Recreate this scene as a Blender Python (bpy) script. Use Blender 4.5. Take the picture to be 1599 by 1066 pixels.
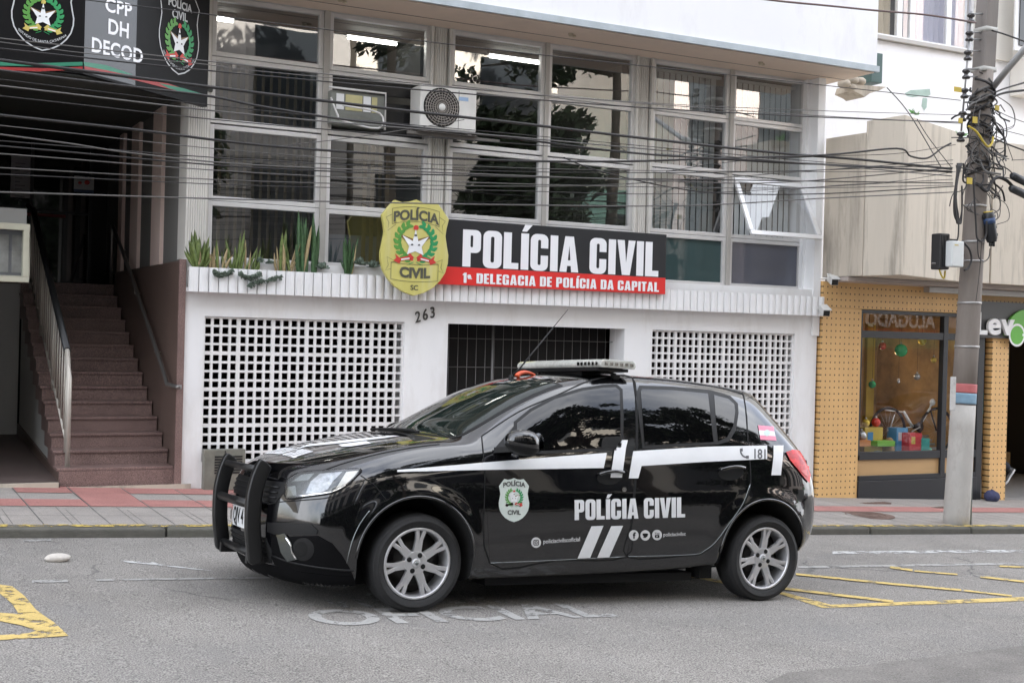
import bpy, bmesh, math, random
from mathutils import Vector, Matrix
from mathutils.bvhtree import BVHTree
from math import sin, cos, pi, radians

for o in list(bpy.data.objects): bpy.data.objects.remove(o)
SC = bpy.context.scene
COL = SC.collection
random.seed(7)

# ------------------------------------------------------------------ camera
FPX, YAW, PIT, ROL = 2000.0, 0.473344545, -0.00422485, -0.0261380
CAM = Vector((0, 0, 1.6))
FW = Vector((sin(YAW)*cos(PIT), cos(YAW)*cos(PIT), sin(PIT)))
_r = Vector((cos(YAW), -sin(YAW), 0)); _u = _r.cross(FW)
UP = (_u*cos(ROL) + _r*sin(ROL)).normalized(); RT = FW.cross(UP).normalized()
cd = bpy.data.cameras.new("camera"); cam = bpy.data.objects.new("camera", cd); COL.objects.link(cam)
cam.matrix_world = Matrix(((RT.x, UP.x, -FW.x, CAM.x), (RT.y, UP.y, -FW.y, CAM.y), (RT.z, UP.z, -FW.z, CAM.z), (0, 0, 0, 1)))
cd.sensor_width = 36; cd.lens = FPX/1599*36; cd.clip_start = 0.05; cd.clip_end = 2000
SC.camera = cam

# ------------------------------------------------------------------ light
SUN_EL, SUN_AZ = 43, 10       # azimuth clockwise from +Y: the sun stands behind the station, the street lies in its shade
w = bpy.data.worlds.new("World"); SC.world = w; w.use_nodes = True
nt = w.node_tree; bg = nt.nodes['Background']
sky = nt.nodes.new('ShaderNodeTexSky'); sky.sky_type = 'NISHITA'; sky.sun_disc = False
sky.sun_elevation = radians(SUN_EL); sky.sun_rotation = radians(SUN_AZ)
sky.air_density = 1.0; sky.dust_density = 4.0; sky.ozone_density = 1.0
# thin broken cloud: paler and brighter patches in the same sky
hs = nt.nodes.new('ShaderNodeHueSaturation'); hs.inputs['Saturation'].default_value = .6; nt.links.new(sky.outputs[0], hs.inputs['Color'])
cl = nt.nodes.new('ShaderNodeRGB'); cl.outputs[0].default_value = (4.9, 5.0, 5.25, 1)      # lit cloud
tcw = nt.nodes.new('ShaderNodeTexCoord'); nw = nt.nodes.new('ShaderNodeTexNoise'); nw.inputs['Scale'].default_value = 2.6; nw.inputs['Detail'].default_value = 7; nw.inputs['Roughness'].default_value = .6
nt.links.new(tcw.outputs['Generated'], nw.inputs['Vector'])
mw = nt.nodes.new('ShaderNodeMapRange'); mw.inputs[1].default_value = .40; mw.inputs[2].default_value = .62; mw.inputs[3].default_value = .12; mw.inputs[4].default_value = .92; nt.links.new(nw.outputs[0], mw.inputs[0])
xw = nt.nodes.new('ShaderNodeMix'); xw.data_type = 'RGBA'; nt.links.new(mw.outputs[0], xw.inputs[0]); nt.links.new(hs.outputs[0], xw.inputs[6]); nt.links.new(cl.outputs[0], xw.inputs[7])
nt.links.new(xw.outputs[2], bg.inputs[0]); bg.inputs[1].default_value = 0.15
sl = bpy.data.lights.new("sun", 'SUN'); sl.energy = 4.0; sl.angle = radians(0.6); sl.color = (1.0, 0.95, 0.88)
so = bpy.data.objects.new("sun", sl); COL.objects.link(so)
_sd = Vector((sin(radians(SUN_AZ))*cos(radians(SUN_EL)), cos(radians(SUN_AZ))*cos(radians(SUN_EL)), sin(radians(SUN_EL))))
so.rotation_euler = _sd.to_track_quat('Z', 'Y').to_euler(); so.location = (0, 20, 40)
SC.view_settings.view_transform = 'Standard'; SC.view_settings.look = 'None'
SC.view_settings.exposure = 2.72; SC.view_settings.gamma = 1
try:
    SC.cycles.use_denoising = True; SC.cycles.max_bounces = 8; SC.cycles.transparent_max_bounces = 16
    SC.cycles.sample_clamp_indirect = 6
except Exception: pass

# ------------------------------------------------------------------ helpers
def ray(x, y): return FW + RT*((x-799.5)/FPX) - UP*((y-533)/FPX)
def P(x, y, Y):                      # photo pixel -> point on the plane y = Y
    d = ray(x, y); return CAM + d*(Y/d.y)
def PX(x, y, X):
    d = ray(x, y); return CAM + d*(X/d.x)
SLOPE, ZG = 0.0442, 0.0819           # the street falls to the right
def gz(x): return ZG - SLOPE*x
def G(x, y, dz=0):
    d = ray(x, y); t = (gz(0)+dz-CAM.z)/(d.z+SLOPE*d.x); return CAM + d*t

MATS = {}
def mat(name, col, rough=0.6, metal=0.0, var=0.0, vscale=6.0, bump=0.0, bscale=80.0, spec=0.5, coat=0.0, stain=None, sscale=0.8, samt=0.4, stretch=None, emit=None, trans=0, fine=0.0):
    if name in MATS: return MATS[name]
    m = bpy.data.materials.new(name); m.use_nodes = True; MATS[name] = m
    nt = m.node_tree; N = nt.nodes; L = nt.links; b = N['Principled BSDF']
    c4 = (*col, 1)
    b.inputs['Base Color'].default_value = c4; b.inputs['Roughness'].default_value = rough
    b.inputs['Metallic'].default_value = metal; b.inputs['Specular IOR Level'].default_value = spec
    b.inputs['Coat Weight'].default_value = coat; b.inputs['Coat Roughness'].default_value = 0.02; b.inputs['Coat IOR'].default_value = 1.6 if 'paint' in name else 1.5
    if emit: b.inputs['Emission Color'].default_value = (*emit[0], 1); b.inputs['Emission Strength'].default_value = emit[1]
    src = None
    if var or bump or stain or fine:
        tc = N.new('ShaderNodeTexCoord'); mp = N.new('ShaderNodeMapping'); L.new(tc.outputs['Object'], mp.inputs[0])
        if stretch: mp.inputs['Scale'].default_value = stretch
    if var:
        no = N.new('ShaderNodeTexNoise'); no.inputs['Scale'].default_value = vscale; no.inputs['Detail'].default_value = 6; no.inputs['Roughness'].default_value = 0.65
        L.new(mp.outputs[0], no.inputs['Vector'])
        mr = N.new('ShaderNodeMapRange'); mr.inputs[1].default_value = .3; mr.inputs[2].default_value = .7; mr.inputs[3].default_value = 1-var; mr.inputs[4].default_value = 1+var*.6
        L.new(no.outputs[0], mr.inputs[0])
        mx = N.new('ShaderNodeMix'); mx.data_type = 'RGBA'; mx.blend_type = 'MULTIPLY'; mx.inputs[0].default_value = 1
        mx.inputs[6].default_value = c4; L.new(mr.outputs[0], mx.inputs[7]); src = mx.outputs[2]
        rr = N.new('ShaderNodeMapRange'); rr.inputs[3].default_value = max(0, rough-.08); rr.inputs[4].default_value = min(1, rough+.08)
        L.new(no.outputs[0], rr.inputs[0]); L.new(rr.outputs[0], b.inputs['Roughness'])
    if fine:
        no = N.new('ShaderNodeTexNoise'); no.inputs['Scale'].default_value = bscale; no.inputs['Detail'].default_value = 2
        L.new(mp.outputs[0], no.inputs['Vector'])
        mr = N.new('ShaderNodeMapRange'); mr.inputs[1].default_value = .3; mr.inputs[2].default_value = .7; mr.inputs[3].default_value = 1-fine; mr.inputs[4].default_value = 1+fine
        L.new(no.outputs[0], mr.inputs[0])
        mx = N.new('ShaderNodeMix'); mx.data_type = 'RGBA'; mx.blend_type = 'MULTIPLY'; mx.inputs[0].default_value = 1
        if src: L.new(src, mx.inputs[6])
        else: mx.inputs[6].default_value = c4
        L.new(mr.outputs[0], mx.inputs[7]); src = mx.outputs[2]
    if stain:
        n2 = N.new('ShaderNodeTexNoise'); n2.inputs['Scale'].default_value = sscale; n2.inputs['Detail'].default_value = 8; n2.inputs['Roughness'].default_value = .7
        L.new(mp.outputs[0], n2.inputs['Vector'])
        m2 = N.new('ShaderNodeMapRange'); m2.inputs[1].default_value = .5; m2.inputs[2].default_value = .75; m2.inputs[4].default_value = samt
        L.new(n2.outputs[0], m2.inputs[0])
        x2 = N.new('ShaderNodeMix'); x2.data_type = 'RGBA'; L.new(m2.outputs[0], x2.inputs[0])
        if src: L.new(src, x2.inputs[6])
        else: x2.inputs[6].default_value = c4
        x2.inputs[7].default_value = (*stain, 1); src = x2.outputs[2]
    if src: L.new(src, b.inputs['Base Color'])
    if bump:
        n3 = N.new('ShaderNodeTexNoise'); n3.inputs['Scale'].default_value = bscale; n3.inputs['Detail'].default_value = 4
        L.new(mp.outputs[0], n3.inputs['Vector'])
        bp = N.new('ShaderNodeBump'); bp.inputs['Strength'].default_value = bump; bp.inputs['Distance'].default_value = .01
        L.new(n3.outputs[0], bp.inputs['Height']); L.new(bp.outputs[0], b.inputs['Normal'])
    return m

def glass(name, tint=(1, 1, 1), base=0.06, ior=1.5, rough=0.0, wavy=0.0):
    """thin pane: see-through with a film that mirrors the street"""
    if name in MATS: return MATS[name]
    m = bpy.data.materials.new(name); m.use_nodes = True; MATS[name] = m
    nt = m.node_tree; N = nt.nodes; L = nt.links; N.remove(N['Principled BSDF'])
    out = N['Material Output']; tr = N.new('ShaderNodeBsdfTransparent'); tr.inputs[0].default_value = (*tint, 1)
    gl = N.new('ShaderNodeBsdfGlossy'); gl.inputs['Roughness'].default_value = rough
    fr = N.new('ShaderNodeFresnel'); ge = N.new('ShaderNodeNewGeometry'); im = N.new('ShaderNodeMix')      # a thin pane mirrors alike from both sides
    im.inputs[2].default_value = ior; im.inputs[3].default_value = 1/ior; L.new(ge.outputs['Backfacing'], im.inputs[0]); L.new(im.outputs[0], fr.inputs['IOR'])
    ad = N.new('ShaderNodeMath'); ad.operation = 'ADD'; ad.use_clamp = True; ad.inputs[1].default_value = base
    L.new(fr.outputs[0], ad.inputs[0])
    mx = N.new('ShaderNodeMixShader'); L.new(ad.outputs[0], mx.inputs[0]); L.new(tr.outputs[0], mx.inputs[1]); L.new(gl.outputs[0], mx.inputs[2])
    if wavy:
        tc = N.new('ShaderNodeTexCoord'); n3 = N.new('ShaderNodeTexNoise'); n3.inputs['Scale'].default_value = 1.7; n3.inputs['Detail'].default_value = 1
        L.new(tc.outputs['Object'], n3.inputs['Vector'])
        bp = N.new('ShaderNodeBump'); bp.inputs['Strength'].default_value = wavy; bp.inputs['Distance'].default_value = .02
        L.new(n3.outputs[0], bp.inputs['Height']); L.new(bp.outputs[0], gl.inputs['Normal'])
    L.new(mx.outputs[0], out.inputs[0])
    return m

def tag(o, label=None, cat=None, group=None, kind=None):
    if label: o['label'] = label
    if cat: o['category'] = cat
    if group: o['group'] = group
    if kind: o['kind'] = kind
    return o
def thing(name, label, cat, loc, group=None):
    o = bpy.data.objects.new(name, None); COL.objects.link(o); o.location = loc; o.empty_display_size = .2
    return tag(o, label, cat, group)
def copy_tree(o, parent=None):
    c = o.copy(); COL.objects.link(c)
    if parent: c.parent = parent
    for ch in list(o.children): copy_tree(ch, c)
    return c

class MB:
    def __init__(s): s.v = []; s.f = []; s.s = []; s.m = []
    def add(s, vs, fs, smooth=False, mi=0):
        b = len(s.v); s.v += [Vector(v) for v in vs]
        for f in fs: s.f.append([i+b for i in f]); s.s.append(smooth); s.m.append(mi)
        return s
    def box(s, x0, x1, y0, y1, z0, z1, mi=0):
        v = [(x, y, z) for x in (x0, x1) for y in (y0, y1) for z in (z0, z1)]
        return s.add(v, [(0, 1, 3, 2), (4, 6, 7, 5), (0, 4, 5, 1), (2, 3, 7, 6), (0, 2, 6, 4), (1, 5, 7, 3)], False, mi)
    def prism(s, pts, vec, mi=0, smooth=False):
        n = len(pts); vec = Vector(vec); p = [Vector(q) for q in pts]
        s.add(p + [q+vec for q in p], [list(range(n))[::-1], list(range(n, 2*n))], False, mi)
        b = len(s.v)-2*n
        for i in range(n):
            j = (i+1) % n; s.f.append([b+i, b+j, b+n+j, b+n+i]); s.s.append(smooth); s.m.append(mi)
        return s
    def poly(s, pts, mi=0): return s.add(pts, [list(range(len(pts)))], False, mi)
    def tube(s, pts, r, n=8, mi=0, closed=False):
        pts = [Vector(p) for p in pts]; m = len(pts); rs = r if isinstance(r, (list, tuple)) else [r]*m
        vs = []; t0 = None; nrm = None
        for i in range(m):
            a = pts[i-1] if (i > 0 or closed) else pts[i]; c = pts[(i+1) % m] if (i < m-1 or closed) else pts[i]
            t = (c-a).normalized()
            if nrm is None:
                nrm = t.orthogonal().normalized()
            else:
                nrm = (nrm - t*nrm.dot(t)).normalized()
            bn = t.cross(nrm)
            for k in range(n):
                a_ = 2*pi*k/n; vs.append(pts[i] + (nrm*cos(a_)+bn*sin(a_))*rs[i])
        fs = []
        for i in range(m if closed else m-1):
            j = (i+1) % m
            for k in range(n):
                l = (k+1) % n; fs.append((i*n+k, i*n+l, j*n+l, j*n+k))
        s.add(vs, fs, True, mi)
        if not closed:
            b = len(s.v)-len(vs)
            for q in (list(range(n))[::-1], list(range((m-1)*n, m*n))): s.f.append([b+i for i in q]); s.s.append(False); s.m.append(mi)
        return s
    def lathe(s, prof, org=(0, 0, 0), ax='Z', n=24, mi=0, smooth=True):
        org = Vector(org); vs = []
        for r, h in prof:
            for k in range(n):
                a = 2*pi*k/n; q = (r*cos(a), r*sin(a), h)
                if ax == 'Y': q = (q[0], q[2], q[1])
                if ax == 'X': q = (q[2], q[0], q[1])
                vs.append(org+Vector(q))
        fs = [(i*n+k, i*n+(k+1) % n, (i+1)*n+(k+1) % n, (i+1)*n+k) for i in range(len(prof)-1) for k in range(n)]
        return s.add(vs, fs, smooth, mi)
    def ball(s, c, rx, ry=None, rz=None, n=14, mi=0):
        ry = ry or rx; rz = rz or rx; c = Vector(c); vs = []; m = n//2
        for i in range(m+1):
            t = pi*i/m
            for k in range(n):
                a = 2*pi*k/n; vs.append(c+Vector((rx*sin(t)*cos(a), ry*sin(t)*sin(a), rz*cos(t))))
        return s.add(vs, [(i*n+k, i*n+(k+1) % n, (i+1)*n+(k+1) % n, (i+1)*n+k) for i in range(m) for k in range(n)], True, mi)
    def build(s, name, mats, parent=None, local=False, bevel=0, origin=True, seg=2, recalc=True):
        if not isinstance(mats, (list, tuple)): mats = [mats]
        off = Vector((0, 0, 0))
        if parent is not None and not local:
            q = parent
            while q is not None: off += q.location; q = q.parent
        elif parent is None and origin and s.v:
            xs = [v.x for v in s.v]; ys = [v.y for v in s.v]; zs = [v.z for v in s.v]
            off = Vector(((min(xs)+max(xs))/2, (min(ys)+max(ys))/2, min(zs)))
        me = bpy.data.meshes.new(name); me.from_pydata([v-off for v in s.v], [], s.f)
        for m in mats: me.materials.append(m)
        me.polygons.foreach_set('use_smooth', s.s); me.polygons.foreach_set('material_index', s.m)
        bm = bmesh.new(); bm.from_mesh(me)
        bmesh.ops.remove_doubles(bm, verts=bm.verts, dist=1e-6)
        if recalc: bmesh.ops.recalc_face_normals(bm, faces=bm.faces)
        bm.to_mesh(me); bm.free(); me.update()
        o = bpy.data.objects.new(name, me); COL.objects.link(o)
        if parent is not None: o.parent = parent
        elif origin: o.location = off
        if bevel:
            md = o.modifiers.new('bevel', 'BEVEL'); md.width = bevel; md.segments = seg; md.limit_method = 'ANGLE'; md.angle_limit = radians(40)
        return o

_txt = {}
def _curve_mesh(c):
    o = bpy.data.objects.new('tmp', c); COL.objects.link(o)
    dg = bpy.context.evaluated_depsgraph_get(); dg.update()
    me = bpy.data.meshes.new_from_object(o.evaluated_get(dg)); 
    v = [tuple(q.co) for q in me.vertices]; f = [list(p.vertices) for p in me.polygons]
    bpy.data.objects.remove(o); bpy.data.meshes.remove(me)
    return v, f
def text2d(t, size=1.0, bold=0.0, sx=1.0, align='CENTER', extrude=0.0, spacing=1.0, bevel=0.0):
    """built-in font -> (verts, faces); y = 0 is the baseline"""
    c = bpy.data.curves.new('t', 'FONT'); c.body = t; c.size = size; c.align_x = align; c.offset = bold; c.extrude = extrude
    c.space_character = spacing; c.resolution_u = 4; c.bevel_depth = bevel
    v, f = _curve_mesh(c); bpy.data.curves.remove(c)
    return [(a*sx, b, z) for a, b, z in v], f
def fill2d(loops):
    c = bpy.data.curves.new('f', 'CURVE'); c.dimensions = '2D'; c.fill_mode = 'BOTH'
    for lp in loops:
        sp = c.splines.new('POLY'); sp.points.add(len(lp)-1)
        for i, (x, y) in enumerate(lp): sp.points[i].co = (x, y, 0, 1)
        sp.use_cyclic_u = True
    v, f = _curve_mesh(c); bpy.data.curves.remove(c)
    return v, f
def rrect(x0, y0, x1, y1, r, n=5, corners='1111'):
    out = []
    for (cx, cy, a0, on) in ((x1-r, y1-r, 0, corners[0]), (x0+r, y1-r, 90, corners[1]), (x0+r, y0+r, 180, corners[2]), (x1-r, y0+r, 270, corners[3])):
        if on == '1':
            for k in range(n+1):
                a = radians(a0+90*k/n); out.append((cx+r*cos(a), cy+r*sin(a)))
        else:
            out.append((cx+r*(1 if a0 in (0, 270) else -1), cy+r*(1 if a0 in (0, 90) else -1)))
    return out
def _glyph(ch):
    s = .21
    if ch in 'IÍ':
        L = [[(0, 0), (s, 0), (s, 1), (0, 1)]]
        if ch == 'Í': L.append([(.02, 1.05), (.15, 1.05), (.30, 1.24), (.10, 1.24)])
        return L, s
    if ch == 'L': return [[(0, 0), (.40, 0), (.40, .17), (s, .17), (s, 1), (0, 1)]], .41
    if ch == 'P': return [[(0, 0), (s, 0), (s, .38)] + rrect(.1, .38, .47, 1, .14)[-6:] + rrect(.1, .38, .47, 1, .14)[:6] + [(0, 1)], rrect(.2, .53, .265, .85, .03)], .48
    if ch == 'O': return [rrect(0, -.01, .49, 1.01, .17), rrect(.20, .15, .29, .85, .04)], .49
    if ch == 'D': return [rrect(0, 0, .48, 1, .16, corners='1001'), rrect(.20, .16, .275, .84, .04)], .48
    if ch in 'CG':
        o = rrect(0, -.01, .48, 1.01, .17); i = rrect(.20, .15, .28, .85, .04)
        if ch == 'C':
            L = [(.48, .62), (.48, .84)] + o[0:6] + o[6:12] + o[12:18] + o[18:24] + [(.48, .16), (.48, .42), (.28, .42)] + i[18:24][::-1] + i[12:18][::-1] + i[6:12][::-1] + i[0:6][::-1] + [(.28, .62)]
        else:
            L = [(.48, .64), (.48, .84)] + o[0:6] + o[6:12] + o[12:18] + o[18:23] + [(.40, 0), (.48, 0), (.48, .52), (.26, .52), (.26, .38), (.28, .38)] + i[18:24][::-1] + i[12:18][::-1] + i[6:12][::-1] + i[0:6][::-1] + [(.28, .64)]
        return [L], .49
    if ch == 'E': return [[(0, 0), (.38, 0), (.38, .17), (s, .17), (s, .43), (.36, .43), (.36, .59), (s, .59), (s, .83), (.38, .83), (.38, 1), (0, 1)]], .39
    if ch == 'A': return [[(0, 0), (.20, 0), (.215, .17), (.315, .17), (.33, 0), (.53, 0), (.385, 1), (.145, 1)], [(.23, .33), (.30, .33), (.267, .74)]], .53
    if ch == 'V': return [[(.14, 0), (.37, 0), (.52, 1), (.315, 1), (.255, .36), (.2, 1), (-.01, 1)]], .51
    if ch == 'T': return [[(.10, 0), (.31, 0), (.31, .82), (.42, .82), (.42, 1), (-.01, 1), (-.01, .82), (.10, .82)]], .41
    if ch == 'H': return [[(0, 0), (s, 0), (s, .41), (.29, .41), (.29, 0), (.50, 0), (.50, 1), (.29, 1), (.29, .58), (s, .58), (s, 1), (0, 1)]], .50
    if ch == '1': return [[(.08, 0), (.29, 0), (.29, 1), (.13, 1), (0, .84), (0, .72), (.08, .76)]], .29
    return [], .22
def block(t, gap=.045, space=.22):
    vs = []; fs = []; x = 0
    for ch in t:
        if ch == ' ': x += space; continue
        if ch == 'ª':
            v, f = text2d('a', .62, .03, 1, 'LEFT'); b = len(vs); vs += [(a+x, q+.52) for a, q, _ in v]; fs += [[i+b for i in p] for p in f]
            b = len(vs); vs += [(x+.02, .40), (x+.34, .40), (x+.34, .47), (x+.02, .47)]; fs.append([b, b+1, b+2, b+3]); x += .40; continue
        L, wd = _glyph(ch)
        v, f = fill2d(L); b = len(vs)
        vs += [(a+x, q) for a, q, _ in v]; fs += [[i+b for i in p] for p in f]; x += wd+gap
    return vs, fs, x-gap

class Frame:
    """a flat drawing board in the world: (a, b) -> O + A*a + B*b, raised off along the normal"""
    def __init__(s, O, A, B, n=None):
        s.O = Vector(O); s.A = Vector(A); s.B = Vector(B); s.n = Vector(n) if n else s.A.cross(s.B).normalized()
    def __call__(s, a, b, off=0): return s.O + s.A*a + s.B*b + s.n*off
def put(mb, vf, fr, off, sc=1, at=(0, 0), sy=None, rot=0, mi=0):
    sy = sy or sc; c, s_ = cos(rot), sin(rot)
    v, f = vf[0], vf[1]
    mb.add([fr(at[0]+(q[0]*sc*c-q[1]*sy*s_), at[1]+(q[0]*sc*s_+q[1]*sy*c), off) for q in v], f, False, mi)

def smooth_curve(pts, n=6):
    pts = [Vector(p) for p in pts]; out = []
    for i in range(len(pts)-1):
        p0 = pts[max(i-1, 0)]; p1 = pts[i]; p2 = pts[i+1]; p3 = pts[min(i+2, len(pts)-1)]
        for k in range(n):
            t = k/n; out.append(.5*((2*p1)+(p2-p0)*t+(2*p0-5*p1+4*p2-p3)*t*t+(3*p1-p0-3*p2+p3)*t**3))
    out.append(pts[-1]); return out

# state-police shield: outline and emblem in units of its width, y up from the tip
SH = [(0, 1.41), (.10, 1.37), (.20, 1.355), (.31, 1.38), (.40, 1.27), (.485, 1.15), (.455, 1.02), (.44, .9), (.465, .75), (.49, .62), (.485, .5), (.45, .36), (.38, .24), (.28, .13), (.15, .05), (0, 0)]
SHIELD = SH + [(-x, y) for x, y in SH[-2:0:-1]]
def emblem():
    """list of (colour key, polygon, layer)"""
    E = []
    def leaf(x, y, a, l, w_, key, ly=1):
        c, s_ = cos(a), sin(a)
        E.append((key, [(x+p*c*l-q*s_*w_, y+p*s_*l+q*c*w_) for p, q in ((0, 0), (.35, .5), (.75, .35), (1, 0), (.75, -.35), (.35, -.5))], ly))
    for sgn in (-1, 1):
        for k in range(9):
            t = radians(-78+k*17); R = .265
            x = sgn*R*cos(t)*(1.0 if sgn > 0 else .95); y = .79+R*1.0*sin(t)
            ta = math.atan2(cos(t), -sin(t)*sgn)
            for d in (-1, 1): leaf(x, y, ta+d*.55, .105, .06, 'green' if sgn > 0 else 'green2', 1+(d > 0)*.4)
        E.append(('brown', [(sgn*.03, .83), (sgn*.20, .885), (sgn*.21, .855), (sgn*.13, .79), (sgn*.05, .76)], 2))
        E.append(('red', [(sgn*.03, .56), (sgn*.12, .575), (sgn*.22, .545), (sgn*.29, .60), (sgn*.27, .54), (sgn*.31, .50), (sgn*.22, .46), (sgn*.21, .50), (sgn*.1, .52), (sgn*.03, .51)], 2.4))
        E.append(('white', [(sgn*.08, .555), (sgn*.2, .53), (sgn*.2, .51), (sgn*.08, .535)], 3.4))
        E.append(('green', [(sgn*.01, .50), (sgn*.10, .46), (sgn*.11, .445), (sgn*.03, .48)], 2.2))
        E.append(('red', [(sgn*.012, .555), (sgn*.08, .62), (sgn*.105, .585), (sgn*.07, .535)], 4.2))
    E.append(('white', [(0, .98), (.04, .80), (.19, .875), (.09, .72), (.12, .60), (0, .65), (-.12, .60), (-.09, .72), (-.19, .875), (-.04, .80)], 3))
    E.append(('red', [(-.035, .965), (.03, .965), (.04, 1.0), (.025, 1.03), (-.01, 1.035), (-.03, 1.01)], 3.6))
    E.append(('dark', [(-.02, .87), (.02, .87), (.018, .90), (-.018, .90)], 3.8))
    for a, b in ((-.05, .745), (.05, .745)): E.append(('dark', [(a-.018, b-.012), (a+.02, b-.008), (a+.012, b+.014), (a-.012, b+.01)], 3.8))
    return E
# ------------------------------------------------------------------ the car (built in its own axes: u to the tail, v to the near side, z up)
ANG = math.atan(SLOPE)
CAR_O = Vector((2.99, 7.815, gz(2.99)))
# the body leans a little towards the kerb on its springs; the wheels stay upright on the road
LEAN = Matrix.Translation(Vector((0, -.86, .3))) @ Matrix.Rotation(-.045, 4, 'X') @ Matrix.Translation(Vector((0, .86, -.3)))
CAR_M = Matrix.Translation(CAR_O) @ Matrix.Rotation(ANG, 4, 'Y') @ LEAN
CAR_I = CAR_M.inverted()
def L3(u, v, z): return Vector((u, -v, z))
def lerp_tab(tab, u):
    ks = sorted(tab)
    if u <= ks[0]: return tab[ks[0]]
    if u >= ks[-1]: return tab[ks[-1]]
    for i in range(len(ks)-1):
        if ks[i] <= u <= ks[i+1]:
            h = ks[i+1]-ks[i]; t = (u-ks[i])/h
            d = (tab[ks[i+1]]-tab[ks[i]])/h
            def slope(k):
                if k == 0 or k == len(ks)-1:
                    a = min(max(k, 1), len(ks)-1); return (tab[ks[a]]-tab[ks[a-1]])/(ks[a]-ks[a-1])
                d0 = (tab[ks[k]]-tab[ks[k-1]])/(ks[k]-ks[k-1]); d1 = (tab[ks[k+1]]-tab[ks[k]])/(ks[k+1]-ks[k])
                return 0 if d0*d1 <= 0 else 2*d0*d1/(d0+d1)
            m0, m1 = slope(i)*h, slope(i+1)*h
            return (2*t**3-3*t*t+1)*tab[ks[i]]+(t**3-2*t*t+t)*m0+(-2*t**3+3*t*t)*tab[ks[i+1]]+(t**3-t*t)*m1
V_T = [{0: .76}, {0: .815}, {0: .842}, {-.2: .843, .3: .852, .8: .857},
       {-.2: .845, .3: .858, .8: .862, 2.0: .870, 2.5: .862}, {-.2: .840, .3: .850, .8: .848, 2.0: .850, 2.5: .845},
       {-.2: .826, .3: .838, 1: .836, 2.5: .832},
       {-.2: .725, 0: .735, .2: .765, .4: .79, .6: .80, 2: .80, 2.5: .785},
       {-.2: .63, 0: .635, .12: .665, .24: .72, .36: .738, .5: .742, .66: .738, .98: .73, 1.4: .725, 2.0: .722, 2.5: .70},
       {-.2: .51, 0: .52, .12: .56, .24: .655, .36: .69, .5: .68, .66: .66, .82: .642, .98: .627, 1.15: .612, 1.4: .60, 2: .595, 2.5: .57},
       {-.2: .38, 0: .39, .12: .43, .24: .52, .36: .58, .5: .585, .66: .568, .98: .535, 1.4: .50, 2.5: .475},
       {-.2: .20, .12: .22, .36: .3, 2.5: .28}, {0: 0}]
Z_T = [{-.2: .14, .4: .155, 1.3: .175, 1.9: .20, 2.5: .25}, {-.2: .19, .4: .21, 1.9: .24, 2.5: .31}, {-.2: .34, .4: .32, 2.5: .41},
       {-.2: .47, 2.5: .50}, {-.2: .63, .4: .66, 1.0: .69, 2.5: .73}, {-.2: .735, .4: .765, 1.4: .79, 2.5: .82},
       {-.2: .825, 0: .845, .3: .868, 1: .905, 2: .945, 2.5: .96},
       {-.2: .945, 0: .985, .2: .990, .36: .970, .6: .972, 1.36: 1.012, 2.23: 1.07, 2.5: 1.085},
       {-.2: .960, 0: 1.0, .12: 1.015, .24: 1.012, .36: 1.015, .5: 1.045, .66: 1.092, .82: 1.142, .98: 1.188, 1.15: 1.225, 1.4: 1.245, 2: 1.262, 2.5: 1.255},
       {-.2: .972, 0: 1.010, .12: 1.026, .24: 1.026, .36: 1.042, .5: 1.112, .66: 1.20, .82: 1.28, .98: 1.35, 1.15: 1.412, 1.4: 1.455, 1.7: 1.468, 2: 1.462, 2.3: 1.442, 2.5: 1.42},
       {-.2: .982, 0: 1.020, .12: 1.034, .24: 1.034, .36: 1.085, .5: 1.165, .66: 1.262, .82: 1.345, .98: 1.408, 1.15: 1.450, 1.4: 1.482, 1.7: 1.495, 2: 1.49, 2.3: 1.472, 2.5: 1.452},
       {-.2: .990, 0: 1.026, .12: 1.040, .24: 1.072, .36: 1.140, .5: 1.214, .66: 1.302, .82: 1.378, .98: 1.435, 1.15: 1.470, 1.4: 1.498, 1.7: 1.511, 2: 1.506, 2.3: 1.488, 2.5: 1.47},
       {-.2: .993, 0: 1.029, .12: 1.044, .24: 1.095, .36: 1.165, .5: 1.238, .66: 1.322, .82: 1.396, .98: 1.450, 1.15: 1.482, 1.4: 1.506, 1.7: 1.518, 2: 1.513, 2.3: 1.495, 2.5: 1.478}]
def _front(us, vs, zs): return list(zip(us, vs, zs))
ROWS = [
 _front((-.755, -.79, -.845, -.858, -.853, -.84, -.82, -.79, -.765, -.755, -.75, -.745, -.743), (.28, .30, .30, .30, .30, .30, .30, .28, .24, .20, .15, .08, 0), (.145, .185, .32, .46, .60, .68, .735, .785, .808, .817, .822, .826, .828)),
 _front((-.68, -.715, -.765, -.785, -.775, -.757, -.742, -.715, -.695, -.695, -.70, -.70, -.70), (.46, .49, .50, .505, .50, .50, .495, .47, .41, .33, .25, .13, 0), (.14, .18, .32, .46, .60, .68, .742, .80, .832, .843, .848, .852, .854)),
 _front((-.605, -.64, -.69, -.705, -.697, -.68, -.655, -.615, -.60, -.60, -.60, -.60, -.60), (.60, .65, .668, .675, .672, .66, .645, .605, .52, .43, .32, .17, 0), (.13, .175, .32, .46, .60, .685, .75, .815, .852, .867, .876, .883, .887)),
 _front((-.50, -.52, -.555, -.57, -.565, -.55, -.53, -.50, -.48, -.48, -.475, -.47, -.47), (.70, .765, .785, .795, .79, .772, .748, .69, .60, .49, .36, .19, 0), (.125, .17, .32, .46, .61, .70, .77, .845, .885, .902, .914, .922, .926)),
 _front((-.40, -.41, -.42, -.42, -.41, -.40, -.385, -.36, -.35, -.34, -.335, -.33, -.33), (.74, .80, .822, .83, .832, .824, .800, .715, .62, .50, .37, .20, 0), (.125, .17, .32, .46, .62, .715, .798, .892, .921, .936, .948, .956, .960)),
]
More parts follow.
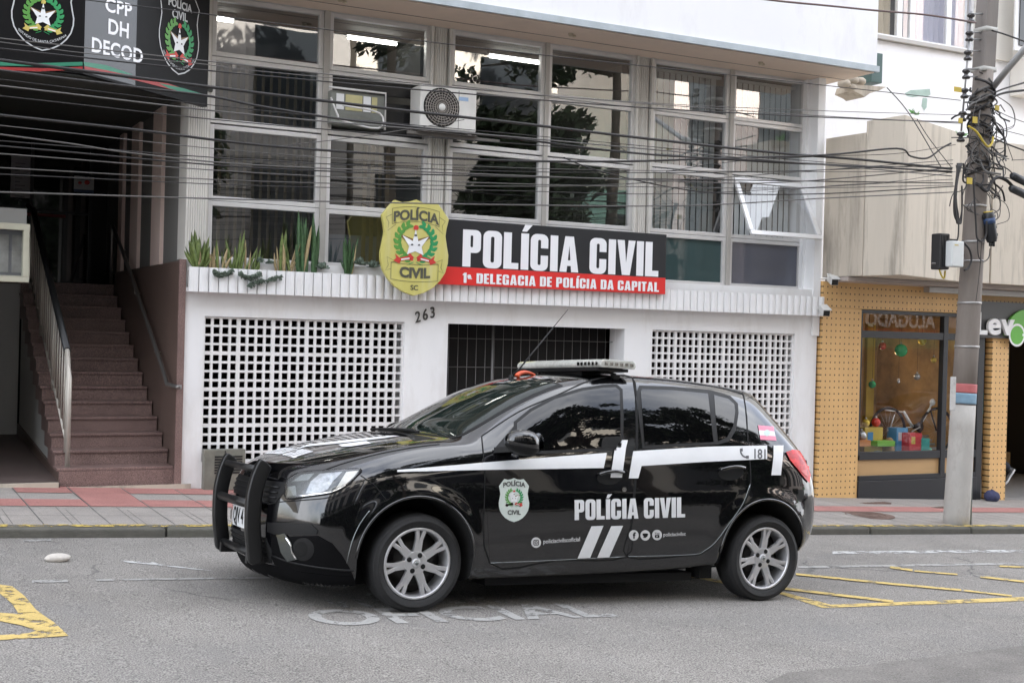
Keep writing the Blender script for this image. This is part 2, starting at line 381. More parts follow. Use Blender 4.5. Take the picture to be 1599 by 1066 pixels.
for u in (-.2, -.02, .12, .24, .36, .5, .66, .82, .98, 1.15, 1.4, 1.7, 2.0, 2.3, 2.5):
    ROWS.append([(u, lerp_tab(V_T[j], u), lerp_tab(Z_T[j], u)) for j in range(13)])
ROWS += [
 _front((2.87, 2.88, 2.90, 2.91, 2.90, 2.89, 2.87, 2.82, 2.72, 2.64, 2.67, 2.70, 2.715), (.68, .78, .822, .84, .846, .836, .824, .775, .695, .575, .47, .28, 0), (.28, .33, .42, .52, .72, .81, .92, 1.06, 1.205, 1.385, 1.435, 1.458, 1.463)),
 _front((3.03, 3.06, 3.09, 3.10, 3.09, 3.075, 3.045, 2.98, 2.87, 2.745, 2.745, 2.77, 2.78), (.55, .66, .71, .735, .76, .757, .745, .70, .63, .50, .42, .26, 0), (.29, .33, .42, .52, .70, .80, .91, 1.03, 1.175, 1.357, 1.402, 1.428, 1.434)),
 _front((3.12, 3.16, 3.19, 3.20, 3.17, 3.15, 3.12, 3.04, 2.94, 2.82, 2.80, 2.79, 2.79), (.3, .42, .45, .47, .48, .48, .48, .46, .43, .37, .34, .22, 0), (.30, .34, .42, .52, .70, .80, .90, 1.0, 1.125, 1.315, 1.362, 1.388, 1.394)),
]
# the profile lists above run from bottom edge to top centre; a bottom-centre point closes the loop
def car_shell():
    vs = []; fs = []; n = 26
    for row in ROWS:
        b = (row[0][0], 0, row[0][2])
        half = [b] + list(row)                      # 14 points
        loop = half + [(u, -v, z) for u, v, z in half[-2:0:-1]]
        vs += [L3(*q) for q in loop]
    for i in range(len(ROWS)-1):
        for k in range(n):
            l = (k+1) % n; fs.append((i*n+k, i*n+l, (i+1)*n+l, (i+1)*n+k))
    for r, flip in ((0, False), (len(ROWS)-1, True)):
        b = r*n
        for k in range(1, 12):
            q = [b+k, b+k+1, b+n-k-1, b+n-k]
            fs.append(q[::-1] if flip else q)
        for t in ([b, b+1, b+n-1], [b+12, b+13, b+n-12]):
            fs.append(t[::-1] if flip else t)
    me = bpy.data.meshes.new('body'); me.from_pydata(vs, [], fs)
    bm = bmesh.new(); bm.from_mesh(me); bmesh.ops.recalc_face_normals(bm, faces=bm.faces); bm.to_mesh(me); bm.free()
    for p in me.polygons: p.use_smooth = True
    return me
def bake(me, mods):
    o = bpy.data.objects.new('tmp', me); COL.objects.link(o)
    for fn in mods: fn(o)
    dg = bpy.context.evaluated_depsgraph_get(); dg.update()
    r = bpy.data.meshes.new_from_object(o.evaluated_get(dg), depsgraph=dg)
    bpy.data.objects.remove(o); return r
WF, WR, WZ = -0.012, 2.568, .288
ARCH = [(-.03, .315, .368), (2.545, .325, .366)]

paint = mat('black_car_paint', (.0035, .0035, .0042), .07, spec=.32, coat=1.0)
rubber = mat('black_rubber', (.012, .012, .012), .55, bump=.15, bscale=200)
trim = mat('black_plastic_trim', (.007, .007, .0075), .5, spec=.3)
gapm = mat('panel_gap', (.002, .002, .002), .9)
tint = mat('tinted_glass', (.0025, .0025, .0028), .015, spec=.6)
wsm = mat('windscreen_glass', (.010, .016, .014), .02, spec=.75)
white = mat('white_vinyl', (.72, .73, .74), .35, var=.04, vscale=9)
well = mat('wheel_well_lining', (.006, .006, .006), .95)
chrome = mat('chrome', (.82, .83, .84), .12, metal=1)
chrome2 = mat('smoked_chrome', (.22, .24, .24), .2, metal=1)
alloy = mat('silver_alloy', (.58, .58, .59), .34, metal=.65, var=.06, vscale=20)
tyrem = mat('tyre_rubber', (.014, .014, .0145), .72, bump=.3, bscale=60, var=.3, vscale=10)
dirty = mat('brake_iron', (.04, .038, .036), .6, metal=.5)
redl = mat('red_tail_lens', (.62, .010, .013), .16, spec=.35, var=.55, vscale=18)
clear = glass('clear_lamp_cover', (.97, .98, .98), .05)

shell = car_shell()
def _sub(o):
    m = o.modifiers.new('s', 'SUBSURF'); m.levels = 3; m.render_levels = 3
full = bake(shell, [_sub])
# swell the sheet metal round the wheel arches a little
for vtx in full.vertices:
    u, v, z = vtx.co.x, -vtx.co.y, vtx.co.z
    if abs(v) > .62 and z < .85:
        for (cu, cz, r) in ARCH:
            d = math.hypot(u-cu, z-cz)
            if z > .2 and d < .56:
                k = max(0, 1-abs(d-r-.01)/.10); k = k*k*(3-2*k)
                vtx.co.y += -math.copysign(.016*k, v)
full.update()
BODY = BVHTree.FromPolygons([v.co.copy() for v in full.vertices], [list(p.vertices) for p in full.polygons])
_bn = [v.normal.copy() for v in full.vertices]
def body_hit(o, d):
    loc, nrm, idx, dist = BODY.ray_cast(o, d)
    if loc is None:                      # just past the silhouette: the nearest point of the skin to the line of sight
        best = None
        for k in range(60):
            q = BODY.find_nearest(o + d*(1.2+k*.15))
            if best is None or q[3] < best[3]: best = q
        loc, nrm, idx, dist = best
    vs = full.polygons[idx].vertices; wsum = 0; n = Vector((0, 0, 0))
    for i in vs:
        k = 1/((full.vertices[i].co-loc).length+1e-4); n += _bn[i]*k
    return loc, n.normalized()
CAM_L = CAR_I @ CAM; R3 = CAR_I.to_3x3()
def by_px(x, y): return CAM_L, (R3 @ ray(x, y)).normalized()
def by_top(u, v): return L3(u, v, 3), Vector((0, 0, -1))
def by_front(v, z): return L3(-3, v, z), Vector((1, 0, 0))
def by_side(u, z): return L3(u, 3, z), Vector((0, 1, 0))
def by_back(v, z): return L3(6, v, z), Vector((-1, 0, 0))
def conform(vf, mapper, off, name, m, parent, edge=8.0, mirror=False, bvh=None):
    bm = bmesh.new()
    vv = [bm.verts.new((q[0], q[1], 0)) for q in vf[0]]
    for f in vf[1]:
        try: bm.faces.new([vv[i] for i in f])
        except ValueError: pass
    bmesh.ops.triangulate(bm, faces=bm.faces)
    for _ in range(7):
        e = [q for q in bm.edges if q.calc_length() > edge]
        if not e: break
        bmesh.ops.subdivide_edges(bm, edges=e, cuts=1)
        bmesh.ops.triangulate(bm, faces=[f for f in bm.faces if len(f.verts) > 3])
    nor = []
    for q in bm.verts:
        o, d = mapper(q.co.x, q.co.y); loc, n = body_hit(o, d)
        if n.dot(d) > 0: n = -n
        q.co = loc + n*off; nor.append(n)
    if mirror:
        for q in bm.verts: q.co.y *= -1
        nor = [Vector((n.x, -n.y, n.z)) for n in nor]
    me = bpy.data.meshes.new(name); bm.to_mesh(me); bm.free()
    # faces point outwards
    flip = sum(p.area*p.normal.dot(nor[p.vertices[0]]) for p in me.polygons) < 0
    if flip: me.flip_normals()
    for p in me.polygons: p.use_smooth = True
    me.materials.append(m); me.normals_split_custom_set_from_vertices([tuple(n) for n in nor])
    o = bpy.data.objects.new(name, me); COL.objects.link(o); o.parent = parent
    return o
def pv(pts): return pts, [list(range(len(pts)))]
def join_vf(L):
    vs = []; fs = []
    for v, f in L:
        b = len(vs); vs += list(v); fs += [[i+b for i in q] for q in f]
    return vs, fs
def ribbon(pts, wd):
    pts = [Vector((p[0], p[1])) for p in pts]; vs = []; n = len(pts)
    for i in range(n):
        t = (pts[min(i+1, n-1)]-pts[max(i-1, 0)]).normalized(); q = Vector((-t.y, t.x))*wd/2
        vs += [tuple(pts[i]+q), tuple(pts[i]-q)]
    return vs, [[2*i, 2*i+1, 2*i+3, 2*i+2] for i in range(n-1)]
def grow(pts, d):
    n = len(pts); out = []
    cx = sum(p[0] for p in pts)/n; cy = sum(p[1] for p in pts)/n
    area = sum(pts[i][0]*pts[(i+1) % n][1]-pts[(i+1) % n][0]*pts[i][1] for i in range(n))
    for i in range(n):
        a = Vector(pts[i-1]); b = Vector(pts[i]); c = Vector(pts[(i+1) % n])
        n1 = Vector(((b-a).y, -(b-a).x)).normalized(); n2 = Vector(((c-b).y, -(c-b).x)).normalized()
        k = (n1+n2); k = k.normalized()/max(.5, k.normalized().dot(n1))
        out.append(tuple(b + k*d*(1 if area > 0 else -1)))
    return out
def surf_tube(pts, mapper, off, r, name, m, parent, mirror=False):
    q = []
    for a in pts:
        o, d = mapper(*a); loc, n = body_hit(o, d)
        if n.dot(d) > 0: n = -n
        q.append(loc+n*off)
    if mirror: q = [Vector((p.x, -p.y, p.z)) for p in q]
    return MB().tube(q, r, 6).build(name, m, parent, local=True)
def dense(pts, n=4): return [(p.x, p.y) for p in smooth_curve([(a, b, 0) for a, b in pts], n)]

FD = [(752, 681), (757, 740), (765, 879), (870, 874.5), (977, 869), (985, 815), (990, 760), (993, 700), (992.5, 640), (986, 589), (925, 593.5), (870, 617), (810, 643)]
RD = [(988, 589), (1080, 598), (1150, 612), (1162, 624), (1168, 690), (1172, 755), (1160, 788), (1140, 817), (1118, 846), (1100, 860), (1080, 866), (979, 869), (987, 815), (992, 760), (995, 700), (994.5, 640)]
FG = [(806, 705), (807, 661), (830, 642.5), (866, 623.5), (909, 610.5), (941, 605.8), (961, 605), (967, 610), (968.5, 650), (968, 697.5), (900, 701)]
RG = [(1000, 611), (1003, 607.5), (1050, 609.5), (1105, 614.8), (1109, 650), (1113.5, 689.5), (1060, 692), (1006.5, 695), (1003, 650)]
QG = [(1114.5, 617), (1137, 623), (1146, 631), (1147.5, 642.5), (1144.5, 665), (1135, 682), (1121, 688.5), (1117, 650)]
QF = [(993.5, 612), (998, 602), (1050, 603.5), (1110, 609), (1140, 618), (1152, 630), (1153, 645), (1149, 672), (1138, 689), (1121, 694), (1060, 697), (1003, 700), (997, 650)]

def wheel(parent, u, side):
    """side +1: near side. Built round the hub, axis along y"""
    y = -side
    wt = thing('wheel', None, None, L3(u, .80*side, WZ)); wt.parent = parent; wt.matrix_basis = LEAN.inverted() @ Matrix.Translation(L3(u, .80*side, WZ))
    R = .293; r0 = .212
    prof = [(r0-.012, .10), (r0, .03), (r0+.004, -.022), (r0+.02, -.034), (R-.045, -.040), (R-.040, -.0425), (R-.036, -.0425), (R-.034, -.038), (R-.018, -.030), (R-.012, -.030), (R-.010, -.024), (R-.004, -.012), (R, .015), (R, .14), (R-.02, .175), (r0, .18)]
    MB().lathe([(a, h*(-y)) for a, h in prof], ax='Y', n=64).build('tyre', tyrem, wt, local=True)
    rim = MB()
    rim.lathe([(a, h*(-y)) for a, h in ((r0+.003, -.022), (r0-.003, -.028), (r0-.012, -.026), (r0-.018, -.014), (r0-.022, .09), (r0-.012, .15))], ax='Y', n=64)
    def pt(rad, ang, h): return Vector((rad*cos(ang), h*(-y), rad*sin(ang)))
    for k in range(7):
        a = radians(90+k*360/7-4)
        for sg in (-1, 1):
            ri, ro = .060, r0-.013
            for q0, q1, h0, h1 in ((0, .25, .002, -.004), (.25, .58, -.004, -.009), (.58, .66, -.009, -.012), (.66, 1, -.012, -.019)):
                def edges(t):
                    rr = ri+(ro-ri)*t; hw = .027-.006*t if t < .58 else .0235+.0115*(t-.58)/.42
                    H = hw/rr; inn = 0 if t <= .58 else max(.003, H-.0245/rr)
                    return rr, a+sg*inn, a+sg*H
                r1, l1, g1 = edges(q0); r2, l2, g2 = edges(q1)
                rim.prism([pt(r1, l1, h0), pt(r1, g1, h0), pt(r2, g2, h1), pt(r2, l2, h1)], (0, .026*(-y), 0))
    rim.lathe([(0, -.012*(-y)), (.022, -.012*(-y)), (.028, -.006*(-y)), (.030, 0)], ax='Y', n=24)
    rim.lathe([(.030, -.003*(-y)), (.070, -.001*(-y)), (.076, .012*(-y)), (.076, .04*(-y))], ax='Y', n=36)
    rim.build('rim', alloy, wt, local=True, bevel=.003)
    nuts = MB()
    for k in range(4):
        a = radians(45+90*k+20); c = pt(.050, a, -.0005)
        nuts.lathe([(0, -.004*(-y)), (.015, -.004*(-y)), (.016, .002*(-y))], c, 'Y', 14)
    nuts.build('wheel_bolts', gapm, wt, local=True)
    cap = MB().lathe([(0, -.0165*(-y)), (.012, -.0165*(-y)), (.014, -.012*(-y))], ax='Y', n=4)
    cap.build('centre_cap', chrome2, wt, local=True)
    MB().lathe([(0, .045*(-y)), (.13, .045*(-y)), (.13, .06*(-y)), (r0-.02, .10*(-y))], ax='Y', n=40).build('brake_disc', dirty, wt, local=True)
    return wt

def make_car(M, name, label, police=True, paintm=None):
    pm = paintm or paint
    root = thing(name, label, 'police car' if police else 'car', CAR_O); root.matrix_world = M
    # ---- body shell with its wheel openings cut
    cut = MB()
    for (cu, cz, r) in ARCH:
        for s_ in (-1, 1):
            ring = []
            for k in range(49):
                a = radians(-8+196*k/48); ring.append((cu+r*cos(a), cz+r*sin(a)))
            ring = [(cu+r*cos(radians(-8)), -.2)] + ring + [(cu-r*cos(radians(-8)), -.2)]
            pts = [L3(a, .56*s_, b) for a, b in ring]
            cut.prism(pts, L3(0, .7*s_, 0), smooth=False)
    co = cut.build('cutter', well, origin=False)
    def _bool(o):
        m = o.modifiers.new('b', 'BOOLEAN'); m.object = co; m.operation = 'DIFFERENCE'; m.solver = 'EXACT'
        try: m.material_mode = 'TRANSFER'
        except Exception: pass
    fm = full.copy(); fm.materials.clear(); fm.materials.append(pm)
    bm_ = bake(fm, [_bool]); bpy.data.objects.remove(co)
    bm_.name = 'body'
    body = bpy.data.objects.new('body', bm_); COL.objects.link(body); body.parent = root
    for u in (WF, WR):
        for s_ in (1, -1): wheel(root, u, s_)
    for s_ in (False, True):
        for (cu, cz, r) in ARCH:
            q = []
            for k in range(33):
                a = radians(2+176*k/32); uu, zz = cu+(r+.004)*cos(a), cz+(r+.004)*sin(a)
                loc, n = body_hit(*by_side(uu, zz)); q.append(loc + n*.001)
            if s_: q = [Vector((p.x, -p.y, p.z)) for p in q]
            MB().tube(q, .009, 6).build('wheel_arch_lip', pm, root, local=True)
    # ---- doors, glass and their seams, both sides
    for mir in (False, True):
        for poly, gl, fr, kind in ((FD, [FG], [grow(FG, 5)], 'front'), (RD, [RG, QG], [QF], 'rear')):
            d = conform(pv(poly), by_px, .0016, 'door', pm, root, 9, mir)
            for f in fr: conform(pv(f), by_px, .0028, 'window_seal', trim, d, 7, mir)
            for g in gl: conform(pv(g), by_px, .0046, 'window', tint, d, 7, mir)
            conform(ribbon(dense(poly+poly[:1], 4), 2.0), by_px, .0024, 'door_gap', gapm, d, 6, mir)
            if kind == 'front':
                lo = [(766, 878.5), (870, 874), (976, 868.5)]
                conform(pv([(772, 700), (806, 661), (806, 703)]), by_px, .0042, 'mirror_sail', trim, d, 8, mir)
            else: lo = [(981, 868.5), (1080, 865.5), (1100, 859), (1118, 845), (1140, 815), (1160, 786), (1171, 756)]
            surf_tube(dense(lo, 3), by_px, .001, .0032, 'door_edge_glint', chrome2, d, mir)  # chrome line stands in for the highlight along the door edge
            # handle: a scooped cup with a grip across it
            hx, hy = ((952, 745) if kind == 'front' else (1141, 738)); cup = [(hx+20*cos(2*pi*k/20), hy-1.5*cos(2*pi*k/20)*1+11.5*sin(2*pi*k/20)) for k in range(20)]
            conform(pv(cup), by_px, .0040, 'handle_cup', gapm, d, 6, mir)
            g_ = []
            for t in (-.9, -.55, -.2, .2, .55, .9, 1.0):
                o_, dd = by_px(hx+20*t, hy-5.5-2.2*t-3*(1-t*t)); loc, n = body_hit(o_, dd); g_.append(loc+n*(.012+.024*(1-t*t)))
            if mir: g_ = [Vector((p.x, -p.y, p.z)) for p in g_]
            MB().tube(smooth_curve(g_, 4), .0115, 8).build('handle', pm, d, local=True)
            # wing mirror on the front doors
            if kind == 'front':
                s_ = -1 if mir else 1
                mm = MB(); c = L3(.575, .965*s_, 1.03)
                def sq(x, p): return math.copysign(abs(x)**p, x)
                vs = []; N_, M_ = 20, 12
                for i in range(M_+1):
                    for k in range(N_):
                        t = -pi/2+pi*i/M_; a = 2*pi*k/N_
                        px_ = sq(cos(t), .7)*sq(cos(a), .75); py_ = sq(cos(t), .7)*sq(sin(a), .8); pz_ = sq(sin(t), .8)
                        tap = 1-.28*max(0, -px_)
                        vs.append(c+Vector((px_*.112, py_*.092*tap, pz_*.078*tap-.01*px_)))
                fs = [(i*N_+k, i*N_+(k+1) % N_, (i+1)*N_+(k+1) % N_, (i+1)*N_+k) for i in range(M_) for k in range(N_)]
                mm.add(vs, [f for f in fs if f[0]//N_ >= 5], True, 0); mm.add(vs, [f for f in fs if f[0]//N_ < 5], True, 1)
                mm.prism([L3(.47, .80*s_, .955), L3(.60, .80*s_, .965), L3(.59, .93*s_, .975), L3(.52, .93*s_, .97)], (0, 0, .035), 1)
                mo = mm.build('mirror', [pm, trim], d, local=True)
                gm = MB().add([c+Vector((.113, .075*sin(a), .06*cos(a))) for a in [2*pi*k/18 for k in range(18)]], [list(range(18))]).build('mirror_glass', chrome, d, local=True)
        conform(ribbon([(1159.5, 612), (1166, 650), (1168, 691)], 1.3), by_px, .0024, 'quarter_gap', gapm, root, 6, mir)
    # ---- windscreen, rear window, bonnet seams
    ws = [(.135+.15*(t/.62)**2*1.0 if True else 0, t) for t in [(-.62+.124*k) for k in range(11)]]
    wt_ = [(.945+.09*(t/.56)**2, t) for t in [(.56-.112*k) for k in range(11)]]
    conform(pv(grow(ws+wt_, .022)), by_top, .0022, 'windscreen_seal', trim, root, .05)
    conform(pv(ws+wt_), by_top, .0040, 'windscreen', wsm, root, .04)
    for sg in (-1, 1):
        q = []
        for (u, v) in ((.10, sg*.05-.28), (.115, sg*.05+.02), (.16, sg*.05+.3)):
            loc, n = body_hit(*by_top(u, v)); q.append(loc+n*.018)
        MB().tube(smooth_curve(q, 4), .009, 6).build('wiper', trim, root, local=True)
    conform(pv([(.02, -.60), (.09, -.3), (.10, 0), (.09, .3), (.02, .60), (.17, .60), (.13, .3), (.125, 0), (.13, -.3), (.17, -.60)]), by_top, .0015, 'cowl', trim, root, .05)
    for sg in (-1, 1):
        conform(ribbon(dense([(-.66, .60*sg), (-.5, .665*sg), (-.2, .705*sg), (.0, .715*sg), (.14, .72*sg)]), .007), by_top, .0018, 'bonnet_gap', gapm, root, .03)
        surf_tube(dense([(-.60, .36*sg), (-.4, .44*sg), (-.1, .50*sg), (.06, .52*sg)]), by_top, -.002, .006, 'bonnet_crease', pm, root)
    conform(pv([(-.42, 1.07), (.42, 1.07), (.36, 1.28), (-.36, 1.28)]), by_back, .004, 'rear_window', tint, root, .05)
    # ---- front: grille, intake, bumper trim, plate
    conform(pv([(-.46, .615), (.46, .615), (.52, .69), (.50, .735), (-.50, .735), (-.52, .69)]), by_front, .003, 'grille', trim, root, .05)
    for zz in (.64, .67, .70): surf_tube([(-.46+.092*k, zz) for k in range(11)], by_front, .006, .006, 'grille_bar', trim, root)
    conform(pv([(-.40, .25), (.40, .25), (.44, .33), (.40, .40), (-.40, .40), (-.44, .33)]), by_front, .003, 'air_intake', gapm, root, .05)
    conform(pv([(-.60, .145), (.60, .145), (.56, .24), (-.56, .24)]), by_front, .0015, 'lower_bumper', mat('matt_bumper_black', (.004, .004, .0045), .7, spec=.08), root, .05)
    for zz in (.28, .31, .34, .37): surf_tube([(-.38+.076*k, zz) for k in range(11)], by_front, .005, .005, 'intake_bar', trim, root)
    conform(pv(rrect(-.21, .425, .21, .565, .012)), by_front, .012, 'number_plate', white, root, .04)
    if police:
        v, f = text2d('QJV 4', .125, .004, .80); conform(([(q[0]-.06, q[1]+.452) for q in v], f), by_front, .0135, 'plate_lettering', gapm, root, .05)
    for mir in (False, True):
        surf_tube(dense([(-.755+.0, 0)]*0 or [(425, 866), (450, 876), (490, 884), (530, 889), (553, 890)], 3), by_px, .002, .006, 'bumper_lip', trim, root, mir)
        conform(ribbon(dense([(418, 787), (440, 783), (480, 780), (520, 775), (556, 758)], 3), 1.5), by_px, .0022, 'bumper_gap', gapm, root, 5, mir)
        surf_tube(dense([(447, 838), (455, 850), (458, 862), (464, 872)], 3), by_px, .008, .006, 'fog_lamp_trim', chrome, root, mir)
    # ---- lamps
    HL = [(447, 757), (452, 748), (470, 738.5), (515, 735), (562, 733), (558, 742), (540, 759), (518, 769.5), (480, 775), (448, 778)]
    for mir in (False, True):
        h = conform(pv(HL), by_px, .002, 'headlight', mat('lamp_housing', (.055, .06, .06), .3, metal=.6, var=.6, vscale=30), root, 6, mir)
        conform(ribbon(dense(HL+HL[:1], 3), 2.2), by_px, .0075, 'lamp_gap', gapm, root, 5, mir)
        conform(pv([(478, 770), (486, 752), (500, 740), (535, 737), (520, 752), (512, 764), (496, 771)]), by_px, .006, 'lamp_reflector', mat('lamp_silver', (.27, .28, .29), .34, metal=.8, var=.45, vscale=30), h, 5, mir)
        conform(pv([(449, 775), (451, 760), (462, 758), (464, 773)]), by_px, .005, 'lamp_reflector', chrome2, h, 5, mir)
        conform(pv([(457, 752), (472, 741), (492, 739), (482, 750)]), by_px, .005, 'lamp_reflector', chrome2, h, 5, mir)
        conform(pv([(524, 764), (534, 748), (541, 737), (560, 735), (554, 743), (539, 757)]), by_px, .005, 'indicator_lens', mat('frosted_lens', (.55, .53, .48), .15, var=.2, vscale=40), h, 5, mir)
        conform(pv([(466, 774), (480, 772.5), (518, 767.5), (540, 757), (541, 759), (519, 769.5), (480, 775)]), by_px, .007, 'chrome_edge', chrome, h, 5, mir)
        conform(pv(HL), by_px, .011, 'lamp_cover', clear, h, 6, mir)
        fl = conform(pv([(433, 835), (446, 832), (456, 846), (459, 862), (466, 872), (450, 876), (440, 862)]), by_px, .008, 'fog_lamp', chrome2, root, 5, mir)
        conform(pv([(425, 838), (497, 836), (519, 848), (534, 866), (546, 886), (552, 899), (520, 898), (470, 892), (430, 882), (421, 866)]), by_px, .0025, 'lower_bumper', mat('matt_bumper_black', (.004, .004, .0045), .7, spec=.08), root, 6, mir)
        conform(pv([(436, 883), (470, 892.5), (520, 898.5), (552, 899.5), (557, 919), (500, 918), (450, 906)]), by_px, .0027, 'lower_bumper', MATS['matt_bumper_black'], root, 6, mir)
        cx, cy = 474, 857
        conform(pv([(cx+17*cos(2*pi*k/24), cy+18*sin(2*pi*k/24)) for k in range(24)]), by_px, .004, 'fog_lamp_bezel', trim, root, 5, mir)
        conform(pv([(cx-3+10*cos(2*pi*k/24), cy+12*sin(2*pi*k/24)) for k in range(24)]), by_px, .006, 'fog_lamp_recess', gapm, root, 5, mir)
        conform(pv([(418, 815), (487, 818), (497, 828), (494, 834), (430, 834), (418, 830)]), by_px, .005, 'bumper_strip', trim, root, 6, mir)
        surf_tube(dense([(577, 797), (562, 818), (550, 845), (541, 880)], 4), by_px, .001, .0035, 'bumper_crease_glint', chrome2, root, mir)  # chrome line stands in for the highlight on the bumper crease
        conform(ribbon([(563, 742), (585, 757), (604, 781)], 1.3), by_px, .0022, 'bumper_gap', gapm, root, 5, mir)
        TL = [(1226, 706), (1236, 702.5), (1253, 704), (1262, 712), (1265, 735), (1262, 754), (1256, 748), (1243, 731), (1232, 718)]
        t = conform(pv(TL), by_px, .010, 'tail_light', redl, root, 5, mir)
        conform(pv([(1248, 735), (1257, 733), (1259, 744), (1255, 742)]), by_px, .013, 'tail_light_cell', mat('pale_red_lens', (.60, .05, .05), .2), t, 4, mir)
    return root, body
MASKC = dict(green=(.03, .28, .10), green2=(.10, .30, .06), brown=(.20, .12, .05), red=(.55, .05, .04), white=(.78, .79, .80), dark=(.05, .05, .05), gold=(.55, .45, .12))
def cmat(k): return mat('enamel_'+{'green2': 'leaf_green', 'dark': 'ink'}.get(k, k), MASKC[k], .4, var=.08, vscale=14)

# ------------------------------------------------------------------ materials of the place
asphalt = mat('worn_asphalt', (.228, .214, .196), .9, var=.18, vscale=.9, fine=.75, bscale=120, bump=.7, stain=(.15, .15, .15), sscale=.5, samt=.5)
whitewall = mat('white_painted_plaster', (.80, .80, .80), .6, var=.04, vscale=1.2, bump=.05, bscale=60, stain=(.50, .46, .41), sscale=1.6, samt=.42, stretch=(1.5, 1, .45))
upperwall = mat('white_facade_paint', (.80, .80, .82), .55, var=.03, vscale=.6, stain=(.50, .47, .46), sscale=1.2, samt=.5, stretch=(1, 1, .35))
soffit = mat('beige_soffit', (.66, .54, .44), .7, var=.06, vscale=1.5, stain=(.40, .36, .32), sscale=1.2, samt=.4)
alum = mat('aluminium_frame', (.66, .65, .64), .42, metal=.35, var=.06, vscale=6)
fluted = mat('cream_fluted_panel', (.58, .56, .52), .55, var=.08, vscale=3)
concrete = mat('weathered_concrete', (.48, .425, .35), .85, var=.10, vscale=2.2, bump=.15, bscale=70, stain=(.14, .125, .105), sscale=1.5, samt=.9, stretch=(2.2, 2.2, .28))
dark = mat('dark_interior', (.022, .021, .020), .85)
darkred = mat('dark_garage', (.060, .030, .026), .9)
granite = mat('red_granite', (.205, .136, .122), .45, var=.25, vscale=3, fine=.55, bscale=120)
granite2 = mat('brown_granite', (.112, .077, .064), .4, var=.2, vscale=2, fine=.4, bscale=140, stain=(.09, .06, .05), sscale=1.5, samt=.5)
steel = mat('satin_steel', (.48, .45, .40), .42, metal=.35)
blackm = mat('black_paint', (.014, .014, .015), .4)
paver = mat('grey_paving', (.30, .275, .25), .9, var=.14, vscale=2.5, fine=.22, bscale=90, bump=.3, stain=(.20, .19, .18), sscale=2, samt=.5)
redpave = mat('red_paving', (.36, .165, .145), .9, var=.16, vscale=3, fine=.2, bscale=90, bump=.3)
joint = mat('paving_joint', (.11, .105, .10), .95, var=.3, vscale=5)
kerbm = mat('kerb_stone', (.105, .10, .085), .9, var=.25, vscale=4, bump=.5, bscale=35, stain=(.08, .085, .06), sscale=3, samt=.6)
def worn(name, col, amt):
    m = mat(name, col, .8, var=.12, vscale=5, fine=.15, bscale=120); nt = m.node_tree; N = nt.nodes; L = nt.links
    if 'Transparent BSDF' in N: return m
    tc = N.new('ShaderNodeTexCoord'); no = N.new('ShaderNodeTexNoise'); no.inputs['Scale'].default_value = 9; no.inputs['Detail'].default_value = 9; no.inputs['Roughness'].default_value = .75
    L.new(tc.outputs['Object'], no.inputs['Vector']); mr = N.new('ShaderNodeMapRange'); mr.inputs[1].default_value = .5-amt-.04; mr.inputs[2].default_value = .5-amt+.04
    L.new(no.outputs[0], mr.inputs[0]); t = N.new('ShaderNodeBsdfTransparent'); mx = N.new('ShaderNodeMixShader')
    L.new(mr.outputs[0], mx.inputs[0]); L.new(t.outputs[0], mx.inputs[1]); L.new(N['Principled BSDF'].outputs[0], mx.inputs[2]); L.new(mx.outputs[0], N['Material Output'].inputs[0])
    return m
yellowp = worn('worn_yellow_paint', (.54, .40, .14), .055)
whitep = worn('worn_white_paint', (.48, .48, .47), .02)
faintp = worn('faint_white_paint', (.33, .325, .31), .065)
kerbyel = worn('worn_kerb_paint', (.52, .38, .09), -.015)

# ------------------------------------------------------------------ ground, road, kerb, pavement
def sheet(name, m, x0, x1, y0, y1, d0, d1=None, kind='structure'):
    d1 = d0 if d1 is None else d1; n = max(1, int((x1-x0)/4)); vs = []; fs = []
    for i in range(n+1):
        x = x0+(x1-x0)*i/n; vs += [(x, y0, gz(x)+d0), (x, y1, gz(x)+d1)]
    fs = [(2*i, 2*i+2, 2*i+3, 2*i+1) for i in range(n)]
    return tag(MB().add(vs, fs).build(name, m), kind=kind)
sheet('ground', mat('packed_earth', (.16, .15, .13), .95, var=.2, vscale=1), -160, 220, -160, 200, -.03)
# the asphalt carries hairline cracks
nt = asphalt.node_tree; N = nt.nodes; L = nt.links; b = N['Principled BSDF']
tc = N.new('ShaderNodeTexCoord'); n1 = N.new('ShaderNodeTexNoise'); n1.inputs['Scale'].default_value = 1.1; n1.inputs['Detail'].default_value = 5
L.new(tc.outputs['Object'], n1.inputs['Vector'])
vm = N.new('ShaderNodeVectorMath'); vm.operation = 'MULTIPLY_ADD'; vm.inputs[1].default_value = (.9, .9, 0); L.new(n1.outputs['Color'], vm.inputs[0]); L.new(tc.outputs['Object'], vm.inputs[2])
vo = N.new('ShaderNodeTexVoronoi'); vo.feature = 'DISTANCE_TO_EDGE'; vo.inputs['Scale'].default_value = .55; L.new(vm.outputs[0], vo.inputs['Vector'])
m1 = N.new('ShaderNodeMapRange'); m1.inputs[1].default_value = .0; m1.inputs[2].default_value = .010; m1.inputs[3].default_value = 1; m1.inputs[4].default_value = 0; L.new(vo.outputs['Distance'], m1.inputs[0])
n2 = N.new('ShaderNodeTexNoise'); n2.inputs['Scale'].default_value = .7; L.new(tc.outputs['Object'], n2.inputs['Vector'])
m2 = N.new('ShaderNodeMapRange'); m2.inputs[1].default_value = .52; m2.inputs[2].default_value = .62; m2.inputs[4].default_value = .85; L.new(n2.outputs[0], m2.inputs[0])
mm = N.new('ShaderNodeMath'); mm.operation = 'MULTIPLY'; L.new(m1.outputs[0], mm.inputs[0]); L.new(m2.outputs[0], mm.inputs[1])
src = b.inputs['Base Color'].links[0].from_socket; mx = N.new('ShaderNodeMix'); mx.data_type = 'RGBA'
